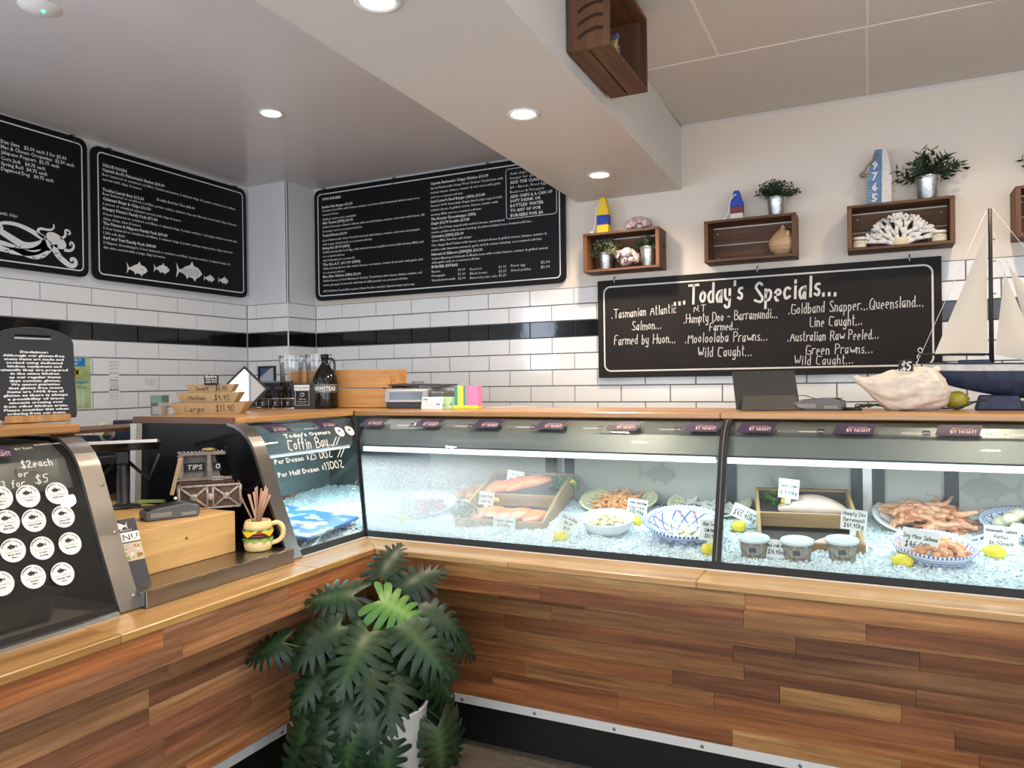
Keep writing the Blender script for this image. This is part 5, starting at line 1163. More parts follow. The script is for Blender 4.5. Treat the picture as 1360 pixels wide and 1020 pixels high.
# diamond mirror
mr=thing('diamond_mirror','diamond shaped mirror with a thin black frame behind the kraft trays','mirror',mat=frame((-1.90,-1.575,1.4345),(.5,.87,0),(0,0,1)))
R1=.118; dia=[(R1,0),(0,R1),(-R1,0),(0,-R1)]
R2_=.104; 
m=MB(); 
for k in range(4):
    a,b_=dia[k],dia[(k+1)%4]; c_,d2=[(p[0]*R2_/R1,p[1]*R2_/R1) for p in (a,b_)]; m.prism([a,b_,d2,c_],2,0,.014)
m.obj('frame',BLACK,mr)
MB().prism([(p[0]*R2_/R1,p[1]*R2_/R1) for p in dia],2,.002,.007).obj('mirror_glass',M('mirror_silver',(.80,.84,.88),.03,1),mr)
MB().box((0,-.112,.0),(.10,.008,.05)).obj('foot',STEEL,mr)
# small frame leaning by pillar
t=thing('picture_frame','small black picture frame on the corner pillar above the glass vases','picture',mat=frame((-2.97,YP-.003,1.432),(1,0,0),(0,0,1)) @ Matrix.Diagonal((.66,.8,1,1)))
m=MB(); 
for a,b_ in (((-.12,-.10),(-.105,.20)),((.105,-.10),(.12,.20)),((-.105,.185),(.105,.20)),((-.105,-.10),(.105,-.085))): m.bb((a[0],a[1],0),(b_[0],b_[1],.016))
m.obj('frame',BLACK,t); MB().bb((-.105,-.085,.003),(.105,.185,.006)).obj('print',M('cool_print',(.45,.48,.55),.4),t)
MB().prism([(-.105,.185),(.06,.185),(-.105,.10)],2,.0062,.0068).obj('blue_shape',M('print_blue',(.05,.10,.25),.5),t); MB().prism([(-.105,.10),(.06,.185),(.075,.185),(-.105,.085)],2,.0062,.0070).obj('tan_stripe',M('print_tan',(.5,.33,.2),.5),t)
# dark till screen
t=thing('till_screen','dark grey till screen back behind the bottles','screen',mat=frame((-2.02,-1.24,1.3265),(.95,.3,0),(0,0.02,1)))
MB().bb((-.16,.0,-.02),(.10,.15,0)).obj('casing',PLASTG,t,bev=.003); MB().bb((-.15,.01,.0),(.09,.14,.001)).obj('screen_glass',MATS['screen_face'],t); MB().bb((-.08,-.0,-.08),(.04,.006,-.02)).obj('foot',PLASTG,t)
# glass vases
VG=glass('vase_glass',(.90,.92,.93),.10,edge=.4)
def vase(x,y,r,h,label):
    t=thing('glass_vase',label,'vase',(x,y,zs))
    m=MB(); m.lathe([(.001,.003),(r*.85,.004),(r*.95,h*.8),(r*1.02,h)],28,cap=False); m.obj('glass',VG,t)
    m=MB()
    for a in (-.5,.4): m.tube([(r*1.0*math.cos(a-1.2),r*math.sin(a-1.2),.06),(r*1.02*math.cos(a-1.2),r*1.02*math.sin(a-1.2),h*.9)],.002,5)
    return t
vase(-1.93,-1.20,.066,.29,'tall clear glass vase behind the black sauce bottles, left one'); vase(-1.80,-1.13,.072,.295,'tall clear glass vase behind the black sauce bottles, right one')
# rack of bottles
BG=M('bottle_black',(.008,.007,.007),.1)
rk=thing('bottle_rack','low wire rack holding small black sauce bottles','rack',(-1.90,-1.335,zs),.18)
m=MB()
for z in (.004,.055):
    A=[(-.115,-.032,z),(.115,-.032,z),(.115,.038,z),(-.115,.038,z),(-.115,-.032,z)]; m.tube(A,.0022,6)
for x in (-.115,-.04,.04,.115):
    m.tube([(x,-.032,.0),(x,-.032,.057)],.0020,6); m.tube([(x,.038,.0),(x,.038,.057)],.0020,6)
m.obj('wire_frame',STEEL,rk)
for i in range(3):
  for j in range(2):
    x=-1.90+(-.076+.076*i)*math.cos(.18)-(-.013+.032*j)*math.sin(.18); y=-1.335+(-.076+.076*i)*math.sin(.18)+(-.013+.032*j)*math.cos(.18)
    if j: x+=.0; y+=.006
    b_=thing('sauce_bottle','small black sauce bottle standing in the low wire rack','bottle',(x,y,zs+.003),0,'black sauce bottles in the wire rack')
    r=.0165
    MB().lathe([(r*.9,0),(r,.003),(r,.060),(r*.55,.078),(r*.5,.090)],20).obj('glass_body',BG,b_)
    MB().lathe([(r*.62,.088),(r*.64,.112),(r*.5,.114),(.001,.114)],16).obj('cap',PLASTB,b_)
    MB().lathe([(r*1.01,.012),(r*1.01,.048)],20,cap=False).obj('label',M('bottle_label',(.05,.04,.045),.6),b_)
    m=MB(); m.bb((-.009,.030,-.0002),(.009,.033,0)); m.bb((-.007,.024,-.0002),(.007,.0255,0)); m.bb((-.008,.018,-.0002),(.008,.0195,0)); o=m.obj('label_print',PRINT,b_); o.matrix_local=frame((0,-r*1.03,0),(1,0,0),(0,0,1))
# black box with card
bx_=thing('black_box','black slatted box with a printed card on its front beside the big jug','box',(-1.735,-1.325,zs),.22)
MB().bb((-.068,-.01,0),(.068,.09,.135)).obj('box',M('slate_box',(.035,.04,.045),.6),bx_,bev=.002)
MB().bb((-.044,-.0125,.018),(.040,-.0102,.100)).obj('black_card',BLACKM,bx_)
m=MB(); border(m,.080,.078,.001,.002,x0=-.002,y0=.058); prnt(m,'Sauces',-.002,.048,.010,width=.04,align='c',slant=.3); prnt(m,'BLACK GARLIC',-.002,.036,.005,width=.06,align='c'); prnt(m,'barbecue',-.002,.029,.004,width=.045,align='c'); ribbon(m,smooth_path([(-.010,.066,0),(.008,.070,0),(.010,.082,0),(-.006,.084,0),(-.012,.075,0)],1),.003); o=m.obj('card_print',PRINT,bx_,fix=False); o.matrix_local=frame((0,-.0131,0),(1,0,0),(0,0,1))
MB().bb((-.046,-.016,.098),(.040,-.0128,.126)).obj('white_tag',PAPER,bx_)
m=MB(); hand(m,'$15 per bottle',-.003,.107,.010,width=.075,thick=.0014,align='c'); o=m.obj('tag_lettering',INK,bx_,fix=False); o.matrix_local=frame((0,-.0166,0),(1,0,0),(0,0,1))
# growler
gw=thing('beer_growler','large black glass growler jug with a handle and a white name band','jug',(-1.655,-1.250,zs),.35)
MB().lathe([(.058,0),(.066,.004),(.068,.015),(.068,.135),(.062,.165),(.045,.198),(.028,.222),(.019,.240),(.018,.262),(.021,.264),(.021,.285),(.017,.287),(.016,.24)],36).obj('glass_body',BG,gw)
MB().tube(smooth_path([(.018,0,.262),(.036,0,.266),(.052,0,.250),(.054,0,.215),(.048,0,.188)],2),.0065,10).obj('handle',BG,gw)
m=MB(); rr_=.0686; m.grid(lambda u,v:(rr_*math.cos(-PI*.95+u*PI*.95),rr_*math.sin(-PI*.95+u*PI*.95),.083+v*.045),24,2); 
m.obj('label_band',M('band_grey',(.07,.07,.075),.35),gw,fix=False)
def wrapcyl(m,r,z0,a0=-PI/2):
    for v in m.bm.verts:
        a=a0+v.co.x/r; v.co=Vector((r*math.cos(a),r*math.sin(a),z0+v.co.y))
m=MB(); prnt(m,'NEWSTEAD',0,.012,.022,width=.125,align='c',bold=.03); prnt(m,'BREWING CO',0,.004,.006,width=.06,align='c'); 
m.bb((-.075,.041,0),(.075,.043,.0001)); bmesh.ops.subdivide_edges(m.bm,edges=[e for e in m.bm.edges if e.calc_length()>.05],cuts=12); wrapcyl(m,.0692,.083,-PI*.39); m.obj('band_lettering',PRINT,gw,fix=False)
# pine crate
pc=thing('pine_box','pale pine slatted box on the shelf behind the growler','box',(-1.625,-1.08,zs),.045)
x0,x1=-.335,.310; 
for z in (.0,.104): 
    for y in (-.09,.075): MB().bb((x0,y,z+.002),(x1,y+.014,z+.100)).obj('slat',PINE,pc,bev=.0015)
for x in (x0+.014,x1-.030):
    MB().bb((x,-.076,.002),(x+.016,.075,.200)).obj('end_board',PINE,pc)
MB().bb((x0+.03,-.076,.002),(x1-.03,.075,.012)).obj('bottom_board',PINE,pc)
m=MB()
for x in (x1-.012,x0+.02):
    for z in (.02,.085,.125,.185): m.lathe([(.003,0),(.003,.0012)],8,c=(x,-.0902,z),rot=(PI/2,0,0))
m.obj('nails',BLACKM,pc)
# radio / receipt machine, fax
rg=thing('label_printer','silver and black desktop machine with a grey display on the back shelf','machine',(-1.00,-1.10,zs),.06)
rg.location=(-1.13,-1.14,zs)
MB().bb((-.16,-.07,.0),(.16,.16,.030)).obj('base',PLASTB,rg,bev=.003)
MB().prism([(-.085,.03),(-.075,.095),(-.05,.103),(.14,.103),(.15,.03)],0,-.165,.085).obj('front_panel',M('silver_plastic',(.30,.29,.28),.35,.4),rg,bev=.004)
MB().prism([(-.0835,.045),(-.078,.083),(-.076,.083),(-.0815,.045)],0,-.135,.055).obj('display',M('lcd',(.05,.055,.06),.15),rg)
m=MB()
for k in range(11): m.bb((-.125+.016*k,-.0845,.037),(-.115+.016*k,-.082,.041)); m.bb((-.125+.016*k,-.0795,.088),(-.115+.016*k,-.0765,.092))
m.obj('buttons',PRINT,rg); MB().bb((.085,-.06,.03),(.165,.15,.085)).obj('paper_bay',PLASTG,rg,bev=.008)
MB().box((0,.03,.118),(.34,.12,.006),(0.05,0.02,0)).obj('raised_lid',PLASTB,rg); m=MB(); prnt(m,'EASY SIGN',-.03,0,.010,width=.07,bold=.03); o=m.obj('lid_lettering',INK,rg,fix=False); o.matrix_local=frame((0,-.03,.127),(1,0,0),(0,.0,1))
pb=thing('black_printer','black box printer between the pine box and the silver machine','machine',(-1.33,-1.06,zs)); MB().bb((-.06,-.05,0),(.08,.10,.115)).obj('casing',PLASTB,pb,bev=.006); MB().bb((-.05,-.052,.07),(.07,-.0495,.085)).obj('slot',PLASTG,pb)
# business cards
def cards(x,y,z,rz,label,txt,mat,lean=-.25):
    t=thing('business_card',label,'card',(x,y,z)); t.rotation_euler=(lean,0,rz)
    MB().bb((-.068,-.001,0),(.050,.001,.060)).obj('card',mat,t); m=MB(); prnt(m,txt[0],-.06,.042,.011,bold=.03); prnt(m,txt[1],-.06,.030,.009); prnt(m,txt[2],-.06,.016,.005); prnt(m,txt[2],-.06,.009,.004); prnt(m,txt[3],.012,.018,.009,bold=.03); o=m.obj('print',INKB,t,fix=False); o.matrix_local=frame((0,-.0016,0),(1,0,0),(0,0,1)); return t
cards(-.985,-1.250,zs,.05,'white business card leaning on the silver machine',('Fish','Fresh','your local fishmonger','SFM'),PAPER)
cards(-.925,-1.215,zs,.05,'pale green business card tucked behind the white card',('Taxi','Cab','call for a ride home','24'),M('card_green',(.45,.65,.35),.7))
# sticky notes
pn=thing('sticky_note_holder','upright block of neon sticky notes in a clear yellow tray','sticky notes',(-.815,-1.20,zs),.08)
MB().bb((-.068,-.03,0),(.062,.03,.016)).obj('tray',M('neon_yellow',(.75,.72,.05),.4),pn,bev=.002)
cs=[(.04,.30,.25),(.05,.35,.30),(.70,.72,.10),(.78,.76,.05),(.72,.70,.12),(.05,.30,.28),(.30,.35,.30),(.85,.18,.38),(.90,.22,.45)]
xx=-.062
for k,c in enumerate(cs):
    wd=.052 if k==8 else .008 if k!=3 else .013
    MB().bb((xx,-.026,.016),(xx+wd,.020,.112)).obj('note_block',M('note_%d'%k,c,.6),pn); xx+=wd+.0006
m=MB(); m.tube(smooth_path([(0,0,.003),(.10,-.01,.006),(.20,.01,.010),(.26,.0,.004)],2),.0028,6); t=tag(m.obj('pen',M('pen_white',(.62,.60,.56),.4),None,(-.735,-1.16,zs)),'thin pale pen with a cord lying right of the sticky notes','pen')
# ------------------------------------------------------------ right half of the back shelf
tb=thing('tablet','black tablet propped on its fold-out stand, back to the wall','tablet',(.57,-1.20,zs),.36)
fr=frame((0,.03,0),(1,0,0),(0.10,.36,1))
m=MB(); m.prism([(-.125,0),(.105,0),(.145,.165),(-.085,.165)][0:0] or rrect(.25,.172,.006,4,0,.086),2,-.004,.004); o=m.obj('screen_body',PLASTB,tb); o.matrix_local=frame((0,-.035,.003),(1,0,0),(0,.50,1))
m=MB(); m.prism([(-.123,.0),(.123,.0),(.10,.085),(-.10,.085)],2,-.0015,.0015); o2=m.obj('kickstand',M('kick_grey',(.035,.033,.031),.6),tb); o2.matrix_local=frame((0,-.115,.002),(1,0,0),(0,.85,.75))
m=MB(); rr=random.Random(5)
for k in range(3):
    P=[(0,0,.004)]+[(.05*math.sin(j*1.3+k)+.055*j*.55,.04*math.cos(j*1.7+k*2)+.0,.004+.022*abs(math.sin(j*1.1+k))) for j in range(7)]
    m.tube(smooth_path(P,2),.0024,6)
tag(m.obj('charger_cable',PLASTB,None,(.885,-1.20,zs)),'tangle of thin black cable between the card terminal and the big seashell','cable')
m=MB(); m.tube(smooth_path([(0,0,.045),(.03,.01,.06),(.07,.0,.05),(.11,-.02,.035)],2),.0018,6); tag(m.obj('reader_cable',PLASTB,None,(.67,-1.17,zs)),'thin cable from the tablet to the card terminal','cable')
tag(MB().tube([(0,0,.006),(.05,.01,.006),(.07,.008,.005)],.006,8).obj('cable_plug',PLASTB,None,(.855,-1.24,zs)),'black cable plug right of the card terminal','plug')
# big shell
sh=thing('seashell','big pale wrinkled conch shell on the back shelf with a price sign on top','seashell',(1.068,-1.22,zs))
m=MB()
def sf(u,v):
    s=v; a=u*2*PI
    ax=Vector((-.165+.31*s,0,.078*(1-s)**2.6+.055+.070*max(0,s-.35)))
    R=.014+.066*(lambda q:q*q*(3-2*q))(max(0,min(1,(s+.02)/.48)))*(1 if s<.62 else 1-.45*((s-.62)/.38)**2)
    if s>.93: R*=1-.55*((s-.93)/.07)
    rid=1+.09*math.sin(9*a+9*s)*math.sin(PI*s)+.05*math.sin(17*a-14*s)*s+.03*math.sin(31*a+20*s)
    flare=1+.35*max(0,math.cos(a-.6))*s*s
    y=R*rid*math.cos(a)*.9; z=ax.z+R*rid*math.sin(a)*1.0*flare
    return (ax.x-.12*s*math.sin(a)*R*3.0, y, max(.0005+.002*s,z-.012))
m.grid(sf,56,46,closeu=True); m.obj('whorl',M('shell_pale',(.56,.49,.42),.6,bump=.5,bscale=45,var=.14,vscale=25),sh)
m=MB(); m.tube(smooth_path([(.075,-.03,.150),(.10,-.04,.12),(.128,-.04,.09),(.118,-.035,.06)],2),[.004,.006,.007,.007,.006,.005],8); m.obj('lip_edge',M('shell_lip',(.70,.62,.54),.5),sh)
MB().blob((-.158,0,.124),(.034,.024,.024),3,.2,3,2,rot=(0,.3,0)).obj('tail_tip',MATS['shell_pale'],sh)
MB().blob((.108,0,.152),(.03,.022,.024),6,.2,3,2).obj('siphon_tip',MATS['shell_lip'],sh)
peg_sign(1.075,-1.235,zs+.139,.0,[],'small blackboard sign priced $5 on top of the big pale seashell',.048,.052)
m=MB(); hand(m,'$5',0,-.016,.030,width=.032,thick=.005,align='c'); t=[o for o in bpy.data.objects if o.get('label','').startswith('small blackboard sign priced')][0]; o=m.obj('chalk_lettering',CHALK,t,fix=False); o.matrix_local=frame((0,-.0036,.028),(1,0,0),(0,0,1))
# mango / lime
t=thing('lime','yellow green lime on the shelf under the bow of the model boat','fruit',(1.245,-1.13,zs)); MB().blob((0,0,.036),(.085,.07,.072),2,.03,1.5,3).obj('fruit',M('lime_skin',(.34,.30,.03),.3,bump=.1,bscale=150),t); MB().blob((.040,-.005,.042),(.010,.010,.010),2,.1,2,1).obj('stem_end',M('stem_brown',(.1,.07,.03),.7),t)
m=MB(); m.tube(smooth_path([(-.10,-.04,.010),(-.04,-.05,.006),(.02,-.05,.012),(.06,-.04,.035),(.12,-.02,.04),(.14,-.01,.015)],2),.004,6); tag(m.obj('black_strap',PLASTB,None,(1.245,-1.13,zs)),'black strap lying across the lime under the boat','strap')
# model boat
bt=thing('model_sailboat','navy and white model sailing boat with cream cloth sails','model boat',(1.36,-1.13,zs),-.02)
HN=M('hull_navy',(.012,.022,.055),.5,var=.5,vscale=25); HW=M('hull_white',(.50,.49,.47),.6,var=.15,vscale=40); SAIL=M('sail_cloth',(.62,.55,.46),.85,bump=.1,bscale=250)
Lb=.86
def hull(u,v):   # u 0..1 bow->stern, v 0..1 port gunwale round to starboard
    x=-.225+Lb*u; s=math.sin(PI*min(1,u*.88+.03))**.75; B=.068*s; a=PI*v; dep=(.105*math.sin(PI*min(1,.06+u*.9))**.8)
    top=.140+.010*(1-u)**3; return (x, -B*math.cos(a)*(1-.15*math.sin(a)), top-dep*math.sin(a)**.8)
m=MB(); m.grid(hull,40,14); m.obj('hull',HN,bt)
def strip(u,v): p=hull(u,0); q=hull(u,1); return p,q
m=MB()
for sgn in (0,1):
    def f2(u,v,sg=sgn): p=hull(u,sg); return (p[0],p[1]*1.02,p[2]+.024-.024*v if True else 0)
    m.grid(f2,40,2)
m.obj('white_strake',HW,bt)
m=MB(); m.grid(lambda u,v:(hull(u,0)[0],hull(u,0)[1]*(1-2*v)*1.04,hull(u,0)[2]+.026),40,3); m.obj('deck',HN,bt)
m=MB()
for sg in (0,1): m.tube([ (hull(k/30,sg)[0],hull(k/30,sg)[1]*1.03,hull(k/30,sg)[2]+.027) for k in range(31)],.0035,6)
m.obj('gunwale',HN,bt)
m=MB(); m.box((.02,0,.028),(.15,.075,.055),None,.8); m.obj('stand',HN,bt,bev=.004); MB().box((.12,0,.017),(.18,.03,.034)).obj('stand_rail',PLASTB,bt)
MB().tube([(0,0,.15),(0,0,.745)],[.0085,.0065],10).obj('mast',M('mast_black',(.015,.013,.012),.5),bt)
MB().tube([(-.235,0,.212),(0,0,.205)],.005,8).obj('boom',MATS['mast_black'],bt); MB().box((-.055,0,.173),(.10,.05,.028)).obj('cabin',HN,bt,bev=.003)
MB().tube([(-.23,0,.164),(-.14,0,.172)],.010,6).obj('bowsprit',HN,bt)
def sail(pts,nm,bel):
    A,B_,C_=[Vector(p) for p in pts]
    m=MB()
    for off in (0,.0012):
        m.grid(lambda u,v:(A.lerp(B_,v).lerp(C_,u*1.0) if 0 else (A*(1-v)+(B_*(1-u)+C_*u)*v)+Vector((0,-bel*math.sin(PI*u)*math.sin(PI*v)*v+off,0))),16,24)
    return m.obj(nm,SAIL,bt)
sail([(-.012,-.004,.660),(-.185,-.03,.212),(-.012,-.004,.213)],'main_sail',.03)
sail([(.042,-.008,.505),(.010,-.004,.205),(.155,-.02,.165)],'fore_sail',.02)
sail([(.055,0,.53),(.10,.0,.33),(.30,-.01,.16)],'jib_sail',.02)
m=MB(); m.tube([(-.228,0,.215),(-.010,0,.74)],.0011,5); m.tube([(.008,0,.66),(.055,0,.53)],.0009,5); m.tube([(.008,0,.60),(.045,0,.50)],.0009,5); m.tube([(.008,0,.745),(.35,0,.2)],.0009,5); m.tube([(.008,0,.58),(.03,0,.44),(.06,0,.48)],.0009,5)
m.tube(smooth_path([(-.228,0,.218),(-.245,0,.205),(-.235,0,.19),(-.25,0,.178),(-.225,0,.17)],2),.0016,5); m.tube(smooth_path([(-.228,.004,.215),(-.242,.004,.228),(-.232,.004,.24),(-.222,.004,.228),(-.235,.0,.20)],2),.0014,5); m.tube(smooth_path([(-.01,0,.205),(-.04,-.02,.19),(-.06,-.02,.168)],2),.0012,5)
m.obj('rigging',ROPEW,bt)
m=MB()
for z in (.63,.55,.43): m.tube([(.008,0,z),(.018,0,z)],.003,6)
m.obj('mast_eyelet',STEEL,bt)
bucket_plant(1.425,-1.03,zs,.03,.06,'tiny green plant in a pot on the shelf behind the model boat sails',LEAFM[0],6,.10,12,.016,.009,.6,9,.5)
# ------------------------------------------------------------ seafood on the ice
def majolica(name,base,line,line2,R,N,k,rimdots=True,inner=.86):
    m,t,n,l,b=nt(name); b.inputs['Roughness'].default_value=.12
    tc=n.new('ShaderNodeTexCoord'); sx=n.new('ShaderNodeSeparateXYZ'); l.new(tc.outputs['Object'],sx.inputs[0])
    def mt(op,a,b_=None,c=None):
        q=n.new('ShaderNodeMath'); q.operation=op
        for i,v in enumerate((a,b_,c)):
            if v is None: continue
            if isinstance(v,(int,float)): q.inputs[i].default_value=v
            else: l.new(v,q.inputs[i])
        return q.outputs[0]
    x,y=sx.outputs[0],sx.outputs[1]
    r=mt('DIVIDE',mt('SQRT',mt('ADD',mt('MULTIPLY',x,x),mt('MULTIPLY',y,y))),R); a=mt('ARCTAN2',y,x)
    p=mt('MULTIPLY',a,N/2)
    l1=mt('LESS_THAN',mt('ABSOLUTE',mt('SINE',mt('MULTIPLY_ADD',r,k,p))),.20); l2=mt('LESS_THAN',mt('ABSOLUTE',mt('SINE',mt('SUBTRACT',p,mt('MULTIPLY',r,k)))),.20)
    dots=mt('MULTIPLY',mt('GREATER_THAN',mt('SINE',mt('MULTIPLY',a,N*1.0)),.92),mt('GREATER_THAN',mt('SINE',mt('MULTIPLY',r,k*2)),.3))
    inn=mt('LESS_THAN',r,inner); lat=mt('MULTIPLY',mt('MAXIMUM',l1,l2),inn)
    ring=mt('COMPARE',r,inner+.02,.008); ring2=mt('COMPARE',r,inner+.055,.005)
    rd=mt('MULTIPLY',mt('GREATER_THAN',r,.965),mt('GREATER_THAN',mt('SINE',mt('MULTIPLY',a,64)),.1)) if rimdots else mt('MULTIPLY',r,0)
    def mix(f,c1,c2):
        q=n.new('ShaderNodeMix'); q.data_type='RGBA'; l.new(f,q.inputs[0])
        for i,c in ((6,c1),(7,c2)):
            if isinstance(c,tuple): q.inputs[i].default_value=(*c,1)
            else: l.new(c,q.inputs[i])
        return q.outputs[2]
    c=mix(lat,base,line); c=mix(mt('MULTIPLY',dots,inn),c,line2); c=mix(mt('MAXIMUM',mt('MAXIMUM',ring,ring2),rd),c,line); l.new(c,b.inputs['Base Color']); return m
def dish(name,label,cat,x,y,R,depth,mat,tilt=(0,0),foot=.55,rim=.86,lift=0,n=48):
    t=thing(name,label,cat,(x,y,icez(x,y)-.004+lift)); t.rotation_euler=(tilt[0],tilt[1],0)
    P=[(R*foot*.9,0),(R*foot,.004),(R*(foot+.25),depth*.45),(R*.97,depth*.93),(R,depth),(R*.985,depth+.005),(R*rim,depth*.88),(R*(foot+.12),depth*.38),(R*foot*.8,depth*.22),(.001,depth*.20)]
    MB().lathe(P,n,cap=False).obj('glazed_dish',mat,t); MB().lathe([(R*foot*.85,-.001),(R*foot*.9,-.001),(R*foot*.92,.006)],n,cap=False).obj('foot_ring',STONEW,t); return t
WB=(.80,.82,.84)
yel1=dish('platter','yellow patterned platter heaped with orange prawn meat beside the salmon crate','platter',-.082,-1.12,.178,.050,majolica('majolica_yellow',(.78,.74,.52),(.62,.45,.10),(.08,.12,.35),.178,22,14,False),(.22,0))
yel2=dish('platter','yellow and blue patterned platter of white squid behind the black mullion','platter',.315,-1.08,.180,.045,majolica('majolica_yellow_blue',(.80,.77,.58),(.65,.48,.08),(.05,.10,.38),.18,20,15,False),(.20,0))
prw=dish('platter','big white rimmed platter of whole orange prawns','platter',1.155,-1.11,.205,.045,majolica('majolica_white',(.84,.85,.84),(.07,.12,.20),(.5,.6,.7),.205,6,3,False,.84),(.24,.05))
blu=dish('bowl','blue lattice patterned bowl, nearly empty, left of the black mullion','bowl',.300,-1.50,.155,.075,majolica('majolica_blue',(.62,.70,.82),(.02,.06,.34),(.45,.18,.22),.155,14,9),(.22,.06),.5)
bow=dish('bowl','plain white bowl of cream coloured scallops','bowl',-.012,-1.49,.108,.062,STONEW,(.16,.03),.6)
soy=dish('bowl','blue rimmed bowl of diced soy salmon with a red and blue dotted edge','bowl',1.14,-1.515,.132,.058,majolica('majolica_dots',(.76,.80,.88),(.10,.10,.40),(.35,.12,.25),.132,30,4),(.16,.04),.6)
wht=dish('bowl','blue and white bowl of pale patties at the right edge','bowl',1.46,-1.17,.155,.065,majolica('majolica_blue_white',(.80,.84,.88),(.06,.12,.42),(.2,.3,.6),.155,16,10),(.18,0),.5)
tun=dish('platter','striped platter of dark red tuna in the fogged left end','platter',-.955,-1.40,.165,.04,majolica('majolica_striped',(.80,.82,.86),(.10,.14,.45),(.1,.2,.5),.165,30,1.0),(.22,0))
orp=dish('platter','pale platter of small orange prawns in the fogged part left of the salmon crate','platter',-.83,-1.10,.150,.04,STONEW,(.20,0))
def tm(c,rough=.35,var=.2,vs=40,name=None): return M(name or 'food_%d_%d'%(int(c[0]*100),int(c[1]*100)),c,rough,var=var,vscale=vs)
PRM=tm((.78,.40,.24),.3,.25,60,'prawn_shell'); PRM2=tm((.70,.30,.16),.3,.25,60,'prawn_head'); PEEL=tm((.84,.40,.17),.35,.2,50,'prawn_meat')
def prawn_mesh(seed,whole=True):
    rr=random.Random(seed); m=MB(); L=.115 if whole else .055; pts=[];rs=[]; curl=rr.uniform(1.6,2.3)
    for i in range(15):
        t=i/14; a=curl*(t-.15); R=L/curl; pts.append((R*math.sin(a),R*(1-math.cos(a))*1.0,.0)); seg=1+.10*(i%2)
        rs.append((.0145 if whole else .010)*seg*(1-.62*t**1.6)*(.55+.45*min(1,t/.12)))
    m.tube(pts,rs,9)
    e=Vector(pts[-1]); d=(e-Vector(pts[-2])).normalized(); q=Vector((-d.y,d.x,0))
    for s in (-1,-.4,.4,1): m.add([e,e+d*.012+q*s*.008-Vector((0,0,.001)),e+d*.022+q*s*.012,e+d*.016+q*s*.002+Vector((0,0,.002))],[(0,1,2,3)],True)
    if whole:
        h=Vector(pts[0]); m.mi=1; m.blob(h+Vector((-.012,-.004,0)),(.045,.020,.021),seed,.06,3,2,rot=(0,0,-.3)); m.tube([h+Vector((-.02,-.004,.006)),h+Vector((-.048,-.014,.008))],[.003,.0006],5)
        for k in range(5): m.tube([h+Vector((-.03,-.008+.003*k,.0)),h+Vector((-.055,-.03+.012*k,.008)),h+Vector((-.05-.02*rr.random(),-.06+.022*k,.004))],.0007,4)
        for k in range(6): b_=Vector(pts[1+k]); m.tube([b_,b_+Vector((.002,.016,-.006)),b_+Vector((.006,.024,-.010))],.0011,4)
    return m.mesh('prawn',[PRM,PRM2] if whole else [PEEL,PEEL])
PW_=[prawn_mesh(s) for s in (1,2,3)]; PP_=[prawn_mesh(s,False) for s in (4,5,6)]
def pile(base,meshes,name,label,cat,group,n,R,z0,hgt,seed,flat=.5,sc=(.85,1.15),mat=None):
    rr=random.Random(seed); M4=Matrix.Translation(base.location) @ base.rotation_euler.to_matrix().to_4x4()
    for k in range(n):
        a=k*2.399+rr.uniform(-.3,.3); q=math.sqrt((k+.5)/n)*R; z=z0+hgt*(1-(q/R)**2)+rr.uniform(-.003,.006)
        o=ob(name,rr.choice(meshes)); o.matrix_world=M4 @ Matrix.Translation((q*math.cos(a),q*math.sin(a),z)) @ Euler((rr.uniform(-flat,flat),rr.uniform(-flat,flat),rr.uniform(0,2*PI))).to_matrix().to_4x4() @ Matrix.Scale(rr.uniform(*sc),4)
        tag(o,label,cat,group)
pile(prw,PW_,'prawn','whole cooked orange prawn in the heap on the big white platter','prawn','whole prawns on the big platter',40,.125,.026,.050,1,.35)
pile(yel1,PP_,'prawn','small peeled orange prawn in the heap on the yellow platter','prawn','peeled prawns on the yellow platter',70,.095,.018,.036,2,.45)
pile(orp,PP_,'prawn','small orange prawn on the fogged pale platter','prawn','prawns on the fogged platter',34,.10,.016,.022,3,.5)
def lumps(n,d,seed,mat,amp=.15,name='lump'):
    out=[]
    for s in range(n): out.append(MB().blob((0,0,0),d,seed+s,amp,2.2,2).mesh(name,mat))
    return out
pile(bow,lumps(3,(.034,.030,.020),1,tm((.66,.58,.36),.3,.2,60,'scallop_cream')),'scallop','cream coloured scallop in the plain white bowl','scallop','scallops in the white bowl',34,.078,.028,.036,4,.6)
pile(soy,lumps(3,(.036,.026,.020),5,tm((.72,.34,.16),.3,.25,60,'soy_salmon')),'salmon_piece','glossy diced soy salmon piece in the blue rimmed bowl','salmon','diced salmon in the blue rimmed bowl',60,.104,.034,.026,5,.6,(1.0,1.3))
pile(blu,lumps(3,(.045,.020,.010),9,tm((.72,.66,.42),.4,.15,60,'crab_pale')),'crab_meat','small piece of pale crab meat low in the blue lattice bowl','crab','crab meat in the blue lattice bowl',12,.055,.018,.006,6,.4)
pile(yel2,[MB().grid(lambda u,v:(.09*(u-.5),.045*(v-.5),.006*math.sin(6*u)+.004*math.cos(5*v)),10,6).grid(lambda u,v:(.09*(u-.5),.045*(v-.5),.006*math.sin(6*u)+.004*math.cos(5*v)-.005),10,6).mesh('squid',tm((.72,.70,.60),.25,.08,40,'squid_white'),fix=True)],'squid_piece','piece of white squid on the yellow and blue platter','squid','squid on the yellow and blue platter',14,.105,.020,.014,7,.3)
pile(wht,lumps(3,(.060,.055,.045),13,tm((.76,.70,.48),.6,.12,60,'patty_pale'),.2),'fish_patty','pale yellow fish patty in the blue and white bowl','patty','patties in the blue and white bowl',12,.095,.035,.055,8,.6)
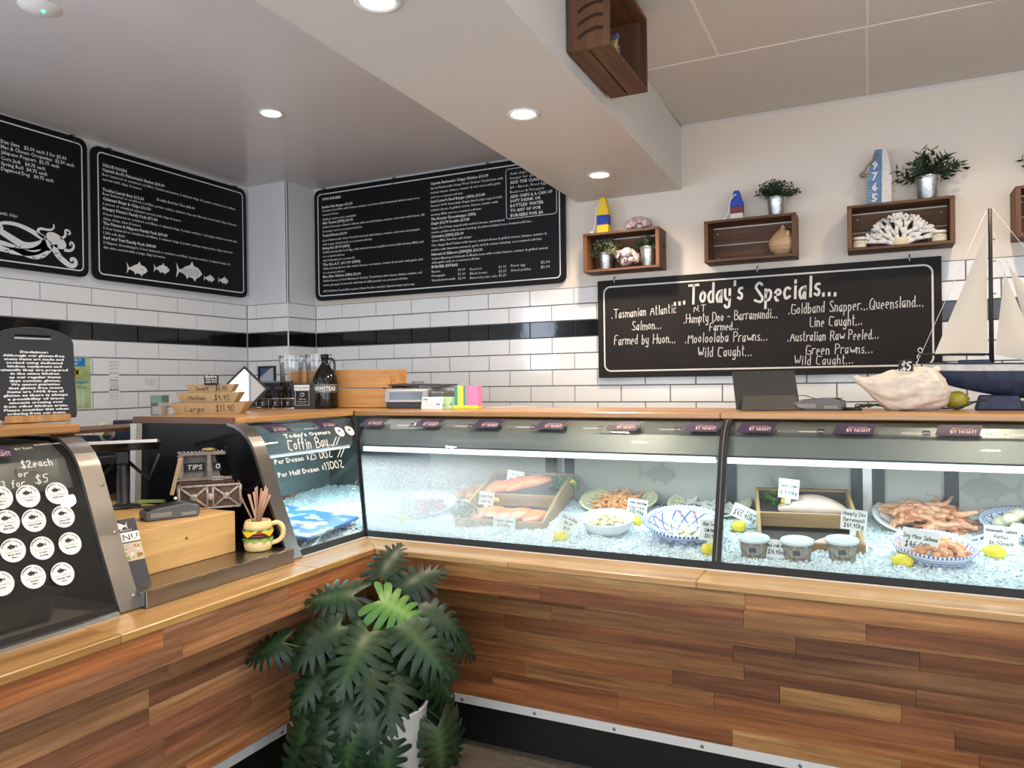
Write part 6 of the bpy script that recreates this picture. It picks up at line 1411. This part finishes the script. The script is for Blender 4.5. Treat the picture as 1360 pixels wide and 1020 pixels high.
pile(tun,lumps(3,(.085,.030,.014),17,tm((.32,.05,.09),.3,.2,40,'tuna_red')),'tuna_slice','dark red slice of tuna on the fogged striped platter','tuna','tuna slices on the striped platter',16,.10,.020,.022,9,.4)
# timber fish crates
def fish_crate(x,y,rz,w_,l_,label,lift=.10,tilt=-.20,h_=.065,back=.11):
    t=thing('fish_crate',label,'crate',(x,y,icez(x,y)-.012)); t.rotation_euler=(tilt*-1 if 0 else .17,0,rz)
    W=wood('fish_crate_wood',(.45,.29,.13),(.27,.15,.06),'x',.6,.7,.12)
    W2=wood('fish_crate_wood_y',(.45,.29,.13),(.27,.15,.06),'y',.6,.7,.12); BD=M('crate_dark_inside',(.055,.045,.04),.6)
    MB().bb((-w_/2,0,0),(w_/2,.012,.045)).obj('front_board',W,t,bev=.001); MB().bb((-w_/2,l_*.46,.030),(w_/2,l_*.46+.010,.085)).obj('divider_board',W,t,bev=.001)
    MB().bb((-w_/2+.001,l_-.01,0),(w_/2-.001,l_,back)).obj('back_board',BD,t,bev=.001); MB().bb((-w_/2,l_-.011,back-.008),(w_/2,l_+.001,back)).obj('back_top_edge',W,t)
    for s in (-1,1): 
        MB().prism([(.0125,0),(l_*.46,0),(l_-.0115,0),(l_-.0115,back),(l_*.46,.085),(.0125,.045)],0,s*w_/2-(0 if s<0 else .012),s*w_/2+(.012 if s<0 else 0)).obj('side_board',W2,t,bev=.001)
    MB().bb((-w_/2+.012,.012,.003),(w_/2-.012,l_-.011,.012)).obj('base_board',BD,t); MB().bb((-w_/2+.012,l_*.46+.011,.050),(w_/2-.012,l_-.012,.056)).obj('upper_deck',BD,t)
    return t
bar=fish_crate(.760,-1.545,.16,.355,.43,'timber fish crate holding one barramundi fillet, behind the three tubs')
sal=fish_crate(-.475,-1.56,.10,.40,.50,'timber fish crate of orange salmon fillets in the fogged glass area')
def onto(base,o,loc,rot=(0,0,0)):
    o.matrix_world=Matrix.Translation(base.location)@base.rotation_euler.to_matrix().to_4x4()@Matrix.Translation(loc)@Euler(rot).to_matrix().to_4x4(); return o
def fillet(L,W,Hh,mat,seed,amp=.05):
    m=MB(); 
    def f(u,v):
        a=2*PI*u; s=v; k=math.sin(PI*(.04+.92*s))**.55; y=math.cos(a); z=math.sin(a)
        hump=Hh*(.55+.45*math.sin(PI*s)+.25*math.sin(7*s+seed)*.3); return (L*(s-.5),W/2*k*(abs(y)**.7)*(1 if y>0 else -1),(hump*k*(abs(z)**.6) if z>0 else -.002*k))
    m.grid(f,20,24,closeu=True); return m.mesh('fillet',mat)
def salmon_mat():
    m,t,n,l,b=nt('salmon_flesh'); tc=n.new('ShaderNodeTexCoord'); wv=n.new('ShaderNodeTexWave'); wv.inputs['Scale'].default_value=28; wv.inputs['Distortion'].default_value=2.5
    r=n.new('ShaderNodeValToRGB'); r.color_ramp.elements[0].color=(.86,.17,.03,1); r.color_ramp.elements[0].position=.75; r.color_ramp.elements[1].color=(.85,.38,.20,1); r.color_ramp.elements[1].position=1
    l.new(tc.outputs['Object'],wv.inputs['Vector']); l.new(wv.outputs['Fac'],r.inputs[0]); l.new(r.outputs[0],b.inputs['Base Color']); b.inputs['Roughness'].default_value=.3; return m
SAL=salmon_mat(); rr=random.Random(6)
FM=[fillet(.17,.095,.034,SAL,s) for s in (0,2,4)]
for k in range(5): tag(onto(sal,ob('salmon_fillet',FM[k%3]),(-.13+.065*k,.115+.01*(k%2),.022+.006*(k%2)),(0,.12,PI/2+rr.uniform(-.2,.2))),'orange salmon fillet in the front tray of the fogged crate','salmon','salmon fillets in the front tray')
for k in range(4): tag(onto(sal,ob('salmon_fillet',FM[k%3]),(-.12+.055*k,.355,.072+.010*k),(0,-.15,.5+rr.uniform(-.5,.5))),'orange salmon fillet in the rear tray of the fogged crate','salmon','salmon fillets in the rear tray')
BARM=tm((.62,.44,.36),.3,.2,14,'barramundi_flesh')
tag(onto(bar,ob('barramundi_fillet',fillet(.25,.12,.062,BARM,1)),(.03,.315,.060),(0,.0,.05)),'large pale pink barramundi fillet lying in the timber crate','fish fillet')
tag(onto(bar,ob('barramundi_fillet',fillet(.16,.09,.020,BARM,3)),(.10,.09,.014),(0,0,.1)),'flat pale barramundi piece low in the front tray behind the tubs','fish fillet')
# herbs
def herbs(x,y,z,w_,h_,seed,label):
    m=MB(); rr=random.Random(seed)
    for k in range(90):
        a=rr.uniform(0,2*PI); q=rr.random()**.5*w_/2; p=Vector((q*math.cos(a),q*math.sin(a)*.7,rr.uniform(.0,h_)*(1-(2*q/w_)**2*.6)))
        for j in range(3):
            d=Vector((rr.uniform(-1,1),rr.uniform(-1,1),rr.uniform(.0,1))).normalized()*.018; s=d.orthogonal().normalized()*.008; m.add([p,p+d*.5+s,p+d,p+d*.5-s],[(0,1,2,3)])
    o=m.obj('foliage',M('parsley',(.07,.19,.05),.5,var=.4,vscale=50),None,(x,y,z),fix=False); tag(o,label,'herbs',kind='stuff')
herbs(.625,-1.17,.945,.15,.07,1,'bunch of green parsley at the left end of the barramundi crate')
herbs(-.36,-1.10,.945,.15,.06,2,'bunch of green parsley at the back right of the salmon crate')
herbs(-.66,-1.50,.855,.14,.06,3,'dark green parsley left of the salmon crate behind the fogged glass')
# lemons and price tags
LM=M('lemon_skin',(.80,.66,.04),.35,bump=.15,bscale=180); LF=M('lemon_flesh',(.82,.76,.30),.3)
def lemon(x,y,label,half=False,z=None,s=1):
    t=thing('lemon',label,'lemon',(x,y,(icez(x,y) if z is None else z)-.004),random.Random(int(x*1000)).uniform(0,3)); m=MB()
    m.blob((0,0,.022*s),(.068*s,.055*s,.046*s),int(abs(x)*100),.03,2,3); m.blob((.033*s,0,.024*s),(.014,.014,.014),1,.1,2,1); m.obj('skin',LM,t); 
    if half: MB().lathe([(.001,.0005),(.020,.0)],20,c=(-.0,-.026*s,.022),rot=(PI/2,0,0)).obj('cut_face',LF,t)
    return t
TAGM=M('tag_card',(.74,.75,.72),.6)
def ptag(x,y,z,w_,h_,lines,label,rz=0,lean=-.25,roll=0):
    t=thing('price_tag',label,'price tag',(x,y,z)); t.rotation_euler=(lean,roll,rz)
    MB().bb((-w_/2,-.001,0),(w_/2,.001,h_)).obj('card',TAGM,t)
    m=MB()
    for k,(s,hh,ww) in enumerate(lines): hand(m,s,0,h_-h_*(.30+.29*k if len(lines)>2 else .42+.38*k),hh,width=ww*w_,thick=hh*.14,align='c',rot=-.0)
    o=m.obj('handwriting',INK,t,fix=False); o.matrix_local=frame((0,-.0018,0),(1,0,0),(0,0,1))
    MB().bb((-.01,.001,-.02),(.01,.004,h_*.3)).obj('clip',M('clip_clear',(.75,.80,.80),.2),t); return t
def lt(x,y,lab,tlab,lines,w_=.085,h_=.062,dx=.0,dy=.02,dz=.040,rz=0,roll=0,half=False,s=1):
    lemon(x,y,lab,half,None,s); ptag(x+dx,y+dy,icez(x,y)+dz,w_,h_,lines,tlab,rz,-.22,roll)
lt(-.935,-1.60,'lemon in the fogged left corner under a yellowish tag','yellowish tag in the fogged left corner before the tuna platter',[('Tuna',.014,.5),('Sashimi',.014,.7),('$49.90',.014,.6)],.085,.075,.0,.02,.040)
lt(-.150,-1.665,'lemon close to the glass left of the scallop bowl','tilted tag left of the scallop bowl',[('Sea Scallop',.011,.8),('Roe off',.011,.4),('$6.50',.011,.3)],.08,.07,.012,.02,.035,roll=.35)
lt(.068,-1.385,'lemon between the yellow platter and the blue lattice bowl','tag for green tiger prawns standing behind a lemon',[('Cooked Australian',.012,.9),('King Prawn',.012,.75),('$30.90kg',.014,.7)],.085,.068,-.0,.022,.040,roll=.10)
lt(.425,-1.665,'lemon close to the glass just left of the black mullion','tag on the blue lattice bowl just left of the black mullion',[('Blue Swim',.013,.65),('Crab Meat',.013,.5),('$14.90',.014,.5)],.075,.075,-.0,.02,.045)
lt(.480,-1.35,'lemon just right of the black mullion','strongly tilted tag just right of the black mullion',[('Loose Prawn',.012,.8),('$45.90kg',.018,.85)],.105,.055,.012,.02,.040,roll=.38)
lt(1.045,-1.62,'cut lemon at the lower left of the soy salmon bowl','tag reading Soy Miso Salmon',[('Soy Miso Salmon',.014,.93),('$46.00kg',.019,.8)],.108,.078,.048,.04,.040,rz=0,roll=.14,half=True)
lt(1.325,-1.44,'lemon at the lower right of the prawn platter','tag for homemade salmon patties at the right',[('Homemade Salmon',.011,.9),('Patties',.011,.4),('$6.50each',.012,.7)],.10,.072,.02,.02,.030,roll=.05)
lemon(.66,-1.24,'lemon among the parsley in the barramundi crate',z=.945)
lemon(-.60,-1.33,'lemon behind the fogged glass left of the salmon crate',z=.90)
lemon(-.32,-1.10,'lemon beside the parsley at the back of the salmon crate',z=.965,s=.7)
ptag(.660,-1.30,.985,.075,.075,[('Sword Steaks',.012,.9),('$39.90kg',.014,.8)],'upright tag over the parsley in the barramundi crate',0,-.1,.08)
ptag(.895,-1.50,.915,.085,.072,[('Humpty Doo',.013,.85),('Barramundi',.013,.8),('$48.90kg',.015,.75)],'tag reading Humpty Doo Barramundi at the front of the fish crate',.12,-.2,.10)
ptag(.655,-1.665,.832,.085,.062,[('Sand crab meat',.012,.85),('$14.90ea',.015,.65)],'tag between the left and middle tubs of crab meat',.05,-.15,.03)
ptag(-.60,-1.44,.905,.075,.06,[('Cooked Prawn',.010,.8),('$29.90',.010,.6)],'tag behind the fogged glass left of the salmon crate',0,-.2,.05)
ptag(-.585,-1.18,.955,.085,.075,[('King',.010,.4),('Prawns',.010,.6),('$34.90kg',.012,.7)],'upright tag behind the fogged glass above the pale platter',.1,-.15,.15)
ptag(-.42,-1.625,.845,.10,.05,[('Atlantic Salmon',.011,.85),('$39.90kg',.012,.6)],'tag at the foot of the salmon crate in the fogged glass',0,-.2,.02)
# crab tubs
for x,y,lab in ((.580,-1.655,'clear tub of crab meat with a white lid, left of the three'),(.722,-1.648,'clear tub of crab meat with a white lid, middle of the three'),(.862,-1.600,'clear tub of crab meat with a white lid, right of the three')):
    t=thing('crab_tub',lab,'tub',(x,y,icez(x,y)-.006)); t.rotation_euler=(.08,0,.05)
    MB().lathe([(.038,0),(.040,.003),(.048,.068)],28).obj('crab_filling',tm((.60,.50,.40),.5,.4,70,'crab_meat_mix'),t); MB().lathe([(.040,-.001),(.0415,.003),(.0498,.070),(.0505,.071)],28,cap=False).obj('tub_wall',glass('tub_plastic',(.90,.92,.92),.05),t)
    MB().lathe([(.048,.068),(.0545,.069),(.0550,.077),(.052,.080),(.048,.078),(.001,.078)],28).obj('lid',M('lid_milky',(.66,.72,.72),.3),t)
    m=MB(); m.bb((-.012,.030,0),(.012,.046,.0002)); bmesh.ops.subdivide_edges(m.bm,edges=m.bm.edges[:],cuts=2); wrapcyl(m,.0492,.006); m.obj('dark_label',M('tub_label',(.05,.07,.10),.5),t)
    m=MB(); hand(m,'Crab Meat',0,.016,.010,width=.055,thick=.0018,align='c'); wrapcyl(m,.0475,.004); m.obj('scribble',M('tub_scribble',(.15,.09,.05),.6),t,fix=False)
# blue tray in the oyster case
t=thing('oyster_tray','blue printed oyster tray lying on the ice in the corner case','tray',(-1.27,-1.90,.862)); t.rotation_euler=(.03,.10,.15)
def blue_mat():
    m,t_,n,l,b=nt('oyster_tray_print'); tc=n.new('ShaderNodeTexCoord'); v=n.new('ShaderNodeTexNoise'); v.inputs['Scale'].default_value=14; r=n.new('ShaderNodeValToRGB'); r.color_ramp.elements[0].position=.52; r.color_ramp.elements[0].color=(.05,.16,.46,1); r.color_ramp.elements[1].position=.62; r.color_ramp.elements[1].color=(.55,.62,.60,1)
    l.new(tc.outputs['Object'],v.inputs['Vector']); l.new(v.outputs['Fac'],r.inputs[0]); l.new(r.outputs[0],b.inputs['Base Color']); b.inputs['Roughness'].default_value=.3; return m
MB().bb((-.19,-.22,0),(.19,.19,.012)).obj('tray',blue_mat(),t,bev=.003)

# ------------------------------------------------------------ the big potted philodendron
PX,PY_=-.58,-2.30
pp=thing('potted_philodendron','large split leaved philodendron in a white enamel tub in the counter corner','plant',(PX,PY_,0))
ENM=M('enamel_white',(.62,.63,.64),.35,var=.08,vscale=8)
MB().lathe([(.150,.03),(.155,.032),(.175,.36),(.180,.365),(.180,.372),(.170,.372),(.165,.33),(.001,.33)],48).obj('enamel_tub',ENM,pp)
MB().lathe([(.165,.0),(.185,.0),(.190,.035),(.170,.035),(.150,.02),(.001,.02)],48).obj('black_saucer',M('saucer_black',(.01,.01,.011),.3),pp)
MB().lathe([(.164,.335),(.001,.345)],32,cap=False).obj('soil',M('soil',(.02,.014,.01),.9),pp)
def leaf_mat(name,c,c2,tr=.0):
    m,t,n,l,b=nt(name); b.inputs['Roughness'].default_value=.40; b.inputs['Specular IOR Level'].default_value=.32
    uv=n.new('ShaderNodeVertexColor'); uv.layer_name='vein'; mx=n.new('ShaderNodeMix'); mx.data_type='RGBA'; mx.inputs[6].default_value=(*c,1); mx.inputs[7].default_value=(*c2,1)
    pw=n.new('ShaderNodeMath'); pw.operation='POWER'; pw.inputs[1].default_value=2.5; l.new(uv.outputs[0],pw.inputs[0]); l.new(pw.outputs[0],mx.inputs[0]); l.new(mx.outputs[2],b.inputs['Base Color']); return m
LFM=[leaf_mat('philodendron_green',(.006,.026,.008),(.05,.10,.03)),leaf_mat('philodendron_deep',(.004,.017,.006),(.025,.055,.018)),leaf_mat('philodendron_olive',(.014,.028,.008),(.07,.11,.035)),leaf_mat('philodendron_fresh',(.060,.16,.022),(.22,.36,.10))]
def phil_leaf(seed,mat):
    """one broad lobed leaf, petiole at the origin, tip along +x, upper side +z"""
    rr=random.Random(seed); bm=bmesh.new(); cl=bm.loops.layers.color.new('vein'); N=8
    def vert(x,y,dz=0): return bm.verts.new((x,y,-.42*x*x-1.0*y*y+.10*abs(y)+dz))
    def face(vs,cs):
        try: f=bm.faces.new(vs)
        except ValueError: return
        f.smooth=True
        for lp,c in zip(f.loops,cs): lp[cl]=(c,c,c,1)
    mid=[vert(.90*(k/N)**1.05,0) for k in range(N+1)]; tip=vert(1.06,0); 
    for sgn in (-1,1):
        def at(k,f,off=0):
            t_=k/N; ang=math.radians(138-118*t_); L=(.60*(1-t_)**.75+.13)*(.82 if k<1 else 1)
            x0=.90*max(0,min(1,t_))**1.05; d=(math.cos(ang),math.sin(ang)*sgn); n=(d[1]*sgn,-d[0]*sgn)
            return x0+d[0]*L*f+n[0]*off*L, d[1]*L*f+n[1]*off*L
        wf=rr.uniform(-.02,.02); notch=[vert(*at(k+.0,.33 if k else .45),-.012) for k in range(N+1)]
        for k in range(N):
            lf=rr.uniform(.9,1.08); kk=k+.5; A,B=mid[k],mid[k+1]; w=.118+.02*(k<2)
            C=vert(*at(kk,.40),.012); C2=vert(*at(kk,.74*lf),.008); T=vert(*at(kk,1.0*lf+wf),-.02)
            L1=vert(*at(kk,.72*lf,-w),-.014); R1=vert(*at(kk,.72*lf,w),-.014); L2=vert(*at(kk,.93*lf,-w*.72),-.022); R2=vert(*at(kk,.93*lf,w*.72),-.022)
            a,b_=notch[k],notch[k+1]
            face([A,a,C],[.9,.05,.7]); face([A,C,B],[.9,.7,.9]); face([B,C,b_],[.9,.7,.05])
            face([a,L1,C2,C],[.05,.05,.5,.7]); face([C,C2,R1,b_],[.7,.5,.05,.05]); face([L1,L2,T,C2],[.05,.05,.1,.5]); face([C2,T,R2,R1],[.5,.1,.05,.05])
        e=vert(.99,.07*sgn,-.01); face([mid[N],notch[N],e,tip],[.8,.05,.05,.3])
    bmesh.ops.recalc_face_normals(bm,faces=bm.faces)
    me=bpy.data.meshes.new('leaf'); bm.to_mesh(me); bm.free(); me.materials.append(mat); return me
LV=[[phil_leaf(s+10*i,m_) for s in range(3)] for i,m_ in enumerate(LFM)]
STEMM=M('petiole',(.045,.07,.025),.45)
rr=random.Random(21)
def add_leaf(tip,nrm,size,mi,droop=.25,roll=0):
    """tip: where the blade begins (relative to the plant base)"""
    base=Vector((rr.uniform(-.05,.05),rr.uniform(-.05,.05),.335)); tip=Vector(tip)
    h=tip-base; mid=base+h*.55+Vector((0,0,.10*h.length+.03))
    m=MB(); m.tube(smooth_path([base,mid,tip],3),.0035,6); m.obj('petiole',STEMM,pp)
    out=Vector((h.x,h.y,0)); out=out.normalized() if out.length>.02 else Vector((rr.uniform(-1,1),rr.uniform(-1,1),0)).normalized()
    xdir=(out*math.cos(droop)-Vector((0,0,math.sin(droop)))); xdir.rotate(Matrix.Rotation(roll,3,'Z')); xdir.normalize()
    z=Vector(nrm).normalized(); z=(z-xdir*z.dot(xdir)).normalized(); y=z.cross(xdir)
    o=ob('leaf',rr.choice(LV[mi]),pp); s=size
    o.matrix_local=Matrix(((xdir.x*s,y.x*s,z.x*s,tip.x),(xdir.y*s,y.y*s,z.y*s,tip.y),(xdir.z*s,y.z*s,z.z*s,tip.z),(0,0,0,1)))
    return o
cv=Vector((CAM.x-PX,CAM.y-PY_,0)).normalized(); sv=Vector((-cv.y,cv.x,0)) # towards the viewer, and to the viewer's right = -sv?
rv=Vector((cv.y*-1,cv.x,0)) 
if rv.dot(r2)<0: rv=-rv
spec=[# (right, toward, up, size, material, droop)
 (.02,.06,.73,.165,3,.35),(-.07,.0,.735,.16,0,-.1),(.09,-.02,.74,.16,1,-.5),(.03,-.10,.77,.15,1,-.9),(-.02,.12,.645,.20,0,.45),(.09,.10,.655,.20,0,.5),(-.11,.08,.66,.18,1,.35),(.15,.02,.68,.17,1,.3),(-.17,.02,.63,.16,1,.3),(.0,-.04,.68,.16,1,.3)]
for ring,(cnt,R0,zc,dr) in enumerate(((7,.145,.56,.65),(9,.185,.47,.85),(10,.215,.38,1.0),(10,.225,.29,1.15),(9,.235,.19,1.25))):
    for k in range(cnt):
        a=-1.9+3.8*(k+.5*(ring%2))/(cnt-.5)
        spec.append((R0*math.sin(a)+rr.uniform(-.02,.02),R0*math.cos(a)+rr.uniform(-.015,.015),zc+rr.uniform(-.035,.035),rr.uniform(.15,.195),rr.choice((0,0,1,1,2)),dr+rr.uniform(-.15,.15)))
spec=[q for q in spec if not (q[2]<.47 and -.04<q[0]<.22 and q[1]>.03)]
spec+=[(rr.uniform(-.2,.2),rr.uniform(-.05,.08),rr.uniform(.3,.62),.17,1,rr.uniform(.4,1.1)) for _ in range(14)]
spec+=[(.03,.17,.30,.15,0,1.2),(.20,.10,.30,.17,2,1.3),(-.30,.03,.60,.13,1,.2),(.25,.04,.60,.14,1,.6),(-.24,.12,.16,.2,0,1.1),(-.12,.2,.20,.19,2,1.2)]
for (a,b_,c_,s,mi,dr) in spec:
    p=rv*a+cv*b_+Vector((0,0,c_)); n_=Vector((0,0,1))*.75+cv*.75+rv*a*.8
    add_leaf(p,n_,s,mi,dr,rr.uniform(-.3,.3))
# a few blades of another plant poking in at the right edge
t=thing('spiky_plant','thin green blades of a plant poking in at the lower right edge','plant',(1.42,-2.60,0)); 
MB().lathe([(.10,0),(.13,.3),(.12,.3),(.11,.26),(.001,.26)],24).obj('pot',BLACKM,t)
m=[((0,0,.25),(-.06,-.01,.45),(-.20,.0,.62)),((0,0,.25),(-.08,.0,.35),(-.17,.0,.36)),((0,0,.25),(.02,.05,.5),(.1,.1,.7)),((0,0,.25),(-.09,.03,.42),(-.14,.02,.47))]
for P in m: MB().tube(smooth_path(P,3),[.005]*5+[.004]*2+[.003,.001] if len(smooth_path(P,3))==9 else .003,5).obj('blade',M('blade_green',(.10,.17,.05),.5),t)
